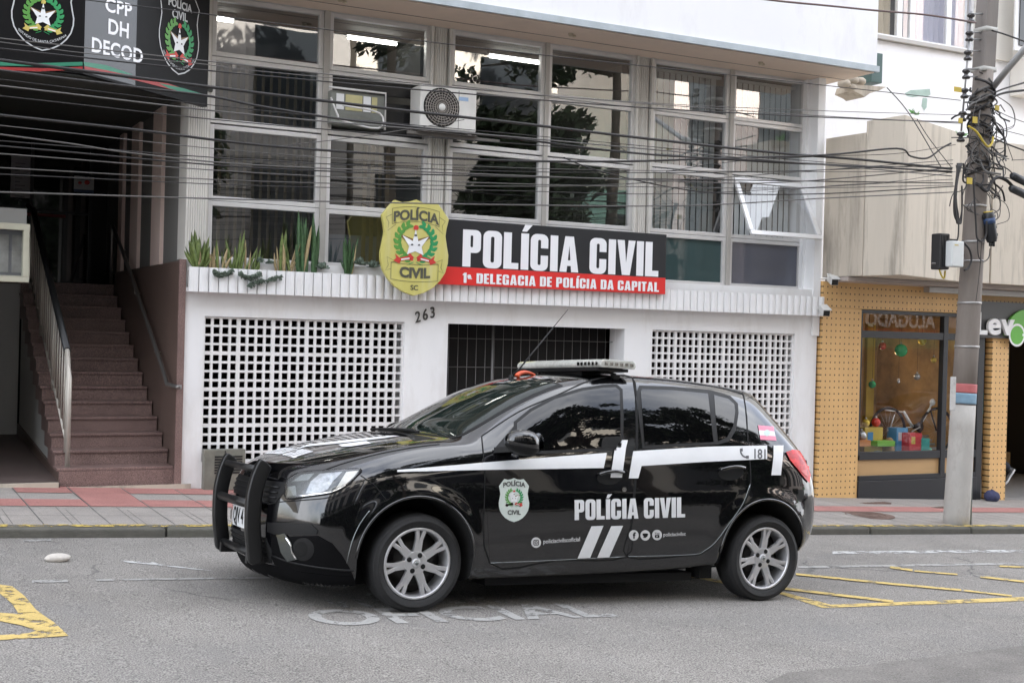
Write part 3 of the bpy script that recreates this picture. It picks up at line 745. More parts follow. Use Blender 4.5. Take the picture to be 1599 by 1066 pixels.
L.new(mm.outputs[0], mx.inputs[0]); L.new(src, mx.inputs[6]); mx.inputs[7].default_value = (.06, .06, .06, 1); L.new(mx.outputs[2], b.inputs['Base Color'])
KY = 9.93
sheet('road', asphalt, -60, 120, -2.2, KY+.02, 0)
def slab(name, m, x0, x1, y0, y1, h0, h1, kind='structure', low=-.2, bev=0, gap=0):
    mb = MB(); xs = [x0, x1]
    v = []
    for x in xs: v += [(x, y0, gz(x)+low), (x, y1, gz(x)+low), (x, y1, gz(x)+h1), (x, y0, gz(x)+h0)]
    mb.add(v, [(0, 1, 2, 3), (7, 6, 5, 4), (0, 4, 5, 1), (1, 5, 6, 2), (2, 6, 7, 3), (3, 7, 4, 0)])
    return tag(mb.build(name, m, bevel=bev, seg=3), kind=kind)
slab('pavement', paver, -60, 120, KY+.15, 12.42, .078, .092)
x = -9.2
while x < 30:
    l = 1.42; slab('kerb', kerbm, x, x+l-.012, KY, KY+.147, .074, .079, bev=.022); x += l
slab('kerb', kerbm, -60, -9.22, KY, KY+.147, .074, .079); slab('kerb', kerbm, x, 120, KY, KY+.147, .074, .079)
sheet('kerb_paint', kerbyel, -3, 12.5, KY+.03, KY+.13, .0805, .0835)
slab('far_kerb', kerbm, -60, 120, -2.35, -2.2, .1, .1); slab('far_pavement', paver, -60, 120, -7.5, -2.35, .1, .11)
# pavement joints and red bands (sheets a few mm up)
dz = lambda y: .078+.014*(y-KY-.15)/(12.42-KY-.15)
jb = MB(); q = -6.0
def flat(mb, x0, x1, y0, y1, e): 
    mb.add([(x0, y0, gz(x0)+dz(y0)+e), (x1, y0, gz(x1)+dz(y0)+e), (x1, y1, gz(x1)+dz(y1)+e), (x0, y1, gz(x0)+dz(y1)+e)], [(0, 1, 2, 3)])
while q < 16:
    flat(jb, q, q+.009, KY+.16, 12.40, .002)
    flat(jb, q+.21, q+.216, KY+.16, 11.05, .002); flat(jb, q+.27, q+.275, KY+.16, 10.9, .002)
    q += .485
for y in (10.55, 11.0): flat(jb, -6, 16, y, y+.006, .0035)
tag(jb.build('pavement_joints', joint), kind='structure')
rb = MB()
ya, yb = G(200, 791, .085).y, G(200, 781, .085).y
for i in range(46):
    x0 = -6+.485*i; flat(rb, x0+.012, x0+.482, ya, yb, .005)
yc, yd = G(200, 771, .088).y, G(200, 762, .088).y
xa = -6+.485*math.floor((G(40, 766, .088).x+6)/.485)
for i in range(5): flat(rb, xa+.485*i+.012, xa+.485*(i+1)-.003, yc, yd, .005)
xm = -6+.485*math.floor((G(150, 776, .088).x+6)/.485); flat(rb, xm+.012, xm+.482, yb+.004, yc-.004, .005)
tag(rb.build('red_paving_band', redpave), kind='structure')

# ------------------------------------------------------------------ road markings
def gpoly(mb, pts, e=.004): mb.add([G(x, y, 0)+Vector((0, 0, e)) for x, y in pts], [list(range(len(pts)))])
def gfill(mb, loops, e=.004):
    v, f = fill2d(loops); mb.add([G(a, b, 0)+Vector((0, 0, e)) for a, b, _ in v], f)
def gline(mb, pts, w0, w1=None, e=.004):
    w1 = w1 or w0
    for (a, b), (c, d) in zip(pts[:-1], pts[1:]): gpoly(mb, [(a, b-w0/2), (c, d-w1/2), (c, d+w1/2), (a, b+w0/2)], e)
ym = MB()
gfill(ym, [[(-60, 905), (0, 913), (19, 915.6), (38.5, 931), (56, 952), (68, 961), (84, 971.6), (107, 993), (60, 996), (0, 999.6), (-60, 1003)],
           [(-58, 921), (0, 927), (18, 942), (27, 955), (29, 959), (0, 957), (-58, 952)], [(-58, 964), (0, 970), (35, 977), (57, 985), (45, 989), (0, 992), (-58, 995)]])
tag(ym.build('yellow_road_marking', yellowp), kind='structure')
ym = MB(); 
gpoly(ym, [(1210, 925), (1225, 925), (1297, 944), (1284, 949)]); gpoly(ym, [(1284, 949.2), (1297, 944.2), (1470, 937.5), (1599, 932), (1720, 926), (1720, 932), (1599, 938), (1470, 943)])
tag(ym.build('yellow_road_marking', yellowp), kind='structure')
for pts, w_ in (([(1212, 918), (1395, 940)], 5), ([(1243, 897), (1400, 913), (1501, 922)], 4.2), ([(1505, 922.5), (1580, 931)], 3.4), ([(1390, 886), (1425, 891)], 4.5), ([(1428, 892), (1495, 897.5)], 3), ([(1531, 901), (1620, 911)], 4), ([(1561, 884.5), (1640, 888)], 3), ([(1030, 890), (1130, 910)], 6)):
    k = MB(); gline(k, pts, w_*.72, e=.0075); tag(k.build('yellow_road_marking', yellowp), kind='structure')
k = MB(); gline(k, [(1300, 863), (1720, 859)], 4); tag(k.build('white_road_line', whitep), kind='structure')
for pts, w_ in (([(1246, 885.7), (1500, 881.5), (1720, 878)], 3), ([(50, 908.5), (106, 907)], 4), ([(150, 906), (560, 900)], 2.5), ([(36, 845), (80, 843)], 2.5)):
    k = MB(); gline(k, pts, w_); tag(k.build('white_road_line', faintp), kind='structure')
k = MB(); gpoly(k, [(190, 875.5), (240, 878), (250, 881), (338, 892), (300, 889), (240, 882), (200, 878.5)]); tag(k.build('white_road_arrow', whitep), kind='structure')
def road_text(t, x0, y0, x1, y1, h, name, m):
    """white letters on the road that face the camera side; corners given by their base line"""
    A = G(x0, y0); B = G(x1, y1); d = (B-A); v, f = text2d(t, 1, .02, 1, 'LEFT'); wd = max(q[0] for q in v)
    n = Vector((-d.y, d.x, 0)).normalized(); mb = MB()
    vs = []
    for a, b, _ in v:
        q = A + d*(a/wd) + n*(b/.72*h); q.z = gz(q.x)+.004; vs.append(q)
    mb.add(vs, f); tag(mb.build(name, m), kind='structure')
road_text('OFICIAL', 497, 977, 965, 962, .42, 'road_lettering', faintp)
road_text('VIATURA', 515, 950, 840, 939, .42, 'road_lettering', worn('ghost_white_paint', (.30, .30, .295), -.02))
k = MB(); gpoly(k, [(1150, 1090), (1230, 1050), (1340, 1040), (1599, 1008), (1720, 990), (1720, 1100)], .0035)
tag(k.build('road_patch', mat('old_dark_asphalt', (.180, .168, .154), .95, var=.3, vscale=2.5, fine=.4, bscale=110, bump=.6)), kind='structure')
# manhole cover, stone
c = G(1352, 804, .085); mh = MB(); mh.lathe([(0, .006), (.30, .006), (.31, .003), (.31, 0)], (c.x, c.y, gz(c.x)+dz(c.y)), 'Z', 32)
for r in (.08, .15, .22): mh.lathe([(r-.008, .0065), (r-.008, .010), (r+.008, .010), (r+.008, .0065)], (c.x, c.y, gz(c.x)+dz(c.y)), 'Z', 32)
tag(mh.build('manhole_cover', mat('rusty_iron', (.16, .105, .085), .8, var=.3, vscale=12, metal=.2)), 'round rusty iron manhole cover in the pavement behind the car tail', 'manhole cover')
for i, (px_, py_) in enumerate(((1365, 786), (1465, 793))):
    a = G(px_, py_, .086); fl = MB(); fl.box(a.x-.22, a.x+.22, a.y-.06, a.y+.06, gz(a.x)+dz(a.y)-.02, gz(a.x)+dz(a.y)+.007)
    for s_ in range(7): fl.box(a.x-.19+.06*s_, a.x-.175+.06*s_, a.y-.05, a.y+.05, gz(a.x)+dz(a.y)+.007, gz(a.x)+dz(a.y)+.010)
    tag(fl.build('pavement_hatch', MATS['rusty_iron']), ('small brown metal hatch in the red paving band nearest the car', 'small brown metal hatch in the pavement just left of the pole foot')[i], 'hatch', 'metal hatches in the pavement')
c = G(90, 876, 0); st = MB(); st.ball(c+Vector((0, 0, .022)), .085, .05, .032, 20)
rs = random.Random(3)
for i, v in enumerate(st.v): st.v[i] = c + (v-c)*(1+.10*rs.uniform(-1, 1)*abs(v.x-c.x)/.1)
o = st.build('stone', mat('pale_stone', (.56, .52, .47), .85, var=.2, vscale=14, bump=.4, bscale=40)); md = o.modifiers.new('s', 'SUBSURF'); md.levels = 2; md.render_levels = 2
tag(o, 'pale flat stone lying alone on the asphalt', 'stone')
# ------------------------------------------------------------------ the police station
YF, YW = 12.40, 12.65
XL, XR = 2.81, 10.60
st = thing('police_station', 'white police station with gridded windows and square-holed lattice screens', 'building', ((XL+XR)/2, YF, -.1))
LX = (3.0, 5.09); LX2 = (P(1019, 515, YF).x, P(1241, 521.7, YF).x); LZ = (.30, 1.712); GX = (5.586, 7.79); ZT = 1.715; ZP0, ZP1 = 1.945, 2.18
w_ = MB(); Y0, Y1 = YF, YF+.2
for a, b in ((XL, LX[0]), (LX[1], GX[0]), (GX[1], LX2[0]), (LX2[1], 10.59)): w_.box(a, b, Y0, Y1, -.7, ZT)
w_.box(XL, 10.59, Y0, Y1, ZT, 2.27)
w_.box(LX[0], LX[1], Y0, Y1, -.7, LZ[0]); w_.box(LX2[0], LX2[1], Y0, Y1, -.7, LZ[0])
w_.box(GX[1]-.002, GX[1]+.10, YF+.2, 12.72, -.7, ZT)                       # reveal of the garage door
w_.build('wall', whitewall, st)
pier = MB(); pier.box(10.46, 10.63, 12.55, 12.85, 2.27, 4.9); pier.box(10.5, 10.61, 12.38, 12.55, 1.7, 4.9); pier.build('corner_pier', whitewall, st)
def flutes(mb, x0, x1, z0, z1, y, n, d=.012):
    wd = (x1-x0)/n
    for i in range(n):
        a = x0+wd*i; k = 4; prof = [(a, y+.02)] + [(a+wd*(.06+.88*t/k), y-d*math.sin(pi*(.12+.76*t/k))) for t in range(k+1)] + [(a+wd, y+.02)]
        vs = [(p, q, z) for z in (z0, z1) for p, q in prof]; m_ = len(prof)
        mb.add(vs, [(j, j+1, m_+j+1, m_+j) for j in range(m_-1)] + [list(range(m_))[::-1], list(range(m_, 2*m_))])
pl = MB(); flutes(pl, XL, 10.58, ZP0, ZP1, 12.27, 82, .02); pl.box(XL, 10.58, 12.29, 12.40, ZP0-.001, ZP0+.04)
pl.box(XL+.02, 10.56, 12.29, 12.30, ZP0+.04, ZP1-.01); pl.build('planter_front', mat('white_fluted_planter', (.78, .78, .78), .6, var=.06, vscale=2.5, stain=(.5, .47, .43), sscale=2.2, samt=.35, stretch=(1, 1, .4)), st)
so_ = MB(); so_.box(XL+.02, 10.56, 12.30, 12.42, ZP0+.04, ZP1-.03); so_.build('planter_soil', mat('dry_soil', (.10, .075, .055), .95, var=.3, vscale=9, bump=.8, bscale=30), st)
pn = MB(); pn.box(XL, XL+.22, 12.50, 12.8, 2.27, 4.9); flutes(pn, XL, XL+.20, 2.27, 4.9, 12.48, 9, .008); pn.build('fluted_pier', fluted, st)
# upper storeys, raised and widened out of view to shade the street, and canopy edge
up = MB(); up.box(2.80, 10.87, 11.78, 18, 4.905, 31); up.box(-40, 2.799, 11.78, 18, 4.905, 31); up.build('upper_storeys', upperwall, st)
sf = MB(); sf.box(-6, 10.85, 11.80, 12.9, 4.88, 4.9045); sf.build('soffit', soffit, st)
dr = MB(); dr.box(-6, 10.885, 11.745, 11.779, 4.885, 4.955); dr.build('drip_edge', mat('grey_blue_flashing', (.42, .47, .50), .5, var=.15, vscale=5), st)
gp = MB(); gp.box(-6, 10.84, 12.30, 12.308, 4.8765, 4.8795); gp.build('soffit_groove', joint, st)
for px_ in (530, 890, 1186):
    q = P(px_, (5 if px_ == 530 else 55 if px_ == 890 else 101), 12.1); sk = MB(); sk.lathe([(0, -.03), (.02, -.028), (.03, 0), (.03, .01)], (q.x, 12.08, 4.878), 'Z', 10); sk.ball((q.x+.05, 12.1, 4.862), .03, .02, .014, 8)
    tag(sk.build('ceiling_socket', mat('old_cream_plastic', (.42, .36, .26), .6)), {530: 'small cream light socket under the canopy, leftmost of three', 890: 'small cream light socket under the canopy above the fourth window column', 1186: 'small cream light socket under the canopy nearest its right end'}[px_], 'light socket', 'bare light sockets under the canopy')
# windows: six columns, four rows
COLS = [(3.103, 4.157), (4.309, 5.346), (5.683, 6.741), (6.879, 7.937), (8.263, 9.284), (9.427, 10.45)]
RWS = [(2.31, 2.81), (2.905, 3.565), (3.67, 4.235), (4.33, 4.83)]
pane_m = glass('window_pane', (.70, .73, .73), .26, wavy=.035)
film_a = mat('teal_window_film', (.045, .075, .075), .04, spec=.7); film_b = mat('grey_window_film', (.085, .09, .115), .06, spec=.6)
FWD = .045
for ci, (x0, x1) in enumerate(COLS):
    for ri, (z0, z1) in enumerate(RWS):
        f = MB(); a, b, c, d = x0-FWD, x1+FWD, z0-FWD, z1+FWD
        f.box(a, x0, YW-.035, YW+.035, c, d); f.box(x1, b, YW-.035, YW+.035, c, d); f.box(x0, x1, YW-.033, YW+.033, c, z0); f.box(x0, x1, YW-.033, YW+.033, z1, d)
        wi = f.build('window', alum, st, bevel=.004)
        if (ci, ri) == (5, 1): continue
        if (ci, ri) == (1, 2): continue
        pm_ = film_a if (ci, ri) == (4, 0) else film_b if (ci, ri) == (5, 0) else pane_m
        pn = MB(); pn.add([(x0-.004, YW, z0-.004), (x1+.004, YW, z0-.004), (x1+.004, YW, z1+.004), (x0-.004, YW, z1+.004)], [(0, 1, 2, 3)]); pn.build('pane', pm_, wi)
# mullions between the windows
ml = [(4.157+FWD, 4.309-FWD), (6.741+FWD, 6.879-FWD), (9.284+FWD, 9.427-FWD)]
for a, b in ml: MB().box(a, b, YW-.06, YW+.03, 2.255, 4.88).build('mullion', mat('taupe_mullion', (.40, .38, .35), .5, var=.1, vscale=4), st)
for a, b in ((5.346+FWD, 5.683-FWD), (7.937+FWD, 8.263-FWD)):
    m_ = MB(); m_.box(a, b, YW-.005, YW+.03, 2.255, 4.88); flutes(m_, a+.05, b-.05, 2.255, 4.88, YW-.03, 5, .008)
    m_.box(a, a+.03, YW-.07, YW-.006, 2.255, 4.88); m_.box(b-.03, b, YW-.07, YW-.006, 2.255, 4.88); m_.build('fluted_mullion', fluted, st)
MB().box(XL+.20, 3.103-FWD, YW-.05, YW+.03, 2.255, 4.88).build('mullion', MATS['taupe_mullion'], st)
hd = MB(); hd.box(XL+.2, 10.5, YW-.05, YW+.05, 4.877, 4.8795); hd.build('window_head', alum, st)
sl_ = MB(); sl_.box(XL+.2, 10.5, YW-.22, YW+.05, 2.225, 2.2545); sl_.build('window_sill', mat('stained_sill', (.50, .47, .43), .7, var=.2, vscale=3), st)
# the room behind and the garage below
rm = MB(); a, b, c, d, e, f_ = XL+.02, 10.58, YW+.06, 17.5, 2.26, 4.875
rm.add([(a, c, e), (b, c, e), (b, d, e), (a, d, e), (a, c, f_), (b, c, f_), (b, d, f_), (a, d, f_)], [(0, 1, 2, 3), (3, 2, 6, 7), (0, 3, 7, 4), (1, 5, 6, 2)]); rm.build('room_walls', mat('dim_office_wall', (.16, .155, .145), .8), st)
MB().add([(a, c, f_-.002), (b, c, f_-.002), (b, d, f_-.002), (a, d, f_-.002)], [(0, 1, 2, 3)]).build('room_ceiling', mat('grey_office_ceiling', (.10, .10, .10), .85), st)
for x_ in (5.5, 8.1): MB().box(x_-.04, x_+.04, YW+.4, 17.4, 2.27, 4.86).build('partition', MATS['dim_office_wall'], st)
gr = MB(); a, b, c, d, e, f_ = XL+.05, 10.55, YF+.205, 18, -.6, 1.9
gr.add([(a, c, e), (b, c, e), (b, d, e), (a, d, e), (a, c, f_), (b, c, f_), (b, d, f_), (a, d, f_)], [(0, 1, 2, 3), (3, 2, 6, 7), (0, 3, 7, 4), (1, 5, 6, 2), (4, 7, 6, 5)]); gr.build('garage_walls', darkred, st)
# lattice screens
def lattice(x0, x1, z0, z1):
    mb = MB(); y0, y1 = YF+.03, YF+.065; nx, nz = 24, 16; px_, pz = (x1-x0)/nx, (z1-z0)/nz
    for i in range(nx+1):
        h = .018 if i % 4 == 0 else .0115; mb.box(max(x0, x0+px_*i-h), min(x1, x0+px_*i+h), y0, y1, z0, z1)
    for j in range(nz+1):
        h = .018 if j % 4 == 0 else .0115
        for i in range(nx):
            ha = .018 if i % 4 == 0 else .0115; hb = .018 if (i+1) % 4 == 0 else .0115
            mb.box(x0+px_*i+ha, x0+px_*(i+1)-hb, y0+.003, y1-.003, max(z0, z0+pz*j-h), min(z1, z0+pz*j+h))
    return mb
for xx in (LX, LX2): lattice(xx[0], xx[1], LZ[0], LZ[1]).build('lattice_screen', mat('white_lattice_concrete', (.76, .75, .74), .7, var=.08, vscale=5, stain=(.5, .45, .40), sscale=3, samt=.25), st)
# garage gate of thin bars
gt = thing('garage_gate', 'dark recessed garage gate of thin grey bars behind the car', 'gate', (6.6, 12.66, -.4), None)
gb = MB(); i = 0; xx = GX[0]+.02
while xx < GX[1]+.02:
    gb.tube([(xx, 12.66, -.4), (xx, 12.66, ZT+.02)], .0035, 5); xx += .11
for zz in (-.3, .0, .62, .94, 1.25, 1.56)[:]: gb.tube([(GX[0]-.02, 12.652, zz), (GX[1]+.02, 12.652, zz)], .0035, 5)
gb.tube([(6.235, 12.64, -.4), (6.235, 12.64, ZT+.02)], .012, 6); gb.build('bars', mat('grey_gate_bar', (.16, .155, .15), .5, metal=.4), gt)
MB().box(GX[0]-.05, GX[1]+.05, 12.90, 12.93, -.5, ZT+.1).build('backing', mat('black_garage_shade', (.012, .011, .011), .9), gt)  # black sheet stands in for the shade of the room behind
# open awning window
ow = thing('awning_window', None, None, (9.94, YW, 3.575)); ow.parent = st; ow.location = ow.location - st.location
hx0, hx1 = 9.43, 10.45; top = Vector((0, YW-.04, 3.56)); bot = Vector((0, 12.27, 2.905)); dv = (bot-top); 
def slat(p0, p1, wd, th=.03):
    q0, q1 = Vector(p0), Vector(p1); t = (q1-q0).normalized(); n = Vector((0, dv.z, -dv.y)).normalized(); s = t.cross(n)
    mb = MB(); mb.prism([q0-s*wd/2-n*th/2, q0+s*wd/2-n*th/2, q0+s*wd/2+n*th/2, q0-s*wd/2+n*th/2], q1-q0); return mb
fr = MB()
for p0, p1 in (((hx0, top.y, top.z), (hx1, top.y, top.z)), ((hx0, bot.y, bot.z), (hx1+.06, bot.y, bot.z)), ((hx0+.02, top.y+dv.y*.05, top.z+dv.z*.05), (hx0+.02, bot.y-dv.y*.05, bot.z-dv.z*.05)), ((hx1, top.y+dv.y*.05, top.z+dv.z*.05), (hx1+.03, bot.y-dv.y*.05, bot.z-dv.z*.05))):
    k = slat(p0, p1, .055); fr.add(k.v, k.f)
fr.build('sash', mat('bright_aluminium', (.78, .78, .78), .35, metal=.3), ow)
MB().add([(hx0+.02, top.y, top.z), (hx1, top.y, top.z), (hx1+.03, bot.y, bot.z), (hx0+.02, bot.y, bot.z)], [(0, 1, 2, 3)]).build('pane', glass('pale_awning_pane', (.84, .86, .88), .12), ow)
# blinds behind the glass: each bay's run of strips
def blind(name, x0, x1, z0, z1, m, pitch=.085, ang=25, y=YW+.13):
    mb = MB(); x = x0
    while x < x1:
        c_, s_ = cos(radians(ang))*.042, sin(radians(ang))*.042
        mb.prism([(x-c_, y-s_, z0), (x+c_, y+s_, z0), (x+c_, y+s_+.002, z0), (x-c_, y-s_+.002, z0)], (0, 0, z1-z0)); x += pitch
    mb.box(x0-.04, x1+.03, y-.02, y+.02, z1+.003, z1+.035)
    return mb.build(name, m)
brown = mat('brown_blind', (.16, .125, .075), .8, var=.2, vscale=2); greyb = mat('grey_green_blind', (.60, .63, .63), .8, var=.1, vscale=2)
tag(blind('vertical_blind', 3.12, 4.15, 2.28, 4.24, brown, ang=52), 'dark brown vertical blind behind the leftmost window column', 'blind', 'vertical blinds behind the station windows')
tag(blind('vertical_blind', 4.75, 5.05, 2.28, 3.58, brown, ang=40), 'short stack of brown vertical strips behind the second window column', 'blind', 'vertical blinds behind the station windows')
tag(blind('vertical_blind', 8.27, 9.28, 2.28, 4.78, greyb, ang=12), 'grey vertical blind behind the fifth window column', 'blind', 'vertical blinds behind the station windows')
tag(blind('vertical_blind', 9.43, 10.44, 2.28, 4.78, greyb, ang=12), 'grey vertical blind behind the open awning window', 'blind', 'vertical blinds behind the station windows')
tag(MB().box(4.35, 5.3, YW+.16, YW+.19, 2.27, 2.62).build('desk_screen', mat('blue_grey_board', (.16, .18, .22), .6)), 'blue-grey board low behind the second window column', 'board')
# lit tubes on the office ceiling
def PZ(x, y, z): d = ray(x, y); return CAM + d*((z-CAM.z)/d.z)
tube_m = mat('lit_tube', (.9, .9, .9), .4, emit=((1, .97, .9), 5.0))
for i, (x0, y0, x1, y1, lb_) in enumerate(((332, 29, 364, 34, 'lit ceiling tube seen in the top left station window'), (543, 59, 619, 69, 'lit ceiling tube in the window above the air conditioner'), (765, 88, 849, 100, 'lit ceiling tube in the third window column'))):
    a = PZ(x0, y0, 4.80); b = PZ(x1, y1, 4.80); b.y = a.y; b.x = P(x1, y1, a.y).x
    f = thing('tube_light', lb_, 'ceiling light', ((a.x+b.x)/2, a.y, 4.78), 'fluorescent tubes on the office ceiling')
    MB().box(a.x-.02, b.x+.02, a.y-.03, a.y+.03, 4.825, 4.87).build('fitting', mat('grey_fitting', (.35, .35, .35), .5), f)
    MB().tube([(a.x, a.y, 4.80), (b.x, a.y, 4.80)], .018, 8).build('tube', tube_m, f)
# ------------------------------------------------------------------ signs on the station
sg = thing('name_sign', 'long black and red sign reading POLÍCIA CIVIL', 'sign', (6.8, 12.2, 2.12))
bk = mat('black_sign_face', (.022, .023, .026), .35, var=.05, vscale=4); rd = mat('red_sign_face', (.68, .030, .026), .4, var=.05, vscale=4); ltr = mat('white_sign_letters', (.80, .80, .82), .4)
SX0, SX1 = 5.20, P(1040, 410, 12.2).x; SZ0, SZ1 = 2.12, 2.80; SZM = P(1040, 434, 12.2).z
MB().box(SX0, SX1, 12.20, 12.25, SZM, SZ1).build('upper_panel', bk, sg, bevel=.003); MB().box(SX0, SX1, 12.20, 12.25, SZ0, SZM-.0005).build('lower_band', rd, sg, bevel=.003)
fr = Frame((0, 12.20, 0), (1, 0, 0), (0, 0, 1), (0, -1, 0))
def block_line(t, px0, px1, py, z0, z1, Y, parent, m, off=.004, frame=None):
    v, f, wd = block(t, .05 if len(t) < 20 else .07, .26); x0, x1 = P(px0, py, Y).x, P(px1, py, Y).x
    mb = MB(); put(mb, (v, f), frame or fr, off, (x1-x0)/wd, (x0, z0), z1-z0); return mb.build('lettering', m, parent)
block_line('POLÍCIA CIVIL', 722, 1029, 395, P(722, 416, 12.2).z, P(722, 358, 12.2).z, 12.2, sg, ltr)
block_line('1ª DELEGACIA DE POLÍCIA DA CAPITAL', 722, 1029, 440, P(722, 441.5, 12.2).z, P(722, 425.5, 12.2).z, 12.2, sg, ltr)
for x_ in (6.0, 7.7): MB().box(x_-.02, x_+.02, 12.251, 12.262, 2.15, 2.75).build('bracket', alum, sg)
# shield
sh = thing('shield_sign', 'yellow shield sign with the state emblem beside the black name sign', 'sign', (5.07, 12.14, 1.985))
yel = mat('yellow_shield_face', (.55, .50, .145), .5, var=.06, vscale=5, stain=(.62, .60, .42), sscale=3, samt=.4, stretch=(3, 1, .3)); inkm = mat('dark_sign_ink', (.085, .085, .06), .5)
sx_, sy_ = .765, .697; x0 = 5.068; z0 = 1.985
pts = [(x0+a*sx_, 12.12, z0+b*sy_) for a, b in SHIELD]
MB().prism(pts, (0, .05, 0)).build('board', yel, sh, bevel=.004)
frs = Frame((x0, 12.12, z0), (sx_, 0, 0), (0, 0, sy_), (0, -1, 0))
def draw_emblem(parent, frame, sc=1.0, oy=0.0, recol={}, step=.0012, base=.002):
    by = {}
    for key, poly, ly in emblem(): by.setdefault((key, ly), []).append(pv([(a*sc, b*sc+oy) for a, b in poly]))
    for (key, ly), L in sorted(by.items(), key=lambda t: t[0][1]):
        mb = MB(); put(mb, join_vf(L), frame, base+ly*step); mb.build('emblem', cmat(recol.get(key, key)), parent, recalc=False)
draw_emblem(sh, frs)
def arc_text(t, size, bold, sx, y, bow, frame, off, parent, m, half=.36):
    v, f = text2d(t, size, bold, sx); mb = MB(); mb.add([frame(a, b+y-bow*(a/half)**2, off) for a, b, _ in v], f); return mb.build('lettering', m, parent)
arc_text('POLÍCIA', .20, .008, .88, 1.115, .06, frs, .004, sh, inkm); arc_text('CIVIL', .20, .010, .95, .265, -.03, frs, .004, sh, inkm); arc_text('SC', .10, .002, 1, .085, 0, frs, .004, sh, inkm)
def line2(parent, frame, pts, wd, off, m, name='ribbon_outline'):
    v, f = ribbon(pts, wd); mb = MB(); put(mb, (v, f), frame, off); return mb.build(name, m, parent)
def arcpts(x0, x1, y, bow, n=14): return [(x0+(x1-x0)*i/n, y-bow*((x0+(x1-x0)*i/n)/.36)**2) for i in range(n+1)]
for y, bow in ((1.30, .05), (1.085, .06)): line2(sh, frs, arcpts(-.34, .34, y, bow), .006, .003, inkm)
for y, bow in ((.455, -.03), (.205, -.03)): line2(sh, frs, arcpts(-.34, .34, y, bow), .006, .003, inkm)
for s_ in (-1, 1):
    line2(sh, frs, [(s_*.34, 1.255), (s_*.34, 1.03), (s_*.28, 1.06), (s_*.30, 1.08)], .006, .003, inkm); line2(sh, frs, [(s_*.345, 1.17), (s_*.43, 1.12), (s_*.385, 1.05), (s_*.40, .93), (s_*.285, 1.03)], .006, .003, inkm)
    line2(sh, frs, [(s_*.34, .48), (s_*.34, .235)], .006, .003, inkm); line2(sh, frs, [(s_*.345, .38), (s_*.42, .35), (s_*.38, .43), (s_*.40, .55), (s_*.28, .49), (s_*.345, .46)], .006, .003, inkm)
# house number
nf = Frame((P(648, 504, YF).x, YF, P(648, 504, YF).z), (1, 0, 0), (0, 0, 1), (0, -1, 0)); nm = thing('house_number', 'dark metal house number 263 on the white wall', 'house number', nf.O)
for i, ch in enumerate('263'):
    v, f = text2d(ch, .165, .001, .82, 'LEFT', extrude=.006); mb = MB()
    a = .22; mb.add([nf(i*.083+p*cos(a)*.95-q*sin(a)*.3, i*.026+q+p*.25, .008+z) for p, q, z in v], f); mb.build('digit', mat('dark_bronze', (.09, .085, .08), .45, metal=.5), nm, recalc=False)
# ------------------------------------------------------------------ air conditioners
ac = thing('air_conditioner', 'white outdoor air conditioner with round black fan on the window mullion', 'air conditioner', (5.48, 12.4, 3.72))
acm = mat('white_sheet_metal', (.66, .65, .62), .45, var=.06, vscale=4, stain=(.45, .42, .36), sscale=3, samt=.3)
AX0, AX1, AZ0, AZ1 = P(656, 170, 12.3).x, P(744, 170, 12.3).x, 3.745, 4.185
MB().box(AX0, AX1, 12.30, 12.58, AZ0, AZ1).build('casing', acm, ac, bevel=.012)
fc = P(689.5, 168, 12.3); R = .195
MB().lathe([(0, -.001), (R, -.001), (R+.006, -.003), (R+.010, 0)], (fc.x, 12.298, fc.z), 'Y', 40).build('fan_recess', mat('fan_shadow_black', (.02, .018, .016), .8), ac)
gm_ = MB()
for k in range(1, 8):
    r = R*k/7.5; gm_.tube([(fc.x+r*cos(2*pi*i/36), 12.288, fc.z+r*sin(2*pi*i/36)) for i in range(36)], 0.0036, 5, closed=True)
for k in range(28): a = 2*pi*k/28; gm_.tube([(fc.x+.04*cos(a), 12.291, fc.z+.04*sin(a)), (fc.x+R*cos(a), 12.291, fc.z+R*sin(a))], 0.003, 4)
gm_.build('fan_grille', mat('grey_wire', (.36, .33, .30), .5, metal=.3), ac)
MB().lathe([(0, -.012), (.036, -.010), (.040, 0)], (fc.x, 12.285, fc.z), 'Y', 20).build('fan_hub', acm, ac)
q = P(724, 155, 12.298); MB().box(q.x-.055, q.x+.055, 12.2965, 12.299, q.z-.02, q.z+.02).build('maker_plate', mat('pale_blue_label', (.30, .42, .60), .4), ac)
MB().box(AX1-.21, AX1-.205, 12.297, 12.2995, AZ0+.02, AZ1-.02).build('panel_seam', joint, ac)
bk_ = MB(); bk_.box(AX0-.12, AX1+.3, 12.33, 12.36, AZ0-.075, AZ0-.045); bk_.box(AX0+.05, AX0+.09, 12.30, 12.62, AZ0-.04, AZ0-.006); bk_.box(AX1-.09, AX1-.05, 12.30, 12.62, AZ0-.04, AZ0-.006); bk_.box(AX0-.02, AX1+.02, 12.28, 12.60, AZ0-.044, AZ0-.041); bk_.build('bracket', mat('rusty_bracket', (.12, .11, .10), .7), ac)
wa = thing('window_air_conditioner', 'old window air conditioner in a metal frame left of the round fan', 'air conditioner', (4.72, 12.6, 3.70))
a_, b_ = P(516, 175, 12.5).x, P(600, 175, 12.5).x
MB().box(a_, b_, 12.50, 12.75, 3.72, 4.06).build('casing', mat('grey_green_casing', (.20, .21, .19), .6, var=.2, vscale=5), wa, bevel=.008)
for t0, t1, m_ in ((.10, .24, white), (.27, .58, mat('yellowed_panel', (.50, .46, .24), .6, var=.15, vscale=8)), (.60, .74, white), (.76, .86, MATS['yellowed_panel'])):
    MB().box(a_+(b_-a_)*t0, a_+(b_-a_)*t1, 12.494, 12.499, 3.87, 4.03).build('louvre_panel', m_, wa)
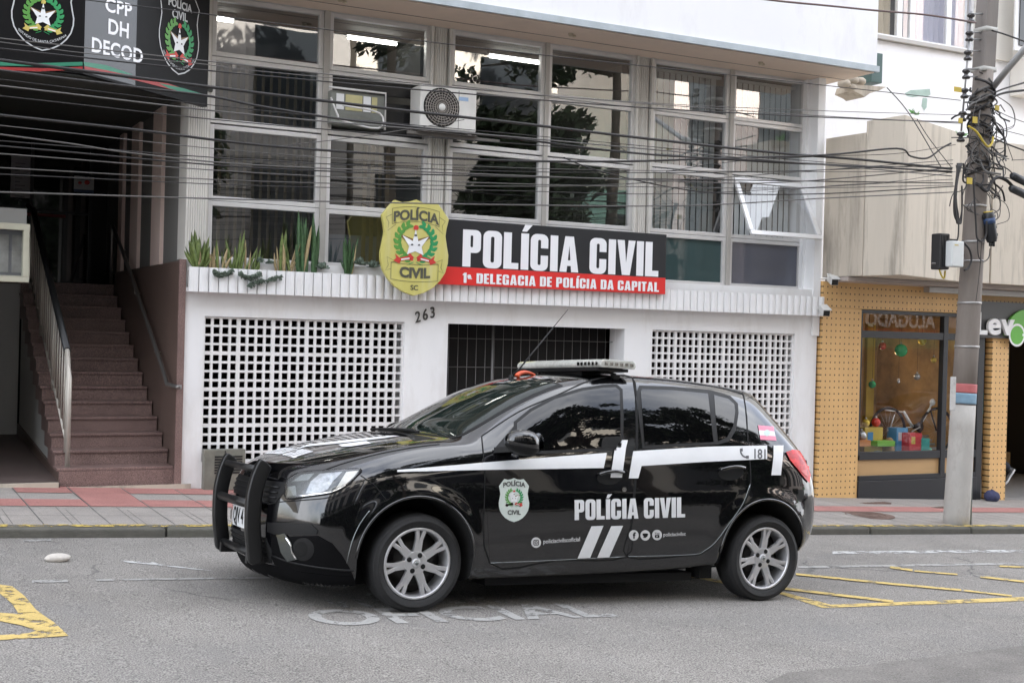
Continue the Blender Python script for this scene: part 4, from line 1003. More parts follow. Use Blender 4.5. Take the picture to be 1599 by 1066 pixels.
fm_ = MB(); fm_.tube(smooth_curve([(a_-.02, 12.44, 3.97), (a_+.04, 12.40, 3.80), (a_+.10, 12.40, 3.74), (b_-.1, 12.40, 3.70), (b_-.08, 12.42, 3.86), (a_+.10, 12.42, 3.90)], 4), .010, 6); fm_.tube([(a_-.03, 12.47, 4.08), (b_, 12.47, 4.08), (b_, 12.47, 3.70)], .012, 6); fm_.build('support_frame', alum, wa)
MB().box(b_+.02, 5.34, 12.66, 12.68, 3.67, 4.02).build('blank_panel', blackm, wa); MB().box(4.31, 5.34, 12.655, 12.675, 4.09, 4.25).build('louvre', blackm, wa)
# electricity cabinet at the foot of the wall
a = P(316, 755, 12.36); b = P(381, 700, 12.36); mc = thing('meter_cabinet', 'dull grey metal cabinet with grilles at the foot of the lattice', 'cabinet', ((a.x+b.x)/2, 12.33, gz(3.2)+.09))
zc0, zc1 = gz(3.2)+.095, b.z; MB().box(a.x, b.x, 12.30, 12.398, zc0, zc1).build('casing', mat('olive_grey_metal', (.20, .20, .17), .5, metal=.3, var=.25, vscale=7, stain=(.34, .32, .24), sscale=4, samt=.6), mc, bevel=.004)
for x_ in (a.x+.10, a.x+.27):
    k = MB()
    for i in range(7): k.box(x_-.002+.0*i, x_+.10, 12.296, 12.2985, zc0+.16+.026*i, zc0+.176+.026*i)
    k.build('vent', blackm, mc)
MB().box((a.x+b.x)/2-.004, (a.x+b.x)/2+.004, 12.297, 12.2992, zc0+.01, zc1-.01).build('door_seam', blackm, mc)
# cameras on the right corner
def camera_unit(name, p, label, grp='wall cameras right of the station'):
    t = thing(name, label, 'security camera', p, grp); d = Vector((-.42, -.85, -.28)).normalized(); s_ = d.cross(Vector((0, 0, 1))).normalized(); u_ = s_.cross(d)
    def bx(mb, l0, l1, w_, h, o=(0, 0)): mb.prism([p+d*l0+s_*x+u_*(z+o[1]) for x, z in ((-w_, -h), (w_, -h), (w_, h), (-w_, h))], d*(l1-l0)); return mb
    bx(MB(), -.10, .12, .045, .04).build('housing', mat('pale_grey_housing', (.60, .60, .58), .4), t, bevel=.01); bx(MB(), -.10, .16, .052, .006, (0, .05)).build('sun_shield', MATS['pale_grey_housing'], t, bevel=.003)
    bx(MB(), .1205, .125, .038, .034).build('lens', blackm, t); MB().tube([p-d*.05, p+Vector((0, .08, .02)), p+Vector((0, .20, .02))], .014, 8).build('arm', MATS['pale_grey_housing'], t)
camera_unit('security_camera', P(1287, 485, 12.15), 'grey box camera with sun shield at the right corner of the station')
camera_unit('security_camera', P(1300, 437, 12.20), 'small pale camera fixed high on the wooden shop front')
# ------------------------------------------------------------------ plants in the planter
leafm = mat('snake_plant_leaf', (.125, .175, .045), .5, var=.45, vscale=26, stain=(.36, .40, .13), sscale=9, samt=.35); leafd = mat('dark_snake_plant_leaf', (.055, .12, .045), .5, var=.45, vscale=30); dry = mat('dry_leaf', (.40, .31, .17), .8, var=.2, vscale=10); succ = mat('blue_green_succulent', (.13, .17, .13), .7, var=.4, vscale=30)
rp = random.Random(11)
def blade(mb, base, tip, wd, mi=0, bend=None):
    base, tip = Vector(base), Vector(tip); n = 7; vs = []; side = Vector((rp.uniform(.7, 1), rp.uniform(-.7, .7), 0)).normalized(); mid = bend or Vector((0, 0, 0)); nrm = side.cross(tip-base).normalized()
    for i in range(n+1):
        t = i/n; p = base.lerp(tip, t)+mid*math.sin(pi*t); k = wd*1.7*(.45+1.1*t-1.5*t**3) if t < .98 else .001; k = max(.0012, k)
        tw = side*cos(t*.8)+nrm*sin(t*.8)
        vs += [p-tw*k, p-nrm*k*.35, p+tw*k, p+nrm*.004]
    fs = []
    for i in range(n):
        for j in range(4): fs.append((4*i+j, 4*i+(j+1) % 4, 4*i+4+(j+1) % 4, 4*i+4+j))
    mb.add(vs, fs, True, mi)
PG = 'plants in the station planter'
def clump(blades, label, mats, name='snake_plant'):
    mb = MB(); blades = blades + [(a+rp.uniform(-5, 5), b, c+rp.uniform(-9, 9), d+rp.uniform(8, 26), e*rp.uniform(.6, .95), f if rp.random() < .9 else 1) for a, b, c, d, e, f in blades*2]
    for (bx_, by_, tx, ty, wd, mi) in blades:
        A = P(bx_, by_, 12.36); A.z = ZP1-.035; B = P(tx, ty, 12.36+rp.uniform(-.05, .05)); blade(mb, A, B, wd, mi)
    return tag(mb.build(name, mats), label, 'plant', PG)
clump([(306, 415, 299, 362, .022, 0), (308, 415, 304, 358, .024, 0), (310, 416, 312, 368, .024, 0), (313, 416, 327, 368, .022, 0), (312, 416, 320, 375, .022, 0), (309, 416, 296, 375, .02, 0), (315, 416, 328, 384, .02, 0), (310, 416, 308, 380, .024, 1)], 'dense yellow-green snake plant at the left end of the planter', [leafm, dry])
clump([(332, 417, 335, 384, .014, 1), (340, 417, 338, 374, .010, 0), (346, 417, 355, 388, .012, 1), (334, 417, 330, 396, .012, 1), (350, 417, 346, 392, .011, 0)], 'thin yellowing snake plant second from the left in the planter', [leafm, dry])
clump([(362, 417, 352, 371, .013, 0), (370, 418, 376, 362, .015, 0), (372, 418, 382, 360, .013, 0), (383, 418, 383, 374, .010, 1), (384, 418, 403, 384, .012, 0), (366, 418, 367, 384, .012, 0), (400, 418, 407, 386, .011, 0), (395, 418, 402, 390, .010, 0)], 'thin-leaved snake plant third from the left with spread leaves', [leafm, dry])
clump([(438, 422, 441, 363, .016, 0), (440, 422, 447, 358, .017, 0), (436, 421, 432, 384, .008, 1), (452, 422, 445, 372, .015, 0), (450, 422, 466, 376, .008, 1), (431, 421, 428, 395, .008, 1), (453, 422, 472, 366, .007, 1)], 'snake plant with dry brown leaves left of the tall pair', [leafm, dry])
clump([(470, 423, 466, 329, .020, 0), (473, 423, 478, 340, .018, 0), (474, 423, 481, 354, .020, 0), (491, 424, 489, 334, .020, 0), (492, 424, 498, 352, .018, 0), (468, 423, 462, 380, .018, 0)], 'tallest dark green snake plant in the planter', [leafd, dry])
clump([(542, 425, 539, 365, .017, 0), (543, 425, 546, 370, .018, 0), (545, 425, 560, 368, .016, 0), (541, 425, 536, 392, .013, 0)], 'dark green snake plant left of the yellow shield', [leafd, dry])
def rosette(px_, py_, r, label):
    mb = MB(); c = P(px_, py_, 12.36); c.z = max(c.z, ZP1-.02)
    for k in range(26):
        a = rp.uniform(0, 2*pi); e = rp.uniform(.1, 1.3); d = Vector((cos(a)*cos(e), sin(a)*cos(e)*.7, sin(e))); blade(mb, c+d*.01, c+d*r*rp.uniform(.7, 1), r*.16)
    return tag(mb.build('succulent', succ), label, 'plant', PG)
rosette(503, 420, .09, 'low blue-green succulent beside the tallest snake plant'); rosette(563, 414, .10, 'bushy succulent just left of the yellow shield'); rosette(583, 418, .09, 'succulent partly behind the yellow shield'); rosette(405, 410, .07, 'small succulent behind the third snake plant'); rosette(422, 412, .06, 'small succulent left of the dry-leaved snake plant')
def trail(pts, label):
    mb = MB(); q = smooth_curve([P(a, b, 12.235) for a, b in pts], 6); mb.tube(q, .008, 6)
    for i, p in enumerate(q):
        for k in range(5):
            a = rp.uniform(0, 2*pi); d = Vector((rp.uniform(-.4, .8), -abs(cos(a)), sin(a))).normalized(); blade(mb, p, p+d*.035, .010)
    return tag(mb.build('trailing_succulent', succ), label, 'plant', PG)
trail([(333, 424), (340, 429), (350, 428), (362, 424)], 'trailing succulent hanging over the planter, nearest its left end'); trail([(374, 427), (384, 434), (395, 433), (406, 428)], 'trailing succulent hanging over the planter below the third snake plant'); trail([(387, 447), (400, 442), (415, 438), (438, 433)], 'longest trailing succulent crossing the planter front')
# ------------------------------------------------------------------ left entrance: stair, ramp, dark hall, fascia sign
eh = thing('entrance_hall', 'dark open entrance hall at the head of the granite stair', 'building', (1.0, 16, 0))
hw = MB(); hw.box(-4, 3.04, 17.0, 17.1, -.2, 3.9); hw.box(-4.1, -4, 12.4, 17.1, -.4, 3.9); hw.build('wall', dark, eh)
MB().box(.10, .22, 12.62, 16.98, -.4, 3.89).build('side_wall', dark, eh); MB().box(-4, 3.04, 12.46, 17.1, 3.9, 3.95).build('ceiling', mat('dim_hall_ceiling', (.06, .065, .058), .8), eh)  # unseen left wall added to keep light out of the hall
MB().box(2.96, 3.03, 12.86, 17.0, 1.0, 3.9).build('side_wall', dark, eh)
MB().box(-4, 1.70, 15.98, 16.9, -.3, 2.06).build('ramp_end_wall', mat('grey_white_wall', (.52, .52, .50), .7, var=.05, vscale=2), eh)
MB().box(-4, 2.75, 16.02, 17.0, 2.061, 2.09).build('landing', granite2, eh)
dg_ = MB(); dg_.box(-3, 2.6, 16.86, 16.88, 2.10, 3.85); dg_.build('glass_door', mat('black_door_glass', (.006, .006, .006), .03, spec=.6), eh)
df = MB(); 
for x_ in (.3, 1.15, 1.9, 2.6): df.box(x_-.02, x_+.02, 16.835, 16.859, 2.10, 3.85)
df.box(-3, 2.6, 16.835, 16.858, 2.98, 3.01); df.build('door_frame', blackm, eh)
for i, (x0, x1, y0, y1, lb_) in enumerate(((16, 48, 246, 308, 'tall grey paper notice on the dark glass above the display case'), (115, 147, 277, 300, 'small white notice with red print on the dark glass beside the fins'))):
    a = P(x0, y1, 16.80); b = P(x1, y0, 16.80); pt_ = thing('paper_notice', lb_, 'notice', a, 'paper notices on the entrance glass')
    MB().box(a.x, b.x, 16.80, 16.803, a.z, b.z).build('sheet', mat('grey_paper', (.30, .29, .30), .8, var=.06, vscale=4) if i == 0 else mat('white_paper', (.50, .50, .49), .8), pt_)
    k = MB()
    if i == 0:
        for j in range(11): k.box(a.x+.05, b.x-.06-.03*(j % 3), 16.7985, 16.7995, b.z-.09-.045*j, b.z-.078-.045*j)
        k.build('text_lines', mat('print_grey', (.12, .12, .12), .8), pt_)
    else:
        k.ball(((a.x*.7+b.x*.3), 16.799, (a.z+b.z)/2+.02), .025, .001, .02, 8); k.ball(((a.x*.35+b.x*.65), 16.799, (a.z+b.z)/2+.03), .035, .001, .03, 8); k.build('red_print', mat('print_red', (.42, .05, .04), .7), pt_)
        MB().box(a.x, b.x, 16.7985, 16.7995, a.z, a.z+.04).build('blue_band', mat('print_blue', (.06, .09, .16), .7), pt_)
MB().box(.2, 2.3, 16.826, 16.834, 2.93, 2.965).build('red_strip', mat('dark_red_strip', (.16, .012, .012), .6), eh)
# stair of thirteen steps
sc_ = thing('granite_stair', 'red granite stair of thirteen steps climbing into the dark entrance', 'stairs', (2.25, 12.5, 0))
sb = MB(); NS = 13; zt = lambda n: .265+.1405*n; yt = lambda n: 12.47+.2655*n; XSL, XSR = 1.70, 2.75
for n in range(NS+1):
    y1 = yt(n+1) if n < NS else 16.01
    z_ = zt(n) if n < NS else 2.09
    sb.box(XSL, XSR, yt(n), y1, -.3 if n == 0 else zt(n)-.30, z_-.026)
    sb.box(XSL-.02, XSR, yt(n)-.018, y1+.0-.019, z_-.0255, z_)
sb.build('steps', granite, sc_, bevel=.003)
st_ = MB(); poly = [(XSL+.02, yt(0)+.05, -.3)] + [(XSL+.02, yt(0)+.05, zt(0)-.25)] + [(XSL+.02, 15.97, 2.0-.22), (XSL+.02, 15.97, -.3)]
MB().prism(poly, (.6, 0, 0)).build('stringer_wall', mat('grey_white_wall', (.52, .52, .50), .7), sc_)
sk_ = MB(); sk_.prism([(XSL-.001, 12.50, gz(1.7)+.0), (XSL-.001, 12.50, gz(1.7)+.20), (XSL-.001, 15.95, .43), (XSL-.001, 15.95, .2)], (.02, 0, 0)); sk_.build('skirting', granite2, sc_)
MB().prism([(2.762, 12.42, -.2), (2.762, 15.95, -.2), (2.762, 15.95, 2.243), (2.762, 12.42, 2.243)], (.10, 0, 0)).build('parapet', granite2, sc_, bevel=.004)
MB().box(2.745, 2.809, 12.375, 12.419, -.15, 2.255).build('parapet_end', granite, sc_, bevel=.003)
MB().box(XSL, 2.80, 12.44, 12.452, gz(2.2)+.07, zt(0)-.028).build('bottom_riser', granite, sc_)
# louvre fins standing along the parapet
finm = mat('beige_fin', (.78, .62, .55), .6, var=.08, vscale=2, stretch=(1, 1, .3))
for i, (ya, yb, xw) in enumerate(((13.55, 14.02, .12), (14.78, 15.22, .12), (15.75, 16.0, .14))):
    f = MB().box(2.79, 2.79+xw, ya, yb, 2.2435, 3.90).build('sun_fin', finm, bevel=.004)
    tag(f, ('tall beige fin on the stair parapet nearest the street', 'middle tall beige fin on the stair parapet', 'tall beige fin at the far end of the stair parapet')[i], 'fin', 'fins on the stair parapet')
# railing on the open side
rl = thing('stair_railing', 'steel stair railing with dark handrail on the open left side', 'railing', (1.80, 12.5, .265)); RX = 1.79
n_at = lambda y: zt(0)+(y-yt(0))*.1405/.2655
def hr(y): return n_at(y)+.93
MB().tube([(RX, 12.58, .26), (RX, 12.58, 1.10), (RX, 12.66, 1.18)] + [(RX, y, hr(y)) for y in (12.74, 13.6, 14.6, 15.6)], .024, 10).build('end_post', steel, rl)
MB().tube([(RX, y, hr(y)+.004) for y in (12.76, 14.2, 15.7)] + [(RX, 16.2, 3.0)], .034, 10).build('handrail', mat('dark_handrail', (.035, .036, .038), .4, metal=.4), rl)
y = 12.70
for k in range(19):
    yy = 12.72+.17*k; post = k % 6 == 0
    MB().tube([(RX, yy, n_at(yy)-.01 if post else n_at(yy)+.10), (RX, yy, hr(yy)-.02)], .017 if post else .008, 8).build('post' if post else 'baluster', steel, rl)
MB().tube([(RX, 12.72, n_at(12.72)+.10), (RX, 15.85, n_at(15.85)+.10)], .012, 8).build('bottom_rail', steel, rl)
wr = thing('wall_handrail', 'thin steel handrail on the brown parapet wall right of the stair', 'handrail', (2.70, 12.7, 1.0))
a = PX(273, 604, 2.70); b = PX(262, 600, 2.70); c = PX(206, 432, 2.70); d = PX(176, 352, 2.70)
MB().tube([(2.755, a.y-.02, a.z), (2.72, a.y, a.z), tuple(b+Vector((0, .03, 0))), tuple(b+(c-b)*.1), tuple(c), tuple(d), (2.70, d.y+.03, d.z-.06), (2.70, d.y+.03, 2.10)], .021, 10).build('rail', mat('dark_steel', (.20, .19, .18), .35, metal=.7), wr)
for t in (.2, .55, .85):
    q = b+(d-b)*t; MB().tube([q, q+Vector((0, 0, -.05)), (2.765, q.y, q.z-.05)], .008, 6).build('bracket', steel, wr)
# ramp
rp_ = MB(); rp_.prism([(-4, 12.35, -.3), (-4, 12.35, gz(.8)+.09), (-4, 15.98, .30), (-4, 15.98, -.3)], (5.70, 0, 0)); tag(rp_.build('ramp', mat('brown_ramp_floor', (.10, .075, .068), .6, var=.2, vscale=2)), kind='structure')
cs = MB(); cs.box(-4, 1.68, 12.30, 12.345, -.1, gz(.8)+.105); cs.box(1.68, 2.9, 12.36, 12.372, -.1, gz(2.2)+.115); tag(cs.build('concrete_threshold', concrete), kind='structure')
# display case on a post
dc = thing('display_case', 'cream framed glass display case at the left edge by the stair', 'display case', (1.1, 12.6, .1))
q0, q1 = P(45, 441, 12.6), P(45, 350, 12.6); DX1 = q0.x; DX0 = DX1-.75; Z0_, Z1_ = q0.z, q1.z
crm = mat('cream_case_frame', (.46, .45, .36), .5, var=.08, vscale=6)
f = MB(); t_ = .055; f.box(DX0, DX1, 12.60, 12.75, Z0_, Z0_+t_); f.box(DX0, DX1, 12.60, 12.75, Z1_-t_, Z1_); f.box(DX0, DX0+t_, 12.60, 12.75, Z0_+t_, Z1_-t_); f.box(DX1-t_, DX1, 12.60, 12.75, Z0_+t_, Z1_-t_); f.build('frame', crm, dc, bevel=.004)
MB().box(DX0+.01, DX1-.01, 12.73, 12.745, Z0_+t_, Z1_-t_).build('back_panel', mat('case_back', (.20, .20, .22), .7), dc)
k = MB()
for i in range(5): k.box(DX1-.62+.12*i, DX1-.53+.12*i, 12.722, 12.727, Z0_+.09, Z1_-.10)
k.build('notices', mat('case_paper', (.33, .32, .31), .8, var=.3, vscale=7), dc)
MB().add([(DX0+t_, 12.64, Z0_+t_), (DX1-t_, 12.64, Z0_+t_), (DX1-t_, 12.64, Z1_-t_), (DX0+t_, 12.64, Z1_-t_)], [(0, 1, 2, 3)]).build('glass', glass('case_glass', (.9, .92, .92), .06), dc)
MB().box(DX0, DX1-.03, 12.62, 12.75, Z1_+.001, Z1_+.14).build('top_box', mat('dull_grey_board', (.22, .22, .21), .7), dc)
MB().box(DX0+.10, DX0+.22, 12.64, 12.76, -.05, Z0_-.001).build('post', crm, dc)
# folded fascia sign
fs_ = thing('fascia_sign', 'big folded black fascia sign with CPP DH DECOD and police crests', 'sign', (1.7, 11.8, 3.7))
FA, FB = Vector((1.662, 11.335, 0)), Vector((2.955, 12.32, 0)); FZ0, FZ1 = 3.72, 4.86
fblack = mat('black_fascia', (.005, .005, .0055), .45, spec=.18, var=.1, vscale=3); freflection = mat('fascia_reflection_grey', (.022, .023, .027), .2, spec=.6)
MB().box(-2.5, FA.x, 11.335, 11.40, FZ0, FZ1).build('front_panel', fblack, fs_)
dn = (FB-FA).normalized(); nn = Vector((dn.y, -dn.x, 0))
MB().prism([FA+Vector((.002, 0, FZ0)), FB+Vector((0, 0, FZ0)), FB+Vector((0, 0, FZ1)), FA+Vector((.002, 0, FZ1))], -nn*.06).build('side_panel', fblack, fs_)
def FP(x, y):                        # pixel -> (along, z) on the slanting panel
    d = ray(x, y); t = (FA-CAM).dot(nn)/d.dot(nn); q = CAM+d*t; return (q-FA).dot(dn), q.z
fd = Frame(FA, dn, (0, 0, 1), nn); ff = Frame((0, 11.335, 0), (1, 0, 0), (0, 0, 1), (0, -1, 0))
e_ = FP(213, 40)[0]; MB().add([fd(.004, FZ0+.02, .003), fd(e_, FZ0+.02, .003), fd(e_, FZ1, .003), fd(.004, FZ1, .003)], [(0, 1, 2, 3)]).build('reflection_panel', freflection, fs_)  # paler sheet stands in for the reflection on the black face
grn, rdd = mat('green_swoosh', (.03, .20, .12), .4), mat('red_swoosh', (.32, .03, .03), .4)
for (L_, m_, o_) in (([(130, 97), (165, 102), (207, 117), (180, 114), (131, 103)], grn, .005), ([(131, 104), (165, 110), (213, 121), (260, 130), (325, 152), (270, 141), (205, 124), (131, 109)], rdd, .006), ([(247, 130), (285, 138), (322, 149), (290, 146), (262, 138)], grn, .0075)):
    MB().add([fd(*FP(a, b), o_) for a, b in L_], [list(range(len(L_)))]).build('swoosh', m_, fs_, recalc=False)
def F0(x, y): q = P(x, y, 11.335); return q.x, q.z
for L_, m_, o_ in (([(-60, 97), (0, 97), (60, 99), (129, 97), (129, 103), (70, 104), (0, 103), (-60, 104)], grn, .003), ([(-60, 107), (0, 105), (70, 107), (129, 104.5), (129, 109), (60, 112), (0, 110), (-60, 112)], rdd, .004)):
    MB().add([ff(*F0(a, b), o_) for a, b in L_], [list(range(len(L_)))]).build('swoosh', m_, fs_, recalc=False)
for t, (xa, ya), (xb, yb), h in (('CPP', (163, 17), (205, 27), 22), ('DH', (167, 52), (200, 60), 25), ('DECOD', (141, 80), (222, 99), 24)):
    v, f = text2d(t, 1, .026, 1, 'LEFT', spacing=1.04); wd = max(q[0] for q in v); a = FP(xa, ya); b = FP(xb, yb); hz = FP(xa, ya-h*.95)[1]-a[1]
    mb = MB(); mb.add([fd(a[0]+q[0]/wd*(b[0]-a[0]), a[1]+q[0]/wd*(b[1]-a[1])+q[1]/.72*hz, .006) for q in v], f); mb.build('lettering', ltr, fs_, recalc=False)
def crest(fr_, cx, ztip, sx_, sy_, recol, tops, es, eo, ty, tb):
    f2 = Frame(fr_(cx, ztip), fr_.A*sx_, fr_.B*sy_, fr_.n)
    v, f = ribbon(SHIELD+SHIELD[:1], .022); mb = MB(); put(mb, (v, f), f2, .006); mb.build('crest_outline', mat('silver_vinyl', (.50, .51, .52), .4), fs_, recalc=False)
    draw_emblem(fs_, f2, es, eo, recol, .0007, .006)
    for t, y, sz in tops: arc_text(t, sz, .006, .9, y, 0, f2, .006, fs_, MATS['silver_vinyl'])
    arc_text('ESTADO DE SANTA CATARINA', .066, .001, .82, ty, tb, f2, .006, fs_, MATS['silver_vinyl'], .36)
a = FP(277, 116); b0, b1 = FP(247, 60)[0], FP(310, 70)[0]
crest(fd, (b0+b1)/2, a[1], b1-b0, (FP(277, 8)[1]-a[1])/1.12, {}, (('POLÍCIA', 1.07, .175), ('CIVIL', .895, .185)), 1.12, -.33, .075, -.19)
a = F0(65, 79); b0, b1 = F0(17, 25)[0], F0(116, 27)[0]
crest(ff, (b0+b1)/2, a[1], b1-b0, (F0(65, 2)[1]-a[1])/.86, {'red': 'gold', 'green2': 'green2'}, (('POLÍCIA', 1.10, .16), ('CIVIL', .93, .17)), 1.02, -.17, .13, -.15)
# ------------------------------------------------------------------ the shop and the concrete building on the right
YS = 12.35
wood = mat('pegboard_plywood', (.68, .42, .17), .55, var=.12, vscale=2.0, stretch=(1, 1, .35), stain=(.50, .28, .10), sscale=1.5, samt=.5)
nt = wood.node_tree; N = nt.nodes; L = nt.links; b = N['Principled BSDF']
tc = N.new('ShaderNodeTexCoord'); mp = N.new('ShaderNodeMapping'); mp.inputs['Scale'].default_value = (1/.073, 1, 1/.078); L.new(tc.outputs['Object'], mp.inputs[0])
fr_ = N.new('ShaderNodeVectorMath'); fr_.operation = 'FRACTION'; L.new(mp.outputs[0], fr_.inputs[0])
ms = N.new('ShaderNodeVectorMath'); ms.operation = 'MULTIPLY'; ms.inputs[1].default_value = (1, 0, 1); L.new(fr_.outputs[0], ms.inputs[0])
ds = N.new('ShaderNodeVectorMath'); ds.operation = 'DISTANCE'; ds.inputs[1].default_value = (.5, 0, .5); L.new(ms.outputs[0], ds.inputs[0])
lt = N.new('ShaderNodeMapRange'); lt.inputs[1].default_value = .11; lt.inputs[2].default_value = .16; lt.inputs[3].default_value = 1; lt.inputs[4].default_value = 0; L.new(ds.outputs['Value'], lt.inputs[0])
src = b.inputs['Base Color'].links[0].from_socket; mx = N.new('ShaderNodeMix'); mx.data_type = 'RGBA'; L.new(lt.outputs[0], mx.inputs[0]); L.new(src, mx.inputs[6]); mx.inputs[7].default_value = (.06, .03, .012, 1); L.new(mx.outputs[2], b.inputs['Base Color'])
ply = mat('pale_plywood', (.46, .29, .13), .55, var=.15, vscale=2, stretch=(.25, 1, 1.5))
shp = thing('bicycle_shop', 'shop with perforated plywood front, black framed window and open doorway', 'shop', (13, YS, -.3))
WX0 = P(1343, 600, YS).x; WX1 = P(1532, 600, YS).x; WZT = P(1345, 483, YS).z; WZB = .21
def wpan(name, x0, x1, z0, z1, y0=YS, y1=YS+.12): return MB().box(x0, x1, y0, y1, z0, z1).build(name, wood, shp, bevel=.002)
wpan('plywood_panel', 10.62, WX0-.005, -.6, WZT+.004)
wpan('plywood_band', 10.62, 17, WZT+.006, 2.38)
PX0, PX1 = P(1547, 640, YS-.02).x, P(1573, 640, YS-.02).x
wpan('plywood_pillar', PX0, PX1, -.8, P(1547, 527, YS).z, YS-.02, YS+.10)
blk = mat('black_window_frame', (.018, .019, .022), .4)
f = MB(); t_ = .05; zt_ = P(1400, 523, YS).z; mx_ = P(1476, 600, YS).x
f.box(WX0, WX0+.03, YS+.01, YS+.09, WZB, WZT); f.box(WX1-.05, WX1+.06, YS+.01, YS+.09, -.6, WZT); f.box(WX0+.03, WX1-.05, YS+.012, YS+.088, WZT-.045, WZT); f.box(WX0+.03, WX1-.05, YS+.012, YS+.088, zt_-.045, zt_+.045)
f.box(mx_-.04, mx_+.04, YS+.005, YS+.085, -.07, WZT-.046); f.box(WX0+.03, WX1-.05, YS+.012, YS+.088, WZB-.06, WZB+.04); f.box(WX0+.03, WX1-.05, YS+.012, YS+.088, -.11, -.05)
f.build('window_frame', blk, shp, bevel=.003)
MB().box(WX0, WX1-.05, YS-.02, YS+.06, -.75, -.112).build('window_base', blk, shp, bevel=.004)
MB().box(WX0+.03, WX1-.06, YS+.04, YS+.06, -.05, WZB-.061).build('plywood_panel', ply, shp)
for a, b, c, d in ((WX0+.03, mx_-.04, WZB+.04, zt_-.045), (mx_+.04, WX1-.05, WZB+.04, zt_-.045), (WX0+.03, mx_-.04, zt_+.045, WZT-.045), (mx_+.04, WX1-.05, zt_+.045, WZT-.045)):
    MB().add([(a, YS+.05, c), (b, YS+.05, c), (b, YS+.05, d), (a, YS+.05, d)], [(0, 1, 2, 3)]).build('pane', glass('shop_glass', (.97, .97, .97), .04), shp)
zf = -.35
MB().box(10.7, 17, 15.6, 15.7, -1, 2.4).build('back_wall', mat('shop_back_wall', (.40, .26, .11), .8, var=.6, vscale=1.6), shp)
MB().box(10.64, 10.70, 12.5, 15.6, -1, 2.4).build('side_wall', MATS['shop_back_wall'], shp)
MB().box(10.7, 17, YS+.13, 15.6, 2.30, 2.36).build('ceiling', mat('shop_ceiling', (.5, .42, .3), .8), shp)
MB().box(WX1+.2, 17, YS+.0, 15.6, -1, gz(14)+.12).build('shop_floor', mat('grey_tile_floor', (.26, .25, .24), .4, var=.1, vscale=2), shp)
MB().box(WX0, WX1+.1, YS+.13, 13.5, .08, .15).build('display_shelf', mat('grey_green_shelf', (.22, .27, .24), .6), shp)
MB().box(WX1+.08, WX1+.12, YS+.13, 14.4, -.9, 2.0).build('display_side', MATS['shop_back_wall'], shp)
MB().box(P(1353, 600, 13.2).x, P(1365, 600, 13.2).x, 13.2, 13.26, .15, 1.9).build('yellow_pillar', mat('yellow_board', (.52, .34, .02), .6), shp)
MB().box(PX1+.4, 16.5, 14.6, 15.0, -.9, -.05).build('counter', ply, shp)
MB().box(16.9, 17, YS+.02, 15.6, -1, 2.4).build('side_wall', dark, shp)
# lit pendant lamp inside the shop, and a second one added to brighten it
for px_, py_, Y_, lb_ in ((1356, 566, 13.6, 'lit orange pendant lamp behind the shop window, left'), (1440, 520, 14.4, 'warm pendant lamp added deep in the shop to brighten it')):
    q = P(px_, py_, Y_); t = thing('pendant_lamp', lb_, 'lamp', q, 'pendant lamps in the shop'); MB().ball(q, .045, n=12).build('bulb', mat('lit_bulb', (.9, .6, .3), .4, emit=((1, .55, .2), 6)), t)
    MB().tube([q+Vector((0, 0, .04)), (q.x, q.y, 2.30)], .004, 5).build('cord', gapm, t)
    ld = bpy.data.lights.new('lamp_light', 'POINT'); ld.energy = 1.1; ld.color = (1, .78, .52); ld.shadow_soft_size = .06; lo = bpy.data.objects.new('lamp_light', ld); COL.objects.link(lo); lo.parent = t; lo.location = (0, -.02, -.08)
# Lev sign
lv = thing('shop_sign', 'dark grey shop sign with white Lev letters and a green bicycle emblem', 'sign', (13.8, 12.3, 1.75))
za, zb_ = P(1530, 527, 12.3).z, P(1530, 470, 12.3).z
MB().box(P(1516, 500, 12.3).x, 16.5, 12.29, 12.345, za, zb_).build('backing', mat('charcoal_sign', (.075, .075, .075), .5, var=.06, vscale=3), lv)
fl_ = Frame((0, 12.29, 0), (1, 0, 0), (0, 0, 1), (0, -1, 0))
x_ = P(1524, 522, 12.25).x; zz = P(1524, 522, 12.25).z; hL = P(1524, 487, 12.25).z-zz
for ch, x0_, x1_, hh in (('L', 1524, 1540, 1), ('e', 1541, 1561, .74), ('v', 1561, 1582, .72)):
    v, f = text2d(ch, 1, .03, 1, 'LEFT', extrude=.02); wd = max(q[0] for q in v)-min(q[0] for q in v); mn = min(q[0] for q in v); mnz = min(q[1] for q in v); hz = max(q[1] for q in v)-mnz
    xa, xb = P(x0_, 515, 12.25).x, P(x1_, 515, 12.25).x; mb = MB(); mb.add([fl_(xa+(q[0]-mn)/wd*(xb-xa), zz+(q[1]-mnz)/hz*hL*hh, .045+q[2]) for q in v], f); mb.build('letter', mat('white_acrylic', (.82, .82, .82), .3), lv, recalc=False)
gm2 = mat('green_acrylic', (.11, .42, .035), .35); gc = P(1581, 517, 12.24); gr_ = .095; gd = P(1599, 508, 12.24)
def ring(mb, c, r, w_, y0=12.245, d=.03):
    vs, fs = fill2d([[(c.x+r*cos(2*pi*k/28), c.z+r*sin(2*pi*k/28)) for k in range(28)]] + ([[(c.x+(r-w_)*cos(2*pi*k/28), c.z+(r-w_)*sin(2*pi*k/28)) for k in range(28)]] if w_ else []))
    mb.add([(a, y0, b) for a, b, _ in vs], fs); return mb
arcp = [(gc.x+.30-.42*cos(a), 0, gc.z+.0+.33*sin(a)) for a in [radians(q) for q in range(0, 100, 10)]]
vf = [(gc.x+.30-.42*cos(radians(q)), gc.z-.06+.36*sin(radians(q))) for q in range(0, 181, 9)]
MB().prism([(a, 12.285, b) for a, b in vf], (0, -.03, 0)).build('green_dome', gm2, lv)
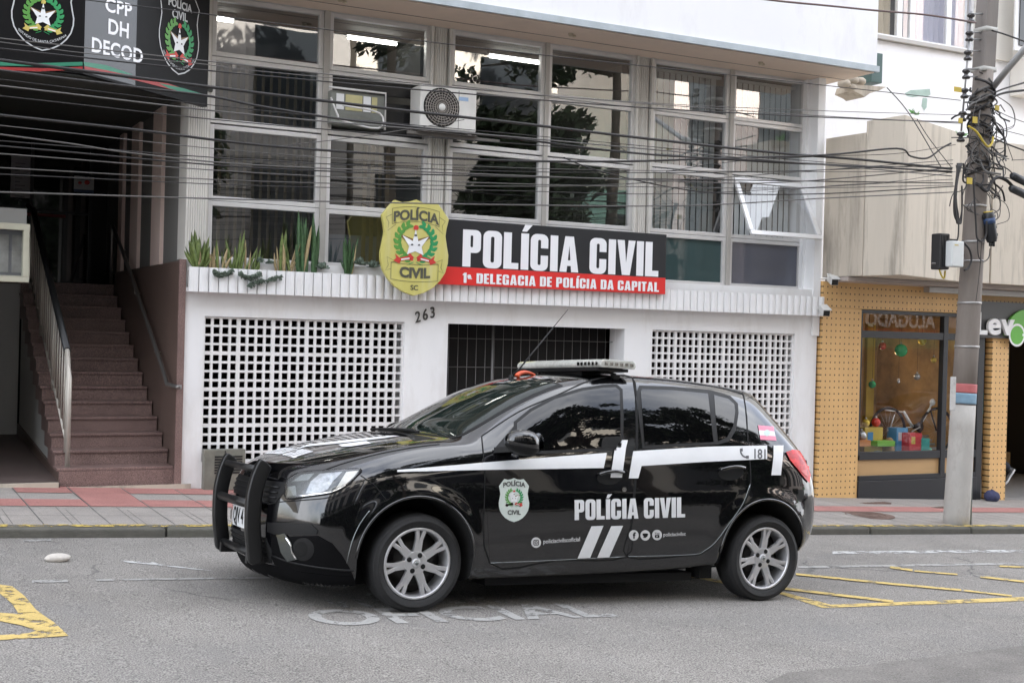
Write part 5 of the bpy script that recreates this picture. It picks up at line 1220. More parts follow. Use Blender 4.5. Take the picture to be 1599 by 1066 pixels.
for cx in (gc.x+.10, gc.x+.52):
    c = Vector((cx, 0, gc.z-.05)); ring(MB(), c, .155, 0, 12.250).build('wheel_rim', MATS['white_acrylic'], lv, recalc=False); ring(MB(), c, .125, 0, 12.2485).build('wheel', gm2, lv, recalc=False)
MB().box(gc.x+.2, gc.x+.42, 12.247, 12.2492, gc.z-.06, gc.z-.03).build('bar', MATS['white_acrylic'], lv)
# things on display
dsp = 'goods in the shop window'
def bauble(px_, py_, Y, r, m, lb_):
    c = P(px_, py_, Y); t = thing('bauble', lb_, 'bauble', c-Vector((0, 0, r)), 'baubles in the shop window'); MB().ball(c, r, n=22).build('ball', m, t); MB().lathe([(0, r+.025), (.012, r+.022), (.014, r-.004)], c, 'Z', 10).build('cap', steel, t); return c, r
gl_g = mat('green_bauble', (.03, .48, .16), .2); gl_y = mat('gold_bauble', (.70, .52, .07), .3, metal=.3); gl_r = mat('red_bauble', (.65, .05, .03), .25); gl_s = mat('silver_bauble', (.55, .56, .56), .2, metal=.6)
for args in ((1407, 547, 12.75, .085, gl_g, 'big green bauble hanging in the shop window'), (1458, 562, 12.75, .040, gl_y, 'small gold bauble hanging right in the shop window'), (1403, 596, 12.75, .022, gl_s, 'tiny silver bauble hanging in the shop window')):
    c, r = bauble(*args); tag(MB().tube([c+Vector((0, 0, r+.02)), (c.x, c.y, 2.30)], .0015, 4).build('hanging_thread', gapm), {gl_g: 'thin thread holding the big green bauble', gl_y: 'thin thread holding the small gold bauble', gl_s: 'thin thread holding the tiny silver bauble'}[args[4]], 'thread')
for args in ((1352, 660, 12.72, .052, gl_y, 'gold bauble on the box pile at the left of the shop window'), (1368, 659, 12.70, .058, gl_r, 'red bauble beside the gold one on the box pile'), (1345, 680, 12.62, .07, gl_s, 'silver white ball at the left edge of the shop window')): bauble(*args)
def pack(x0, y0, x1, y1, Y, m, lb_, strip=None, zmin=None):
    a = P(x0, y1, Y); b = P(x1, y0, Y); z0_ = a.z if zmin is None else zmin; t = thing('box', lb_, 'box', (a.x, Y, z0_), dsp); MB().box(a.x, b.x, Y, Y+.18, z0_, b.z).build('carton', m, t, bevel=.004)
    if strip: MB().box(a.x+(b.x-a.x)*.15, a.x+(b.x-a.x)*.45, Y-.003, Y-.0005, z0_+(b.z-z0_)*.55, z0_+(b.z-z0_)*.85).build('printed_label', strip, t)
pack(1350, 667, 1379, 692, 12.62, mat('mustard_carton', (.50, .36, .06), .6), 'mustard yellow carton with blue labels in the shop window', mat('blue_print', (.05, .22, .45), .5), .15)
pack(1515, 665, 1527, 694, 12.60, mat('lime_carton', (.22, .55, .05), .5), 'lime green box behind the pole in the shop window', mat('pale_print', (.55, .62, .60), .5), .15)
pack(1516, 694, 1530, 704, 12.50, white, 'flat white box under the lime one in the shop window')
pack(1337, 687, 1360, 697, 12.52, mat('orange_carton', (.50, .20, .06), .6), 'flat orange box at the bottom left of the shop window')
pack(1400, 668, 1418, 686, 12.70, mat('sky_blue_carton', (.10, .34, .58), .6), 'sky blue carton standing below the bicycle crank', white, .15)
pack(1420, 676, 1440, 696, 12.56, mat('crimson_carton', (.55, .05, .06), .6), 'crimson gift box right of the plush toy', mat('gold_print', (.6, .45, .1), .5), .15)
pack(1440, 684, 1452, 698, 12.54, mat('teal_carton', (.05, .34, .30), .6), 'small teal box left of the mint ornament', None, .15)
for args in ((1378, 540, 12.9, .05, gl_r, 'red bauble hanging left of the big green one'), (1432, 588, 12.9, .045, gl_s, 'silver bauble hanging over the bicycle'), (1440, 532, 13.0, .06, gl_y, 'larger gold bauble hanging high in the shop window'), (1362, 600, 13.0, .05, gl_g, 'green bauble hanging low at the left of the shop window')):
    c, r = bauble(*args); tag(MB().tube([c+Vector((0, 0, r+.02)), (c.x, c.y, 2.30)], .0015, 4).build('hanging_thread', gapm), 'thread of the '+args[5], 'thread')
pack(1370, 688, 1398, 697, 12.50, mat('green_carton', (.16, .40, .05), .6), 'flat green box below the mustard carton')
rg = random.Random(5)
def garland(x0, x1, py, Y, m, lb_):
    mb = MB(); a, b = P(x0, py, Y), P(x1, py, Y); a.z = b.z = .17
    for i in range(420):
        t = rg.random(); p = a.lerp(b, t); th = rg.uniform(0, 2*pi); d = Vector((rg.uniform(-.4, .4), cos(th), sin(th))).normalized()*rg.uniform(.03, .06); p = p+Vector((0, 0, .03)); n = d.orthogonal().normalized()*.003
        mb.add([p-n, p+n, p+d], [(0, 1, 2)])
    return tag(mb.build('garland', m), lb_, 'garland')
garland(1338, 1380, 700, 12.50, mat('dark_green_tinsel', (.03, .11, .045), .5), 'dark green tinsel garland along the window bottom, left end'); garland(1395, 1416, 700, 12.50, MATS['dark_green_tinsel'], 'short dark green tinsel garland in the middle of the window bottom')
sb_ = MB(); c = P(1372, 700, 12.48); sb_.ball((c.x, 12.50, .20), .10, .06, .055); tag(sb_.build('silver_parcel', gl_s), 'rounded silver parcel at the bottom of the shop window', 'parcel')
sb_ = MB(); c = P(1390, 682, 12.60); sb_.ball((c.x, 12.62, .24), .085, .07, .10); sb_.ball((c.x, 12.61, .36), .05, .05, .05); tag(sb_.build('soft_toy', mat('tan_plush', (.34, .22, .12), .9, var=.2, vscale=20)), 'tan plush toy sitting right of the mustard carton', 'toy')
sb_ = MB(); c = P(1453, 690, 12.6); sb_.ball((c.x, 12.62, .21), .045, .04, .06); tag(sb_.build('mint_ornament', mat('mint_plastic', (.15, .50, .36), .4)), 'small mint green ornament near the window mullion', 'ornament')
k = MB()
for i in range(5): a = P(1398, 690, 13.0); k.box(a.x, a.x+.75, 12.9+.06*i, 12.93+.06*i, .152+.05*i, .18+.05*i)
tag(k.build('slatted_bench', mat('grey_slats', (.34, .34, .32), .6)), 'grey slatted bench under the white bicycle', 'bench')
bc_ = thing('bicycle', 'white bicycle standing in the shop window above the boxes', 'bicycle', P(1432, 690, 12.85)); Yb = 12.85
wf = mat('white_bike_paint', (.70, .72, .70), .3, coat=.5)
B = lambda x, y: P(x, y, Yb)
fb = MB(); fb.tube([B(1411, 642), B(1418, 655), B(1425, 666)], [.018, .022, .022], 8); fb.tube([B(1382, 640), B(1411, 643)], .010, 8); fb.tube([B(1397, 647), B(1390, 669)], .007, 6); fb.tube([B(1436, 664), B(1452, 637)], .017, 8); fb.tube([B(1425, 666), B(1392, 671)], .009, 6); fb.build('frame', wf, bc_)
MB().tube([B(1426, 666), B(1436, 664)], .03, 10).build('bottom_bracket', blk, bc_)
MB().lathe([(0, -.02), (.07, -.02), (.07, -.012), (0, -.01)], B(1431, 666)-Vector((0, .04, 0)), 'Y', 24).build('chainring', blk, bc_)
MB().tube([B(1431, 666)-Vector((0, .07, 0)), B(1416, 673)-Vector((0, .08, 0))], .009, 6).build('crank', steel, bc_)
for px_, lb2 in ((1386, 'rear'), (1462, 'front')):
    c = B(px_, 672); wh = MB(); wh.tube([(c.x+.30*cos(2*pi*i/40), Yb, c.z+.30*sin(2*pi*i/40)) for i in range(40)], .019, 8, closed=True); wh.build('tyre', tyrem, bc_)
    sp = MB()
    for i in range(18): a = 2*pi*i/18; sp.tube([(c.x, Yb, c.z), (c.x+.285*cos(a), Yb, c.z+.285*sin(a))], .0014, 4)
    sp.build('spokes', steel, bc_)
hdp = MB(); hdp.tube([B(1452, 637), B(1456, 625)], .014, 8); hdp.ball(B(1456, 628), .045, .03, .05); hdp.build('head_cluster', mat('white_plastic', (.68, .68, .66), .35), bc_)
MB().tube([B(1452, 637), B(1462, 672)], .011, 8).build('fork', blk, bc_)
pr = P(1528, 600, 12.85); ps = thing('poster', 'yellow green and blue poster at the right of the shop window', 'poster', (pr.x-.12, 12.85, .4))
for z0_, z1_, m_ in ((.42, .68, 'yellow_board'), (.68, .98, 'mint_plastic'), (.98, 1.30, 'dark_red_strip'), (1.30, 1.45, 'yellow_board'), (1.45, 1.55, 'blue_print'), (1.55, 1.7, 'yellow_board')): MB().box(pr.x-.20, pr.x+.10, 12.85, 12.855, z0_+.001, z1_).build('colour_band', MATS[m_], ps)
MB().box(pr.x-.02, pr.x+.08, 12.8455, 12.8495, 1.02, 1.24).build('white_print', white, ps)
# a passer-by inside the shop: only a foot shows past the pillar
bgb = MB(); c = G(1524, 778, .09); bgb.ball((c.x, 12.22, gz(c.x)+.17), .12, .09, .09, 16)
rs = random.Random(2)
for i, v in enumerate(bgb.v): bgb.v[i] = v + Vector((rs.uniform(-1, 1), rs.uniform(-1, 1), rs.uniform(-1, 1)))*.012
o = bgb.build('cloth_bag', mat('navy_cloth', (.045, .05, .11), .9, var=.3, vscale=12)); md = o.modifiers.new('s', 'SUBSURF'); md.levels = 2; md.render_levels = 2; o.location.z -= .02
tag(o, 'crumpled navy cloth bag lying against the plywood pillar', 'bag')
# concrete prow balcony and wall above the shop
cb = thing('concrete_balcony', 'weathered grey concrete prow balcony above the shop', 'balcony', (11.3, 11.8, 2.42))
A_, B_, C_, D_, E_ = (10.64, 12.39), (10.70, 11.75), (10.76, 11.17), (12.22, 11.72), (12.22, 12.40)
zB = 2.43; z_l = P(1320, 210, 12.0).z; z_m = P(1408, 178, 11.17).z
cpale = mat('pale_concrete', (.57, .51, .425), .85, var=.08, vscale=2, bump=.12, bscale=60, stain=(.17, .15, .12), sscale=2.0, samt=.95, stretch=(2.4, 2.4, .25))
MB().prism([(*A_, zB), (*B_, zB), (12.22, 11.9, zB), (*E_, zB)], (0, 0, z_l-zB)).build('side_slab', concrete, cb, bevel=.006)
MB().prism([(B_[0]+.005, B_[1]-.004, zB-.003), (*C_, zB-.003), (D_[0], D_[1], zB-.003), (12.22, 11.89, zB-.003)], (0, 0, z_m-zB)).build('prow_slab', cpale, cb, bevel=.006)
cw = thing('concrete_wall', 'pale concrete panel wall behind the utility pole', 'wall', (14, 11.9, 2.42))
zr = P(1475, 210, 11.8).z; xs = [12.24, 12.9, 13.75, 14.7, 15.8, 17.0]
for a, b in zip(xs[:-1], xs[1:]): MB().box(a, b-.03, 11.80, 12.2, zB, zr-.0).build('panel', cpale, cw, bevel=.006)
MB().box(10.66, 17, 11.95, 12.36, zB-.055, zB-.005).build('lintel', mat('pinkish_lintel', (.40, .345, .31), .8, var=.1, vscale=2), cw)
MB().box(P(1448, 445, 12.2).x, 17, 12.16, 12.26, 2.30, 2.368).build('shutter_rail', mat('grey_rail', (.42, .41, .39), .5, metal=.3), cw)
# the tall pale building behind, walls raised out of view to shade the street
pb = thing('pale_building', 'tall pale building with wide windows behind the concrete balcony', 'building', (14, 14.6, 2.4))
pw_ = mat('cream_plaster', (.74, .715, .67), .7, var=.05, vscale=1, stain=(.50, .46, .40), sscale=1.2, samt=.3)
s0 = P(1376, 50, 14.6); s1 = P(1520, 82, 14.6); zs = s1.z
wx0, wx1 = 11.2, P(1523, 60, 14.6).x
MB().box(10.95, 60, 14.6, 15.0, 2.4, zs-.06).build('wall', upperwall, pb); MB().box(wx1, wx1+.9, 14.55, 15.0, zs-.06, 31).build('wall', pw_, pb); MB().box(10.95, 60, 14.75, 15.0, zs+1.7, 31).build('wall', pw_, pb)
MB().box(wx0, wx1, 14.52, 14.75, zs-.055, zs).build('sill', mat('grey_sill', (.42, .40, .38), .6), pb)
wxs = [wx0, P(1408, 40, 14.6).x, P(1428, 40, 14.6).x, P(1485, 40, 14.6).x, wx1]
for a, b in zip(wxs[:-1], wxs[1:]):
    f = MB(); f.box(a, a+.05, 14.64, 14.70, zs, zs+1.7); f.box(b-.05, b-.001, 14.64, 14.70, zs, zs+1.7); f.box(a+.05, b-.05, 14.64, 14.70, zs, zs+.06); wi = f.build('window', white, pb)
    MB().add([(a+.05, 14.67, zs+.06), (b-.05, 14.67, zs+.06), (b-.05, 14.67, zs+1.7), (a+.05, 14.67, zs+1.7)], [(0, 1, 2, 3)]).build('pane', glass('upper_pane', (.9, .9, .92), .10), wi)
    cm = mat('cream_curtain', (.62, .55, .42), .8, var=.08, vscale=2) if b-a > .3 and a < 13.5 else mat('lilac_curtain', (.60, .60, .68), .8, var=.08, vscale=2)
    if not (a == wxs[1]): flutes_ = MB(); n_ = int((b-a)/.12)+1; [flutes_.add([(a+(b-a)*i/n_, 14.85, zs), (a+(b-a)*(i+.5)/n_, 14.81, zs), (a+(b-a)*(i+1)/n_, 14.85, zs), (a+(b-a)*i/n_, 14.85, zs+1.7), (a+(b-a)*(i+.5)/n_, 14.81, zs+1.7), (a+(b-a)*(i+1)/n_, 14.85, zs+1.7)], [(0, 1, 4, 3), (1, 2, 5, 4)]) for i in range(n_)]; flutes_.build('curtain', cm, wi)
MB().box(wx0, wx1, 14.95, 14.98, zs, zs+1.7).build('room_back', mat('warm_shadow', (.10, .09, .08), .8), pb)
xr0 = P(1578, 60, 14.6).x; MB().box(xr0, 60, 14.3, 14.59, zs-.6, 31).build('wall', pw_, pb); MB().box(wx1+.9, xr0, 14.70, 15, zs-.06, 31).build('wall', pw_, pb)
xa, xb, = P(1583, 40, 14.3).x, P(1640, 40, 14.3).x; MB().box(xa, xb, 14.27, 14.299, P(1590, 80, 14.3).z, 9).build('window_frame', white, pb); MB().box(xa+.08, xb, 14.25, 14.269, P(1590, 72, 14.3).z, 9).build('window', tint, pb)
# peeled paint on the wall, mouldings and a dark green box
pch = MB(); 
for i, L_ in enumerate(([(1413, 146), (1422, 141), (1440, 140), (1452, 139), (1453, 148), (1446, 152), (1438, 150), (1425, 152), (1416, 150)], [(1441, 153), (1448, 154), (1447, 168), (1443, 173), (1439, 166)])):
    pch.add([P(a, b, 14.596) for a, b in L_], [list(range(len(L_)))])
pch.build('peeled_paint', mat('pale_green_undercoat', (.36, .47, .42), .8, var=.15, vscale=6), pb)
cv = thing('carved_corbel', 'weathered carved corbel between the station and the pale wall', 'corbel', P(1350, 140, 12.9))
k = MB(); q = P(1318, 138, 12.9)
for i, (px_, py_, r) in enumerate(((1318, 131, .10), (1330, 126, .11), (1342, 128, .10), (1328, 137, .09))): k.ball(P(px_, py_, 12.9), r*.8, r, r*.6, 10)
k.prism([P(1335, 132, 12.85), P(1384, 136, 12.85), P(1372, 142, 12.85), P(1358, 146, 12.85), P(1350, 152, 12.85), P(1345, 148, 12.85), P(1332, 142, 12.85)], (0, .35, 0)); k.build('stone', concrete, cv)
a, b = P(1360, 128, 13.2), P(1379, 84, 13.2); tag(MB().box(a.x, b.x, 13.2, 13.5, a.z, b.z).build('wall_box', mat('dark_green_metal', (.05, .10, .095), .5, var=.1, vscale=4), bevel=.01), 'dark green metal box high at the end of the canopy', 'box')
MB().box(10.88, 10.95, 13.0, 14.6, 3.0, 31).build('side_wall', pw_, pb)
# tiny weeds on the ledge
for px_, py_, lb_ in ((1430, 174, 'small green weed on top of the concrete prow'), (1500, 208, 'small green weed on the ledge by the pole insulators')):
    mb = MB(); c = P(px_, py_+6, 11.4)
    for i in range(14): a = rg.uniform(0, 2*pi); d = Vector((cos(a), sin(a)*.6, rg.uniform(.4, 1.2))).normalized(); n = d.orthogonal().normalized()*.018; e = c+d*rg.uniform(.06, .13); mb.add([c, c.lerp(e, .5)+n, e, c.lerp(e, .5)-n], [(0, 1, 2, 3)])
    tag(mb.build('weed', mat('bright_weed', (.09, .26, .05), .6)), lb_, 'weed')
# person inside the doorway
pers = thing('person', 'person in dark trousers and white-soled sneakers half hidden behind the plywood pillar', 'person', (13.9, 13.2, gz(14)+.12))
zfl = gz(14)+.122
def skin(name, verts, edges, radii, m, parent, root=0):
    me = bpy.data.meshes.new(name); me.from_pydata(verts, edges, []); o = bpy.data.objects.new(name, me); COL.objects.link(o)
    sm = o.modifiers.new('skin', 'SKIN'); sd = me.skin_vertices[0].data if me.skin_vertices else None
    if sd is None: bm = bmesh.new(); bm.from_mesh(me); bm.verts.layers.skin.verify(); bm.to_mesh(me); bm.free(); sd = me.skin_vertices[0].data
    for i, r in enumerate(radii): sd[i].radius = (r, r); sd[i].use_root = (i == root)
    o.modifiers.new('sub', 'SUBSURF').levels = 2; o.modifiers['sub'].render_levels = 2
    dg = bpy.context.evaluated_depsgraph_get(); dg.update(); r_ = bpy.data.meshes.new_from_object(o.evaluated_get(dg), depsgraph=dg); bpy.data.objects.remove(o)
    r_.name = name; r_.materials.clear(); r_.materials.append(m)
    for p in r_.polygons: p.use_smooth = True
    o = bpy.data.objects.new(name, r_); COL.objects.link(o); o.parent = parent; o.location = -parent.location; return o
ft = P(1572, 724, 13.1); toe = Vector((ft.x-.06, 13.1, zfl+.05)); heel = toe+Vector((.15, 0, .17)); kn = heel+Vector((-.36, .05, .24)); hip = Vector((kn.x-.02, 13.2, zfl+.92))
f2 = Vector((hip.x-.40, 13.3, zfl+.06)); k2 = Vector((hip.x-.22, 13.28, zfl+.48)); ch_ = hip+Vector((-.04, 0, .30)); nk = hip+Vector((-.06, 0, .55)); hd_ = nk+Vector((-.01, 0, .20))
body_v = [hip, ch_, nk, nk+Vector((-.01, 0, .08)), hd_, hip+Vector((0, -.09, -.04)), kn, heel+Vector((-.02, 0, .06)), hip+Vector((0, .09, -.04)), k2, f2+Vector((.03, 0, .05)), nk+Vector((0, -.19, -.04)), nk+Vector((.06, -.24, -.32)), nk+Vector((-.10, -.22, -.52)), nk+Vector((0, .19, -.04)), nk+Vector((-.06, .24, -.32)), nk+Vector((-.22, .2, -.5)), hd_+Vector((-.01, 0, .10))]
skin('body', body_v, [(0, 1), (1, 2), (2, 3), (3, 4), (4, 17), (0, 5), (5, 6), (6, 7), (0, 8), (8, 9), (9, 10), (2, 11), (11, 12), (12, 13), (2, 14), (14, 15), (15, 16)], [.15, .145, .11, .055, .095, .09, .062, .045, .09, .062, .045, .06, .045, .033, .06, .045, .033, .07], mat('dark_clothing', (.02, .02, .022), .9), pers)
def shoe(h, t, name):
    d = (t-h); d.normalize(); upv = Vector((0, -1, 0)).cross(d); upv = upv if upv.z > 0 else -upv
    if abs(d.z) > .5: upv = Vector((d.z, 0, -d.x)); upv = -upv if upv.x > 0 else upv
    mb = MB(); outl = [(-.08, .035), (-.02, .040), (.06, .038), (.14, .046), (.19, .040), (.21, .0)]
    ring = [(a, b) for a, b in outl] + [(a, -b) for a, b in outl[-2::-1]]
    mb.prism([h+d*a+Vector((0, 1, 0))*b for a, b in ring], upv*.028); mb.build('sole', white, pers, bevel=.004)
    u = MB(); u.prism([h+d*(a*.97)+Vector((0, 1, 0))*(b*.92)+upv*.0285 for a, b in ring], upv*.04); u.ball(h+upv*.075-d*.02, .06, .04, .05); u.build('sneaker', blackm, pers, bevel=.012)
shoe(heel, toe, 'sneaker'); shoe(f2+Vector((.06, 0, -.05)), f2+Vector((-.2, 0, -.05)), 'sneaker')
skin('trousers', [hip+Vector((0, -.09, -.02)), kn, heel+Vector((-.03, 0, .09))], [(0, 1), (1, 2)], [.10, .075, .058], mat('dark_denim', (.03, .035, .05), .9), pers)
# ------------------------------------------------------------------ utility pole and its gear
PY = 10.16
polem = mat('bare_pole_concrete', (.20, .172, .15), .85, var=.18, vscale=5, bump=.3, bscale=50, stain=(.16, .14, .125), sscale=3, samt=.6, stretch=(1, 1, .25))
whitewash = mat('worn_whitewash', (.44, .42, .39), .85, var=.10, vscale=5, bump=.3, bscale=50, stain=(.27, .24, .21), sscale=4.5, samt=.9, stretch=(1, 1, .5))
b0 = P(1493, 818, PY); b0.z = gz(b0.x)+.08; ptop = P(1546, -60, PY); axis = ptop-b0
def at_pole(py):                     # centre of the pole where the photo row py meets it
    lo, hi = 0, 1.2
    for _ in range(40):
        m = (lo+hi)/2; q = b0+axis*m-CAM; y_ = 533-FPX*(q.dot(UP)/q.dot(FW))
        if y_ > py: lo = m
        else: hi = m
    return b0+axis*lo, lo
def rad(t): return .138-.040*t
pole = thing('utility_pole', 'leaning concrete utility pole with whitewashed foot and tangled cables', 'utility pole', b0)
def seg(t0, t1, m, name, k=1.0, n=20): return MB().tube([b0+axis*(t0+(t1-t0)*i/6) for i in range(7)], [rad(t0+(t1-t0)*i/6)*k for i in range(7)], n).build(name, m, pole)
tw = at_pole(632)[1]; tr0, tr1, tr2 = at_pole(630)[1], at_pole(613)[1], at_pole(599)[1]; tu = at_pole(112)[1]
seg(-.02, tw, whitewash, 'whitewashed_shaft', 1.01); seg(tw, tu, polem, 'shaft')
pu0, pu1 = b0+axis*tu, b0+axis*1.25; h_ = .085
u_ = MB(); vs = []
for p, h in ((pu0, .088), (pu1, .078)): vs += [p+Vector((a*h, b*h, 0)) for a, b in ((-1, -1), (1, -1), (1, 1), (-1, 1))]
u_.add(vs, [(0, 1, 2, 3), (7, 6, 5, 4)]+[(i, (i+1) % 4, 4+(i+1) % 4, 4+i) for i in range(4)]); u_.build('upper_shaft', mat('grey_brown_timber', (.20, .18, .165), .85, var=.2, vscale=4, stretch=(1, 1, .15), bump=.3, bscale=40), pole, bevel=.012)
for py in (48, 110): q, t = at_pole(py); MB().tube([q-Vector((0, 0, .025)), q+Vector((0, 0, .025))], .135 if py > 100 else .125, 4).build('collar', mat('pale_band', (.42, .41, .38), .6), pole)
seg(tr1, tr2, mat('red_band_paint', (.46, .13, .13), .7, var=.15, vscale=9), 'red_band', 1.03); seg(tr0, tr1-.0005, mat('blue_band_paint', (.20, .32, .42), .7, var=.2, vscale=9), 'blue_band', 1.03)
for py in (322, 378, 408, 473, 541): q, t = at_pole(py); MB().tube([q-Vector((0, 0, .012)), q+Vector((0, 0, .012))], rad(t)+.006, 16).build('steel_band', mat('dull_steel_band', (.36, .35, .34), .45, metal=.6), pole)
nb = MB(); a, b = P(1483, 640, PY-.15), P(1493, 588, PY-.15); nb.box(a.x, b.x, PY-.152, PY-.147, a.z, b.z); nb.build('number_tag', mat('weathered_white_tag', (.55, .54, .52), .7, var=.2, vscale=9, stain=(.12, .11, .1), sscale=9, samt=.8), pole)
pipe = MB(); pipe.tube([P(1512, 820, PY-.02), P(1515, 700, PY-.03), P(1518, 600, PY-.06), P(1522, 470, PY-.05)], [.036, .034, .030, .030], 10); pipe.build('conduit', mat('grey_green_pipe', (.22, .25, .25), .5, var=.15, vscale=5), pole)
MB().tube([P(1516, 705, PY-.06), P(1520, 600, PY-.085), P(1524.5, 470, PY-.07)], .011, 8).build('conduit', mat('pale_pipe', (.55, .56, .56), .5), pole)
# insulator rack left of the pole
rk = MB(); A_, B_ = P(1517, 18, PY-.05), P(1501, 205, PY-.05); rk.tube([A_, B_], .012, 6)
for py in (22, 51, 62, 80, 108, 120, 150, 160): q = A_.lerp(B_, (py-18)/187); c_, t = at_pole(py); rk.tube([q, c_], .009, 6)
rk.build('rack_rod', mat('galvanised_rod', (.30, .30, .30), .5, metal=.6), pole)
spool = [(0, -.055), (.034, -.055), (.045, -.042), (.040, -.025), (.022, -.012), (.022, .006), (.040, .018), (.045, .034), (.034, .050), (0, .052)]
for py in (29, 57, 87, 116, 146, 182, 214):
    q = A_.lerp(B_, (py-18)/187); MB().lathe(spool, q, 'Z', 16).build('insulator', mat('brown_black_ceramic', (.022, .018, .018), .2, coat=.5), pole)
lampa = MB(); lampa.tube([P(1548, 140, PY-.05), P(1575, 106, PY-.5), P(1640, 30, PY-1.1)], .036, 10); lampa.build('lamp_arm', mat('grey_lamp_arm', (.36, .36, .36), .5, metal=.3), pole)
# tangle: coils and loops round the shaft
cab = mat('black_cable', (.022, .020, .020), .6); cab2 = mat('grey_cable', (.10, .095, .09), .6); ycab = mat('yellow_cable', (.50, .37, .04), .5)
rt = random.Random(21)
for k in range(18):
    py = rt.uniform(130, 275); q, t = at_pole(py); r = rad(t); mb = MB(); pts = []; a0 = rt.uniform(0, 2*pi); nT = rt.uniform(.5, 1.3); dzz = rt.uniform(-.35, .35); rr = r+rt.uniform(.006, .03)
    for i in range(18):
        s_ = i/17; a = a0+2*pi*nT*s_; pts.append(q+Vector((cos(a)*rr, sin(a)*rr*1.0, dzz*(s_-.5)+.05*sin(7*s_+k))))
    mb.tube(pts, rt.choice((.006, .009, .012, .015)), 6); mb.build('cable_wrap', rt.choice((cab, cab, cab2)), pole)
for k in range(40):
    py = rt.uniform(135, 300); q, t = at_pole(py); r = rad(t); a = rt.uniform(pi*.75, pi*2.25); p = q+Vector((cos(a)*(r+.02), sin(a)*(r+.02)-.02, 0)); pts = [p]; d = Vector((rt.uniform(-1, 1), rt.uniform(-.3, .2), rt.uniform(-1, .6)))
    for i in range(5): d = (d+Vector((rt.uniform(-1, 1), rt.uniform(-.4, .3), rt.uniform(-1, .8)))*.9).normalized(); p = p+d*rt.uniform(.05, .13); p = Vector((p.x, min(p.y, q.y-r*.6) if abs(p.x-q.x) < r+.02 else p.y, p.z)); pts.append(p)
    MB().tube(smooth_curve(pts, 5), rt.choice((.004, .006, .009, .011)), 5).build('cable_loop', rt.choice((cab, cab, cab2)), pole)
for k in range(22):
    py = rt.uniform(150, 330); q, t = at_pole(py); sgn = rt.choice((-1, 1)); w1, h1 = rt.uniform(.06, .26), rt.uniform(.1, .38); pts = [q+Vector((sgn*(rad(t)+.01), -.10, 0)), q+Vector((sgn*(rad(t)+w1*.8), -.14, -h1*.3)), q+Vector((sgn*(rad(t)+w1), -.14, -h1*.8)), q+Vector((sgn*(rad(t)+w1*.4), -.13, -h1)), q+Vector((sgn*rad(t)*.8, -.13, -h1*1.1))]
    MB().tube(smooth_curve(pts, 5), rt.choice((.004, .005, .007)), 5).build('cable_loop', rt.choice((cab, cab2)), pole)
for k in range(9):
    q, t = at_pole(330); MB().tube(smooth_curve([P(1495+k*.9, 255, PY-.16), P(1492+rt.uniform(-2, 2), 300, PY-.18), P(1493+rt.uniform(-3, 4), 335, PY-.18), P(1497+rt.uniform(-2, 3), 349, PY-.17), P(1502, 330, PY-.16), P(1502, 290, PY-.16)], 5), .009, 6).build('cable_loop', cab, pole)
MB().tube(smooth_curve([P(1512, 197, PY-.16), P(1525, 206, PY-.19), P(1536, 222, PY-.19), P(1543, 229, PY-.18), P(1549, 224, PY-.17), P(1551, 214, PY-.15)], 6), .012, 8).build('yellow_cable', ycab, pole)
for pts, r in (([(1530, 290), (1541, 298), (1550, 282), (1560, 277), (1572, 282), (1580, 290)], .020), ([(1520, 280), (1524, 350), (1526, 372), (1534, 376), (1540, 366), (1541, 345)], .011), ([(1506, 380), (1514, 390), (1517, 405), (1512, 418), (1506, 422)], .012), ([(1526, 372), (1528, 400), (1536, 408), (1544, 402), (1546, 388)], .006), ([(1544, 300), (1552, 310), (1566, 290)], .005), ([(1497, 350), (1496, 370), (1492, 380)], .009), ([(1533, 372), (1530, 420), (1524, 470)], .004)):
    MB().tube(smooth_curve([P(a, b, PY-.17) for a, b in pts], 5), r, 6).build('cable_loop', cab, pole)
for x0, y0, x1, y1 in ((1510, 278, 1518, 287), (1497, 185, 1503, 192), (1554, 165, 1560, 172), (1519, 183, 1526, 192), (1490, 137, 1501, 143)): a, b = P(x0, y1, PY-.21), P(x1, y0, PY-.21); MB().box(a.x, b.x, PY-.215, PY-.205, a.z, b.z).build('yellow_tag', ycab, pole)
# boxes hung on the pole
def hung(name, x0, y0, x1, y1, Y, dep, m, lb_, cat): a, b = P(x0, y1, Y), P(x1, y0, Y); t = thing(name, lb_, cat, (a.x, Y, a.z)); MB().box(a.x, b.x, Y, Y+dep, a.z, b.z).build('casing', m, t, bevel=.012); return t, a, b
t, a, b = hung('junction_box', 1486.5, 377, 1506, 416, PY-.22, .10, mat('pale_grey_box', (.60, .62, .61), .4, var=.05, vscale=5), 'pale grey junction box with rounded corners strapped to the pole', 'junction box')
for i in range(3): z_ = b.z-.05-.07*i; MB().box(b.x+.001, b.x+.022, PY-.20, PY-.14, z_-.028, z_+.022).build('cable_gland', blackm, t)
MB().box(a.x+.03, a.x+.085, PY-.2225, PY-.2203, b.z-.05, b.z-.04).build('orange_mark', ycab, t)
t, a, b = hung('terminal_box', 1468, 365, 1484, 420, PY-.12, .14, mat('black_terminal_box', (.018, .017, .017), .5), 'tall black ribbed terminal box left of the pale grey junction box', 'terminal box')
for i in range(5): MB().box(a.x+.008+.022*i, a.x+.018+.022*i, PY-.127, PY-.1205, a.z+.02, b.z-.02).build('rib', blackm, t)
MB().tube([(a.x-.05, PY-.05, a.z+.06), (b.x, PY-.05, a.z+.06)], .010, 6).build('fixing', mat('dark_steel', (.2, .2, .2), .4), t); MB().box(b.x, b.x+.14, PY-.09, PY-.05, b.z-.10, b.z-.05).build('bracket', blackm, t)
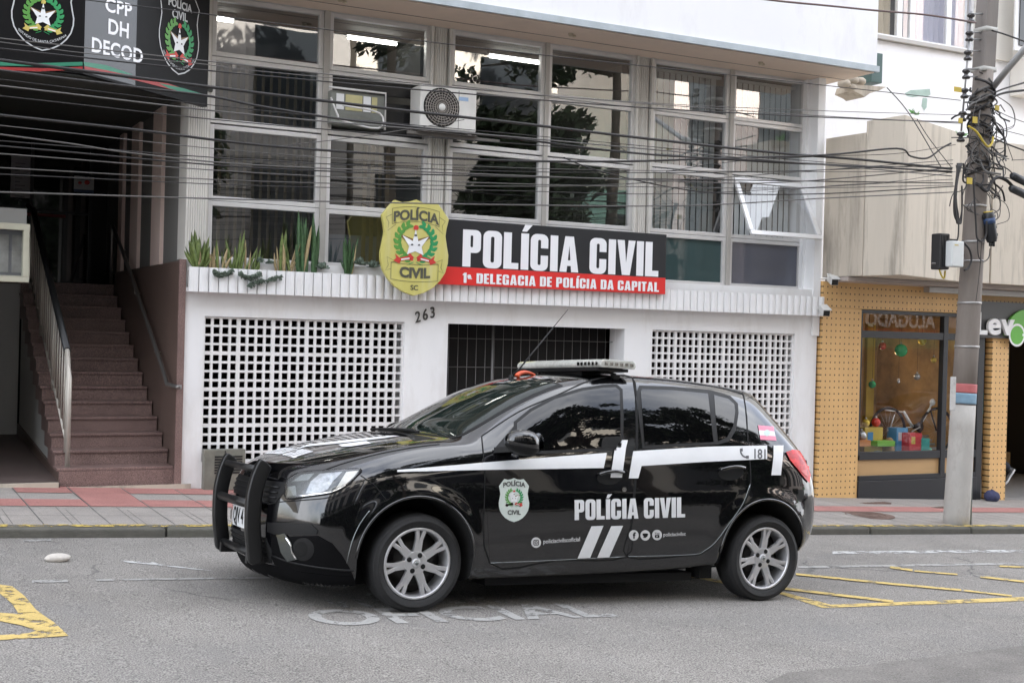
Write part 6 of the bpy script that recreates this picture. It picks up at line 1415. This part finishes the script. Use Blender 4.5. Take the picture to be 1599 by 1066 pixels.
MB().tube(smooth_curve([(a.x+.05, PY-.06, a.z), (a.x+.07, PY-.07, a.z-.06), (b.x-.01, PY-.06, a.z-.09), (b.x, PY-.06, a.z-.01)], 4), .010, 6).build('yellow_cable', ycab, t)
can = thing('splice_canister', 'black and blue splice canister hanging right of the pole', 'splice canister', P(1546, 380, PY-.15))
ca, cb2 = P(1549, 378, PY-.15), P(1543, 330, PY-.15)
MB().tube([ca.lerp(cb2, t) for t in (0, .08, .1, .85, .9, 1)], [.050, .056, .062, .062, .056, .050], 18).build('body', mat('black_canister', (.020, .022, .025), .45), can)
MB().tube([ca.lerp(cb2, .60), ca.lerp(cb2, .78)], .0645, 18).build('blue_band', mat('dark_blue_band', (.03, .06, .14), .5), can); MB().tube([ca.lerp(cb2, .93), ca.lerp(cb2, 1.0)], .0515, 18).build('yellow_band', ycab, can)
for t_ in (.25, .5, .85): q = ca.lerp(cb2, t_); MB().box(q.x+.055, q.x+.082, q.y-.02, q.y+.02, q.z-.015, q.z+.015).build('clip', blackm, can)
for dx in (-.03, 0, .03): MB().tube([ca+Vector((dx, 0, 0)), ca+Vector((dx, 0, -.045))], .012, 8).build('port', blackm, can)
MB().box(ca.x-.13, ca.x-.05, PY-.16, PY-.12, cb2.z-.08, cb2.z-.04).build('bracket', blackm, can)
for i, (pts, lb_) in enumerate((([(1579, 273), (1590, 279), (1625, 296)], 'upper black cable splice tube right of the pole'), ([(1577, 293), (1590, 299), (1630, 318)], 'lower black cable splice tube right of the pole'))):
    q = [P(a, b, PY-.25) for a, b in pts]; tag(MB().tube([q[0], q[0].lerp(q[1], .25), q[1], q[2]], [.022, .042, .044, .044], 14).build('cable_splice', MATS['black_canister']), lb_, 'cable splice', 'splice tubes on the overhead cables')
# ------------------------------------------------------------------ overhead cables
def cable(pts, r, m, lb_, grp, Y=PY-.10, ext=True, name='overhead_cable', dy=0):
    q = [P(a, b, Y+dy*(1-min(1, max(0, a/1500)))) for a, b in pts]
    if ext: q = [q[0]+(q[0]-q[1]).normalized()*3.5] + q
    return tag(MB().tube(smooth_curve(q, 6), r, 6).build(name, m), lb_, 'cable', grp)
TH, TN = 'thick black overhead cable bundle running left from the utility pole', 'thin dark overhead wire running left from the utility pole across the station'
T = [[(0, 94), (200, 120), (400, 145), (525, 160), (650, 175), (800, 191.5), (988, 214), (1200, 237.5), (1350, 250), (1486, 264)],
     [(0, 180), (213, 203), (400, 226), (600, 241), (800, 251), (980, 252), (1130, 247), (1290, 242), (1400, 232), (1422, 244), (1448, 247), (1470, 232), (1485, 224)],
     [(0, 110), (200, 135), (325, 150), (400, 165), (525, 185), (643, 198), (800, 216), (1000, 240), (1200, 252), (1486, 268)]]
for i, p in enumerate(T): cable(p, (.0125, .010, .0095)[i], cab, ('thick black overhead cable bundle, uppermost of the three heavy ones', 'heavy black cable with a dip just before the pole', 'heavy black cable running just below the uppermost bundle')[i], 'heavy overhead cables', dy=-.2*i)
THIN = [[(0, 210), (113, 225), (213, 240), (400, 258), (700, 270), (1000, 281), (1220, 285), (1488, 262)], [(0, 220), (150, 232), (400, 250), (800, 268), (1200, 268), (1488, 256)],
        [(420, 229), (450, 226.7), (550, 215), (650, 200), (725, 187)], [(880, 246), (935, 267), (1050, 293), (1150, 303), (1300, 302), (1490, 291)], [(0, 262), (400, 283), (800, 291), (980, 287), (1200, 272), (1488, 250)],
        [(0, 272), (400, 290), (800, 298), (1000, 303), (1150, 299), (1488, 280)], [(0, 300), (400, 312), (800, 320), (1075, 321), (1280, 310), (1490, 300)], [(-40, -22), (133, 0), (335, 24), (400, 33), (800, 81), (1200, 124), (1500, 157)],
        [(0, 66), (130, 83), (313, 100), (400, 111), (650, 133), (1000, 160), (1250, 172), (1505, 180)], [(0, 76), (300, 108), (650, 140), (1000, 168), (1300, 184), (1500, 191)], [(0, 60), (400, 104), (800, 145), (1200, 176), (1500, 193)],
        [(0, 124), (400, 172), (800, 209), (1200, 246), (1486, 270)], [(0, 134), (400, 180), (800, 214), (1200, 250), (1486, 275)], [(0, 150), (400, 193), (800, 224), (1200, 254), (1486, 262)], [(0, 196), (400, 238), (800, 262), (1200, 268), (1488, 268)],
        [(0, 228), (400, 262), (800, 276), (1200, 282), (1488, 286)], [(0, 240), (400, 270), (800, 287), (1200, 294), (1488, 289)], [(1040, 268), (1150, 252), (1290, 244), (1400, 240), (1492, 226)], [(1385, 137), (1420, 178), (1470, 262)], [(1432, 186), (1450, 215), (1486, 262)], [(1200, 300), (1300, 290), (1400, 283), (1492, 268)]]
for i, p in enumerate(THIN): cable(p, (.0058, .0042, .0034)[i % 3], cab if i % 2 else cab2, TN if p[0][0] <= 0 else 'thin dark wire crossing between the other wires near the utility pole', 'thin overhead wires' if p[0][0] <= 0 else 'short crossing wires', ext=p[0][0] <= 0, dy=rt.uniform(-.5, .1) if p[0][0] <= 0 else 0, name='overhead_wire')
cable([(1100, -16), (1200, 0), (1290, 9), (1370, 17), (1450, 24), (1524, 36)], .010, mat('red_grey_cable', (.13, .085, .08), .6), 'reddish grey cable high above the station canopy, topmost on the pole', 'heavy overhead cables')
RWR = 'dark cable leaving the utility pole to the right edge'
for i, (p, r) in enumerate((([(1549, 48), (1575, 56), (1640, 80)], .009), ([(1548, 148), (1570, 138), (1640, 118)], .010), ([(1548, 153), (1575, 144), (1640, 138)], .013), ([(1545, 165), (1575, 182), (1640, 205)], .004), ([(1550, 215), (1575, 226), (1640, 250)], .009), ([(1552, 200), (1600, 212), (1640, 225)], .004), ([(1540, 250), (1570, 262), (1582, 272)], .007), ([(1500, 262), (1560, 275), (1640, 292)], .005), ([(1550, 190), (1563, 200), (1580, 245), (1585, 250), (1640, 246)], .004))):
    cable(p, r, cab, RWR, 'cables right of the pole', Y=PY-.14, ext=False)
car, car_body = make_car(CAR_M, 'police_car', 'black police hatchback with white lettering and bull bar parked on the road')
def px_text(vf, x0, y0, x1, y1, width, h):
    """map a text drawing (width units wide) on the line of pixels (x0,y0)-(x1,y1), h pixels per unit of height"""
    dx, dy = (x1-x0)/width, (y1-y0)/width
    return [(x0+q[0]*dx+q[1]*h*.0, y0+q[0]*dy-q[1]*h) for q in vf[0]], vf[1]
# white stripes along the flank
for poly, nm in (([(620, 734), (690, 728), (757, 722), (850, 714.5), (947, 707), (942, 730.5), (850, 732), (757, 733.5), (690, 735), (620, 737)], 'white_stripe'),
             ([(970, 687.5), (979, 687.5), (976, 700), (969.7, 745.5), (951.6, 745.5), (958, 703.5), (968, 703)], 'white_stripe'),
             ([(988, 704.5), (1100, 697.5), (1197, 695.5), (1197, 716.5), (1100, 721), (1001, 727.3), (996, 746.5), (981, 746.5)], 'white_stripe'),
             ([(1207, 695.5), (1222.7, 695.5), (1222, 710), (1218.6, 741.6), (1203.6, 741.6), (1207, 712)], 'white_stripe'),
             ([(922.8, 821), (941.7, 820), (920.7, 870), (901, 871)], 'white_slash'),
             ([(953.7, 820.7), (972.3, 820), (950.6, 869), (931.6, 870)], 'white_slash')):
    conform(pv(poly), by_px, 0.0125 if poly[0][1] < 690 else .0062, nm, white, car, 5)
v, f, wd = block('POLÍCIA CIVIL')
conform(px_text((v, f), 896.6, 811.4, 1069.4, 807, wd, 31.3), by_px, .0055, 'lettering', white, car, 9)
# badge on the front door
def badge(parent, cx, tipy, wpx, bgm, name):
    sc = wpx
    b = conform(([(cx+x*sc, tipy-y*sc) for x, y in SHIELD], [list(range(len(SHIELD)))]), by_px, .0052, name, bgm, parent, 6)
    by = {}
    for key, poly, ly in emblem(): by.setdefault((key, ly), []).append(pv([(cx+x*sc*.93, tipy-y*sc*.93-3) for x, y in poly]))
    for (key, ly), L in sorted(by.items(), key=lambda t: t[0][1]): conform(join_vf(L), by_px, .0056+ly*.0003, 'emblem', cmat(key), b, 9)
    for t, yy, sz in (('POLÍCIA', 1.11, .21), ('CIVIL', .24, .20)):
        v, f = text2d(t, sz, .006, .92); conform(([(cx+q[0]*sc, tipy-(q[1]+yy)*sc-(.05*(1-(q[0]/.35)**2)*sc if yy > 1 else 0)) for q in v], f), by_px, .0068, 'badge_lettering', cmat('dark'), b, 9)
    return b
badge(car, 802, 814.4, 48.5, mat('mint_white_vinyl', (.60, .66, .62), .35, var=.06, vscale=20), 'door_badge')
# small marks: phone number, social media names
v, f = text2d('181', 21, .5, .95, 'LEFT'); conform(([(1174+q[0]*.78, 715.5-q[1]+q[0]*.03) for q in v], f), by_px, .0072, 'phone_number', mat('grey_vinyl', (.10, .10, .11), .4), car, 9)
conform(ribbon(dense([(1155.5, 701.5), (1156, 707), (1160, 712.5), (1167, 714.5)]), 2.4), by_px, .0072, 'handset_symbol', MATS['grey_vinyl'], car, 9)
for x, y in ((1156.5, 702.5), (1166, 713.5)): conform(pv([(x-2.2, y-2), (x+2.2, y-2.4), (x+2.4, y+2.2), (x-2, y+2.4)]), by_px, .0078, 'handset_symbol', MATS['grey_vinyl'], car, 9)
def circ(x, y, r, n=20): return [(x+r*cos(2*pi*k/n), y+r*1.06*sin(2*pi*k/n)) for k in range(n)]
lw = mat('offwhite_vinyl', (.62, .62, .62), .4)
for x, y, k in ((836.5, 846.3, 'camera'), (989, 835, 'f'), (1007, 835, 'bird'), (1025.3, 834.5, 'tube')):
    conform(pv(circ(x, y, 7.7)), by_px, .0052, 'social_media_disc', lw, car, 8)
    if k == 'camera':
        L = [rrect(x-4.2, y-4.4, x+4.2, y+4.4, 2), rrect(x-3.1, y-3.3, x+3.1, y+3.3, 1.4)]; vf = fill2d(L)
        conform(join_vf([vf, fill2d([circ(x, y, 2.3), circ(x, y, 1.3)])]), by_px, .0062, 'camera_symbol', gapm, car, 8)
    elif k == 'f':
        v, f = text2d('f', 13, .5); conform(([(x+.3+q[0], y+4.6-q[1]) for q in v], f), by_px, .0062, 'letter_symbol', gapm, car, 8)
    elif k == 'bird':
        conform(pv([(x-4.2, y-3), (x-1, y-.8), (x+.6, y-3.2), (x+3, y-3), (x+4.4, y-2), (x+3.2, y+1.6), (x, y+4), (x-4, y+3.4), (x-2.4, y+2), (x-4, y+.2)]), by_px, .0062, 'bird_symbol', gapm, car, 8)
    else:
        conform(fill2d([rrect(x-3.6, y-.2, x+3.6, y+4.4, 1.2), [(x-1, y+.8), (x+1.6, y+2.1), (x-1, y+3.4)]]), by_px, .0062, 'screen_symbol', gapm, car, 8)
        v, f = text2d('You', 4.6, .1); conform(([(x+q[0], y-1-q[1]) for q in v], f), by_px, .0062, 'screen_symbol', gapm, car, 8)
for t, x0, y0, x1, y1, h in (('policiacivilscoficial', 847.5, 847.8, 905, 844, 9.2), ('policiacivilsc', 1035, 836.6, 1070, 835.2, 8)):
    v, f = text2d(t, 1, .012, 1, 'LEFT'); wd = max(q[0] for q in v)
    conform(px_text((v, f), x0, y0, x1, y1, wd, h), by_px, .0052, 'handle_lettering', lw, car, 12)
# flag sticker on the rear pillar
pk = mat('pink_vinyl', (.70, .22, .32), .4)
for a, b, m_ in ((0, .34, pk), (.34, .68, white), (.68, 1, pk)):
    A, B, C, D = Vector((1183, 664)), Vector((1207, 666)), Vector((1212, 688)), Vector((1187, 686.5))
    conform(pv([tuple(A+(D-A)*a), tuple(B+(C-B)*a), tuple(B+(C-B)*b), tuple(A+(D-A)*b)]), by_px, .004, 'flag_sticker', m_, car, 7)
conform(pv(circ(1197, 676, 5, 8)), by_px, .005, 'flag_emblem', mat('pale_mint', (.5, .62, .58), .4), car, 7)
conform(pv(circ(974.3, 764, 3.4)), by_px, .006, 'door_lock', chrome, car, 7)
# bonnet lettering and stripes, read from the front
v, f, wd = block('POLÍCIA CIVIL'); s_ = .70/wd
conform(([(-.63+q[1]*.13, -.42+q[0]*s_) for q in v], f), by_top, .004, 'bonnet_lettering', white, car, .03)
for poly in ([(463, 701), (480, 697.5), (545, 691), (600, 684.5), (624, 681), (612, 680.5), (590, 682.5), (540, 687.5), (480, 694.5)], [(528, 694.5), (572, 688.8), (580, 692.5), (548, 697.5), (534, 698)]):
    conform(pv(poly), by_px, .004, 'bonnet_stripe', white, car, 5)
# roof: light bar on legs, aerial, orange beacon
lb = thing('light_bar', None, None, L3(1.44, 0, 1.533)); lb.parent = car
bar = MB(); core = MB()
sec = [(-.13, .0), (-.14, .018), (-.135, .04), (-.115, .055), (.115, .055), (.135, .04), (.14, .018), (.13, .0)]
def barpart(mb, v0, v1, zc, k=1.0, n=1):
    steps = [v0+(v1-v0)*i/n for i in range(n+1)]
    for a, b in zip(steps[:-1], steps[1:]):
        A = [L3(x*k+.03*(abs(a)/.6)**2, a, zc+h*k+0*a/.6) for x, h in sec]; B = [L3(x*k+.03*(abs(b)/.6)**2, b, zc+h*k+0*b/.6) for x, h in sec]
        q = len(sec); mb.add(A+B, [(i, (i+1) % q, q+(i+1) % q, q+i) for i in range(q)], False)
    mb.add([L3(x*k+.03, v0, zc+h*k+0*v0/.6) for x, h in sec], [list(range(len(sec)))]); mb.add([L3(x*k+.03, v1, zc+h*k+0*v1/.6) for x, h in sec], [list(range(len(sec)))])
barpart(bar, -.6, .6, 0, 1, 12)
bar.build('lens', mat('light_bar_lens', (.50, .50, .46), .12, spec=.6, coat=1, var=.25, vscale=30), lb, local=True, bevel=.006)
bs = MB()
for v0, v1 in ((-.58, .58),): bs.prism([L3(-.12, v0, -.022+0*v0/.6), L3(.12, v0, -.022+0*v0/.6), L3(.12, v0, -.002+0*v0/.6), L3(-.12, v0, -.002+0*v0/.6)], L3(0, v1-v0, 0*(v1-v0)/.6))
bs.build('base', trim, lb, local=True)
for k in range(6):
    v = .33+.043*k; MB().prism([L3(-.1415+.03*(v/.6)**2, v, .014+0*v/.6), L3(-.1415+.03*(v/.6)**2, v+.03, .014+0*v/.6), L3(-.1415+.03*(v/.6)**2, v+.03, .036+0*v/.6), L3(-.1415+.03*(v/.6)**2, v, .036+0*v/.6)], (-.002, 0, 0)).build('lamp_cell', chrome, lb, local=True)
    MB().prism([L3(-.08+.04*k, .6005, .016+0), L3(-.055+.04*k, .6005, .016+0), L3(-.055+.04*k, .6005, .036+0), L3(-.08+.04*k, .6005, .036+0)], (0, -.002, 0)).build('lamp_cell', chrome, lb, local=True)
for s_ in (-1, 1):
    a, n_ = body_hit(*by_top(1.49, .53*s_)); lg = MB()
    lg.tube([a+n_*.005, a+n_*.02, L3(1.40, .36*s_, 1.535)], .009, 6); lg.box(a.x-.025, a.x+.025, a.y-.02, a.y+.02, a.z-.01, a.z+.02)
    lg.build('mounting_leg', trim, car, local=True)
mid = MB(); mid.box(1.36, 1.52, -.30, .22, 1.48, 1.515); mid.build('mounting_block', trim, car, local=True, bevel=.006)
bt, _n = body_hit(*by_px(798, 591.5)); tip = CAR_I @ (CAM + ray(887, 483)*((CAR_M @ bt).y/ray(887, 483).y))
ae = MB(); ae.lathe([(0, .03), (.012, .028), (.018, .01), (.022, -.004)], bt, 'Z', 12)
md_ = bt + (tip-bt)*.73
ae.tube([bt+Vector((0, 0, .02)), bt+(tip-bt)*.12, md_], [.008, .006, .005], 8); ae.tube([md_, tip], [.0026, .0018], 6)
ae.build('aerial', trim, car, local=True)
bc = MB(); c0, _n = body_hit(*by_px(822, 587)); q = []
for k in range(13):
    a = radians(10+160*k/12); q.append(c0+Vector((-.085*cos(a), -.02*cos(a), -.016+.042*sin(a))))
bc.tube(q, [.010+.010*abs(1-k/9) for k in range(13)], 8); bc.build('orange_beacon', mat('orange_plastic', (.62, .09, .03), .35), car, local=True)
# bull bar: two curved upright plates joined by three tubes
bb = thing('bull_bar', None, None, L3(-.9, 0, .5)); bb.parent = car
bbm = mat('black_powder_coat', (.007, .007, .0072), .38, bump=.08, bscale=300)
off = L3(-.9, 0, .5)
def side_at(x, y, v): o, d = by_px(x, y); t = (-v-o.y)/d.y; q = o+d*t; return q.x, q.z
BV = .38
ctr = [side_at(x, y, BV) for x, y in ((399, 880), (397.5, 862), (396, 847), (394.5, 828), (394.5, 806), (395.5, 786), (397.5, 770), (403.5, 746), (411, 728), (415, 722))]
for s_ in (-1, 1):
    cc = [(p.x, p.z) for p in smooth_curve([(a, 0, b) for a, b in ctr], 4)]
    n_ = len(cc); vs = []; fs = []
    for i, (a, b) in enumerate(cc):
        t = Vector((cc[min(i+1, n_-1)][0]-cc[max(i-1, 0)][0], cc[min(i+1, n_-1)][1]-cc[max(i-1, 0)][1])).normalized(); nx, nz = -t.y, t.x
        h = .046*(1 if 2 < i < n_-4 else (.55 if i in (0, n_-1) else .85 if i in (1, n_-2) else .97))
        for k in range(16):
            an = 2*pi*k/16; cu_ = math.copysign(abs(cos(an))**.35, cos(an))*h; cv = math.copysign(abs(sin(an))**.35, sin(an))*.030
            vs.append(L3(a+nx*cu_, BV*s_+cv, b+nz*cu_)-off)
    for i in range(n_-1):
        for k in range(16): fs.append((i*16+k, i*16+(k+1) % 16, (i+1)*16+(k+1) % 16, (i+1)*16+k))
    fs += [list(range(16)), list(range((n_-1)*16, n_*16))]
    MB().add(vs, fs, True).build('upright', bbm, bb, local=True)
for (px_, py_), r_ in (((405, 733), .021), ((394, 788), .027), ((399, 866), .024)):
    uu, zz = side_at(px_, py_, BV); MB().tube([L3(uu, -BV, zz)-off, L3(uu, BV, zz)-off], r_, 12).build('cross_tube', bbm, bb, local=True)
for s_ in (-1, 1): MB().box(-.90, -.70, -.30*s_-.02, -.30*s_+.02, .24, .30).build('bracket', bbm, car, local=True)
# underside pieces seen between the wheels, widened to darken the road below
ub = MB(); ub.box(.5, 2.05, -.70, .70, .135, .19); ub.box(-.45, .3, -.50, .50, .13, .2); ub.box(2.3, 3.0, -.55, .55, .2, .3); ub.tube([L3(1.9, .15, .2), L3(2.6, .3, .22), L3(3.0, .35, .25)], .04, 8); ub.box(2.1, 2.2, -.72, -.56, .15, .3)
ub.build('underside', well, car, local=True)
# ------------------------------------------------------------------ across the street (behind the camera, seen in the glass and paint)
def far_block(x0, x1, y, h, m, lb_, name='facing_building', nw=5, floors=3):
    t = thing(name, lb_, 'building', ((x0+x1)/2, y, 0)); z0 = gz((x0+x1)/2)-.5
    MB().box(x0, x1, y-8, y, z0, h).build('wall', m, t); wm = mat('far_dark_glass', (.03, .035, .04), .1)
    for i in range(nw):
        for j in range(floors):
            a = x0+(x1-x0)*(i+.2)/nw; b = x0+(x1-x0)*(i+.8)/nw; zz = 2.9+j*(h-3.2)/floors
            MB().box(a, b, y+.002, y+.05, zz+.5, zz+(h-3.2)/floors*.85).build('window', wm, t)
    MB().box(x0+.4, x1-.4, y+.002, y+.06, z0, 2.3).build('shopfront', mat('far_shop_dark', (.05, .05, .05), .3), t); return t
far_block(-16, 1.5, -9, 22, mat('far_grey_plaster', (.26, .25, .24), .8, var=.1, vscale=.4), 'grey block across the street behind the camera')
far_block(2, 12.2, -9, 22, mat('far_ash_plaster', (.36, .345, .325), .8, var=.1, vscale=.4), 'ash grey block across the street, mirrored in the left station glass', nw=3, floors=5)
far_block(12.4, 18.9, -9, 22, mat('far_cream_plaster', (.70, .65, .57), .8, var=.1, vscale=.4), 'cream block across the street, mirrored in the middle station glass', nw=2, floors=5)
far_block(19.1, 22.8, -10, 6.4, mat('far_green_plaster', (.22, .40, .33), .8, var=.1, vscale=.4), 'low green building across the street', nw=2, floors=1)
far_block(23.2, 40, -9, 17, mat('far_pink_plaster', (.62, .54, .50), .8, var=.1, vscale=.4), 'pale pink block across the street at the downhill end', nw=6)
bark = mat('grey_bark', (.10, .08, .06), .9, var=.3, vscale=6, bump=.6, bscale=18); lf = mat('street_tree_leaf', (.030, .058, .020), .55, var=.5, vscale=3)
def tree(x, y, h, R, seed, lo, hi, nb, label):
    r = random.Random(seed); t = thing('street_tree', label, 'tree', (x, y, gz(x)+.1), 'street trees across the road'); tr = MB(); cz = gz(x)
    tr.tube(smooth_curve([(x, y, cz), (x+.1, y, cz+h*.2), (x-.05, y+.1, cz+h*.5), (x, y, cz+h*.85)], 5), [.24-.012*i for i in range(16)], 10); cl = []
    for k in range(nb):
        a = 2.4*k+r.uniform(-.3, .3); e = r.uniform(.05, .8); f = k/(nb-1); L_ = R*r.uniform(.65, 1)*(1-.45*f); p0 = Vector((x, y, cz+h*(lo+(hi-lo)*f))); p1 = p0+Vector((cos(a)*cos(e), sin(a)*cos(e), sin(e)*.8))*L_
        tr.tube(smooth_curve([p0, p0.lerp(p1, .5)+Vector((0, 0, .2)), p1], 4), [.085-.008*i for i in range(9)], 6)
        for j in range(5): cl.append(p0.lerp(p1, r.uniform(.4, 1.08))+Vector((r.gauss(0, .4), r.gauss(0, .4), r.gauss(.1, .35))))
    tr.build('trunk', bark, t); cr = MB()
    for c in cl:
        s = r.uniform(.4, .85)
        for k in range(150):
            d = Vector((r.gauss(0, 1), r.gauss(0, 1), r.gauss(0, .7))).normalized()*s*r.random()**.4; p = c+d; n = Vector((r.gauss(0, 1), r.gauss(0, 1), r.gauss(.8, 1))).normalized(); u = n.orthogonal().normalized(); v = n.cross(u); w_, l = r.uniform(.05, .09), r.uniform(.11, .19)
            cr.add([p-u*l, p+v*w_, p+u*l, p-v*w_], [(0, 1, 2, 3)])
    cr.build('crown', lf, t, recalc=False); return t
tree(11.0, -2.7, 14.5, 4.6, 4, .62, .92, 18, 'tall street tree with a high crown across the road')
t1 = bpy.data.objects[[o.name for o in bpy.data.objects if o.name.startswith('street_tree')][0]]
for (x_, y_, rz, lb_) in ((5.6, -2.5, 1.3, 'tall street tree with a high crown, uphill of its twin'), (17.0, -2.6, 4.1, 'tall street tree with a high crown, downhill end of the row')):
    c = copy_tree(t1); c.location = (x_, y_, gz(x_)+.1); c.rotation_euler = (0, 0, rz); c['label'] = lb_
t2 = tree(15.2, -3.6, 8.2, 2.5, 9, .42, .85, 14, 'smaller leafy street tree across the road in front of the grey block')
c = copy_tree(t2); c.location = (6.0, -5.4, gz(6.0)+.1); c.rotation_euler = (0, 0, 2.2); c['label'] = 'smaller leafy street tree across the road, almost behind the camera'
hd_ = MB(); rh = random.Random(8)  # leaf screen added to darken what the car paint mirrors
for i in range(15000):
    p = Vector((rh.uniform(-12, 21), -3.4+rh.choice((-1, 1))*.45*rh.random()**.3, 0)); p.z = gz(p.x)+.15+2.5*rh.random()**.8; n = Vector((rh.gauss(0, 1), rh.gauss(.4, 1), rh.gauss(.4, 1))).normalized(); u = n.orthogonal().normalized()*rh.uniform(.06, .1); v = n.cross(u)*.7
    hd_.add([p-u, p+v, p+u, p-v], [(0, 1, 2, 3)])
hg = thing('added_hedge', 'unseen leafy screen added along the far pavement to darken reflections in the car', 'added_hedge', (12, -3.4, -.4)); hd_.build('leaves', mat('hedge_leaf', (.018, .035, .014), .6, var=.4, vscale=3), hg, recalc=False)
MB().box(-11.9, 20.9, -3.6, -3.2, -1, 2.0).build('twigs', mat('hedge_core', (.012, .014, .008), .95), hg)
# parked cars and a banner across the street
M2 = Matrix.Translation(Vector((24.6, -1.1, gz(24.6)))) @ Matrix.Rotation(ANG, 4, 'Y') @ LEAN
make_car(M2, 'parked_car', 'dark red hatchback parked across the street, mirrored in the shop glass', False, mat('dark_red_paint', (.07, .006, .008), .3, coat=1))
M3 = Matrix.Translation(Vector((29.4, -1.1, gz(29.4)))) @ Matrix.Rotation(ANG, 4, 'Y') @ LEAN
make_car(M3, 'parked_car', 'dark grey hatchback parked downhill of the red one', False, mat('dark_grey_paint', (.04, .04, .045), .3, coat=1))
bn = thing('banner', 'red and black rental banner reading ALUGADO across the street', 'banner', (27, -3, 1.6))
MB().box(25.0, 29.6, -3.03, -3.0, 1.55, 2.0).build('green_board', mat('green_board', (.10, .28, .16), .6), bn)
MB().box(25.0, 28.6, -3.02, -2.99, 2.001, 2.75).build('cloth', mat('red_banner', (.36, .03, .03), .7), bn); MB().box(25.2, 28.4, -2.989, -2.985, 2.10, 2.62).build('black_field', mat('black_banner', (.02, .02, .022), .7), bn)
v, f = text2d('ALUGADO', .58, .02, .95); mb = MB(); mb.add([(26.8-a, -2.982, 2.16+b) for a, b, _ in v], f); mb.build('lettering', mat('banner_white', (.75, .75, .75), .6), bn, recalc=False)
for x_ in (25.05, 29.5): MB().box(x_-.04, x_+.04, -3.08, -3.035, gz(x_), 2.7).build('post', mat('banner_post', (.2, .2, .2), .6), bn)
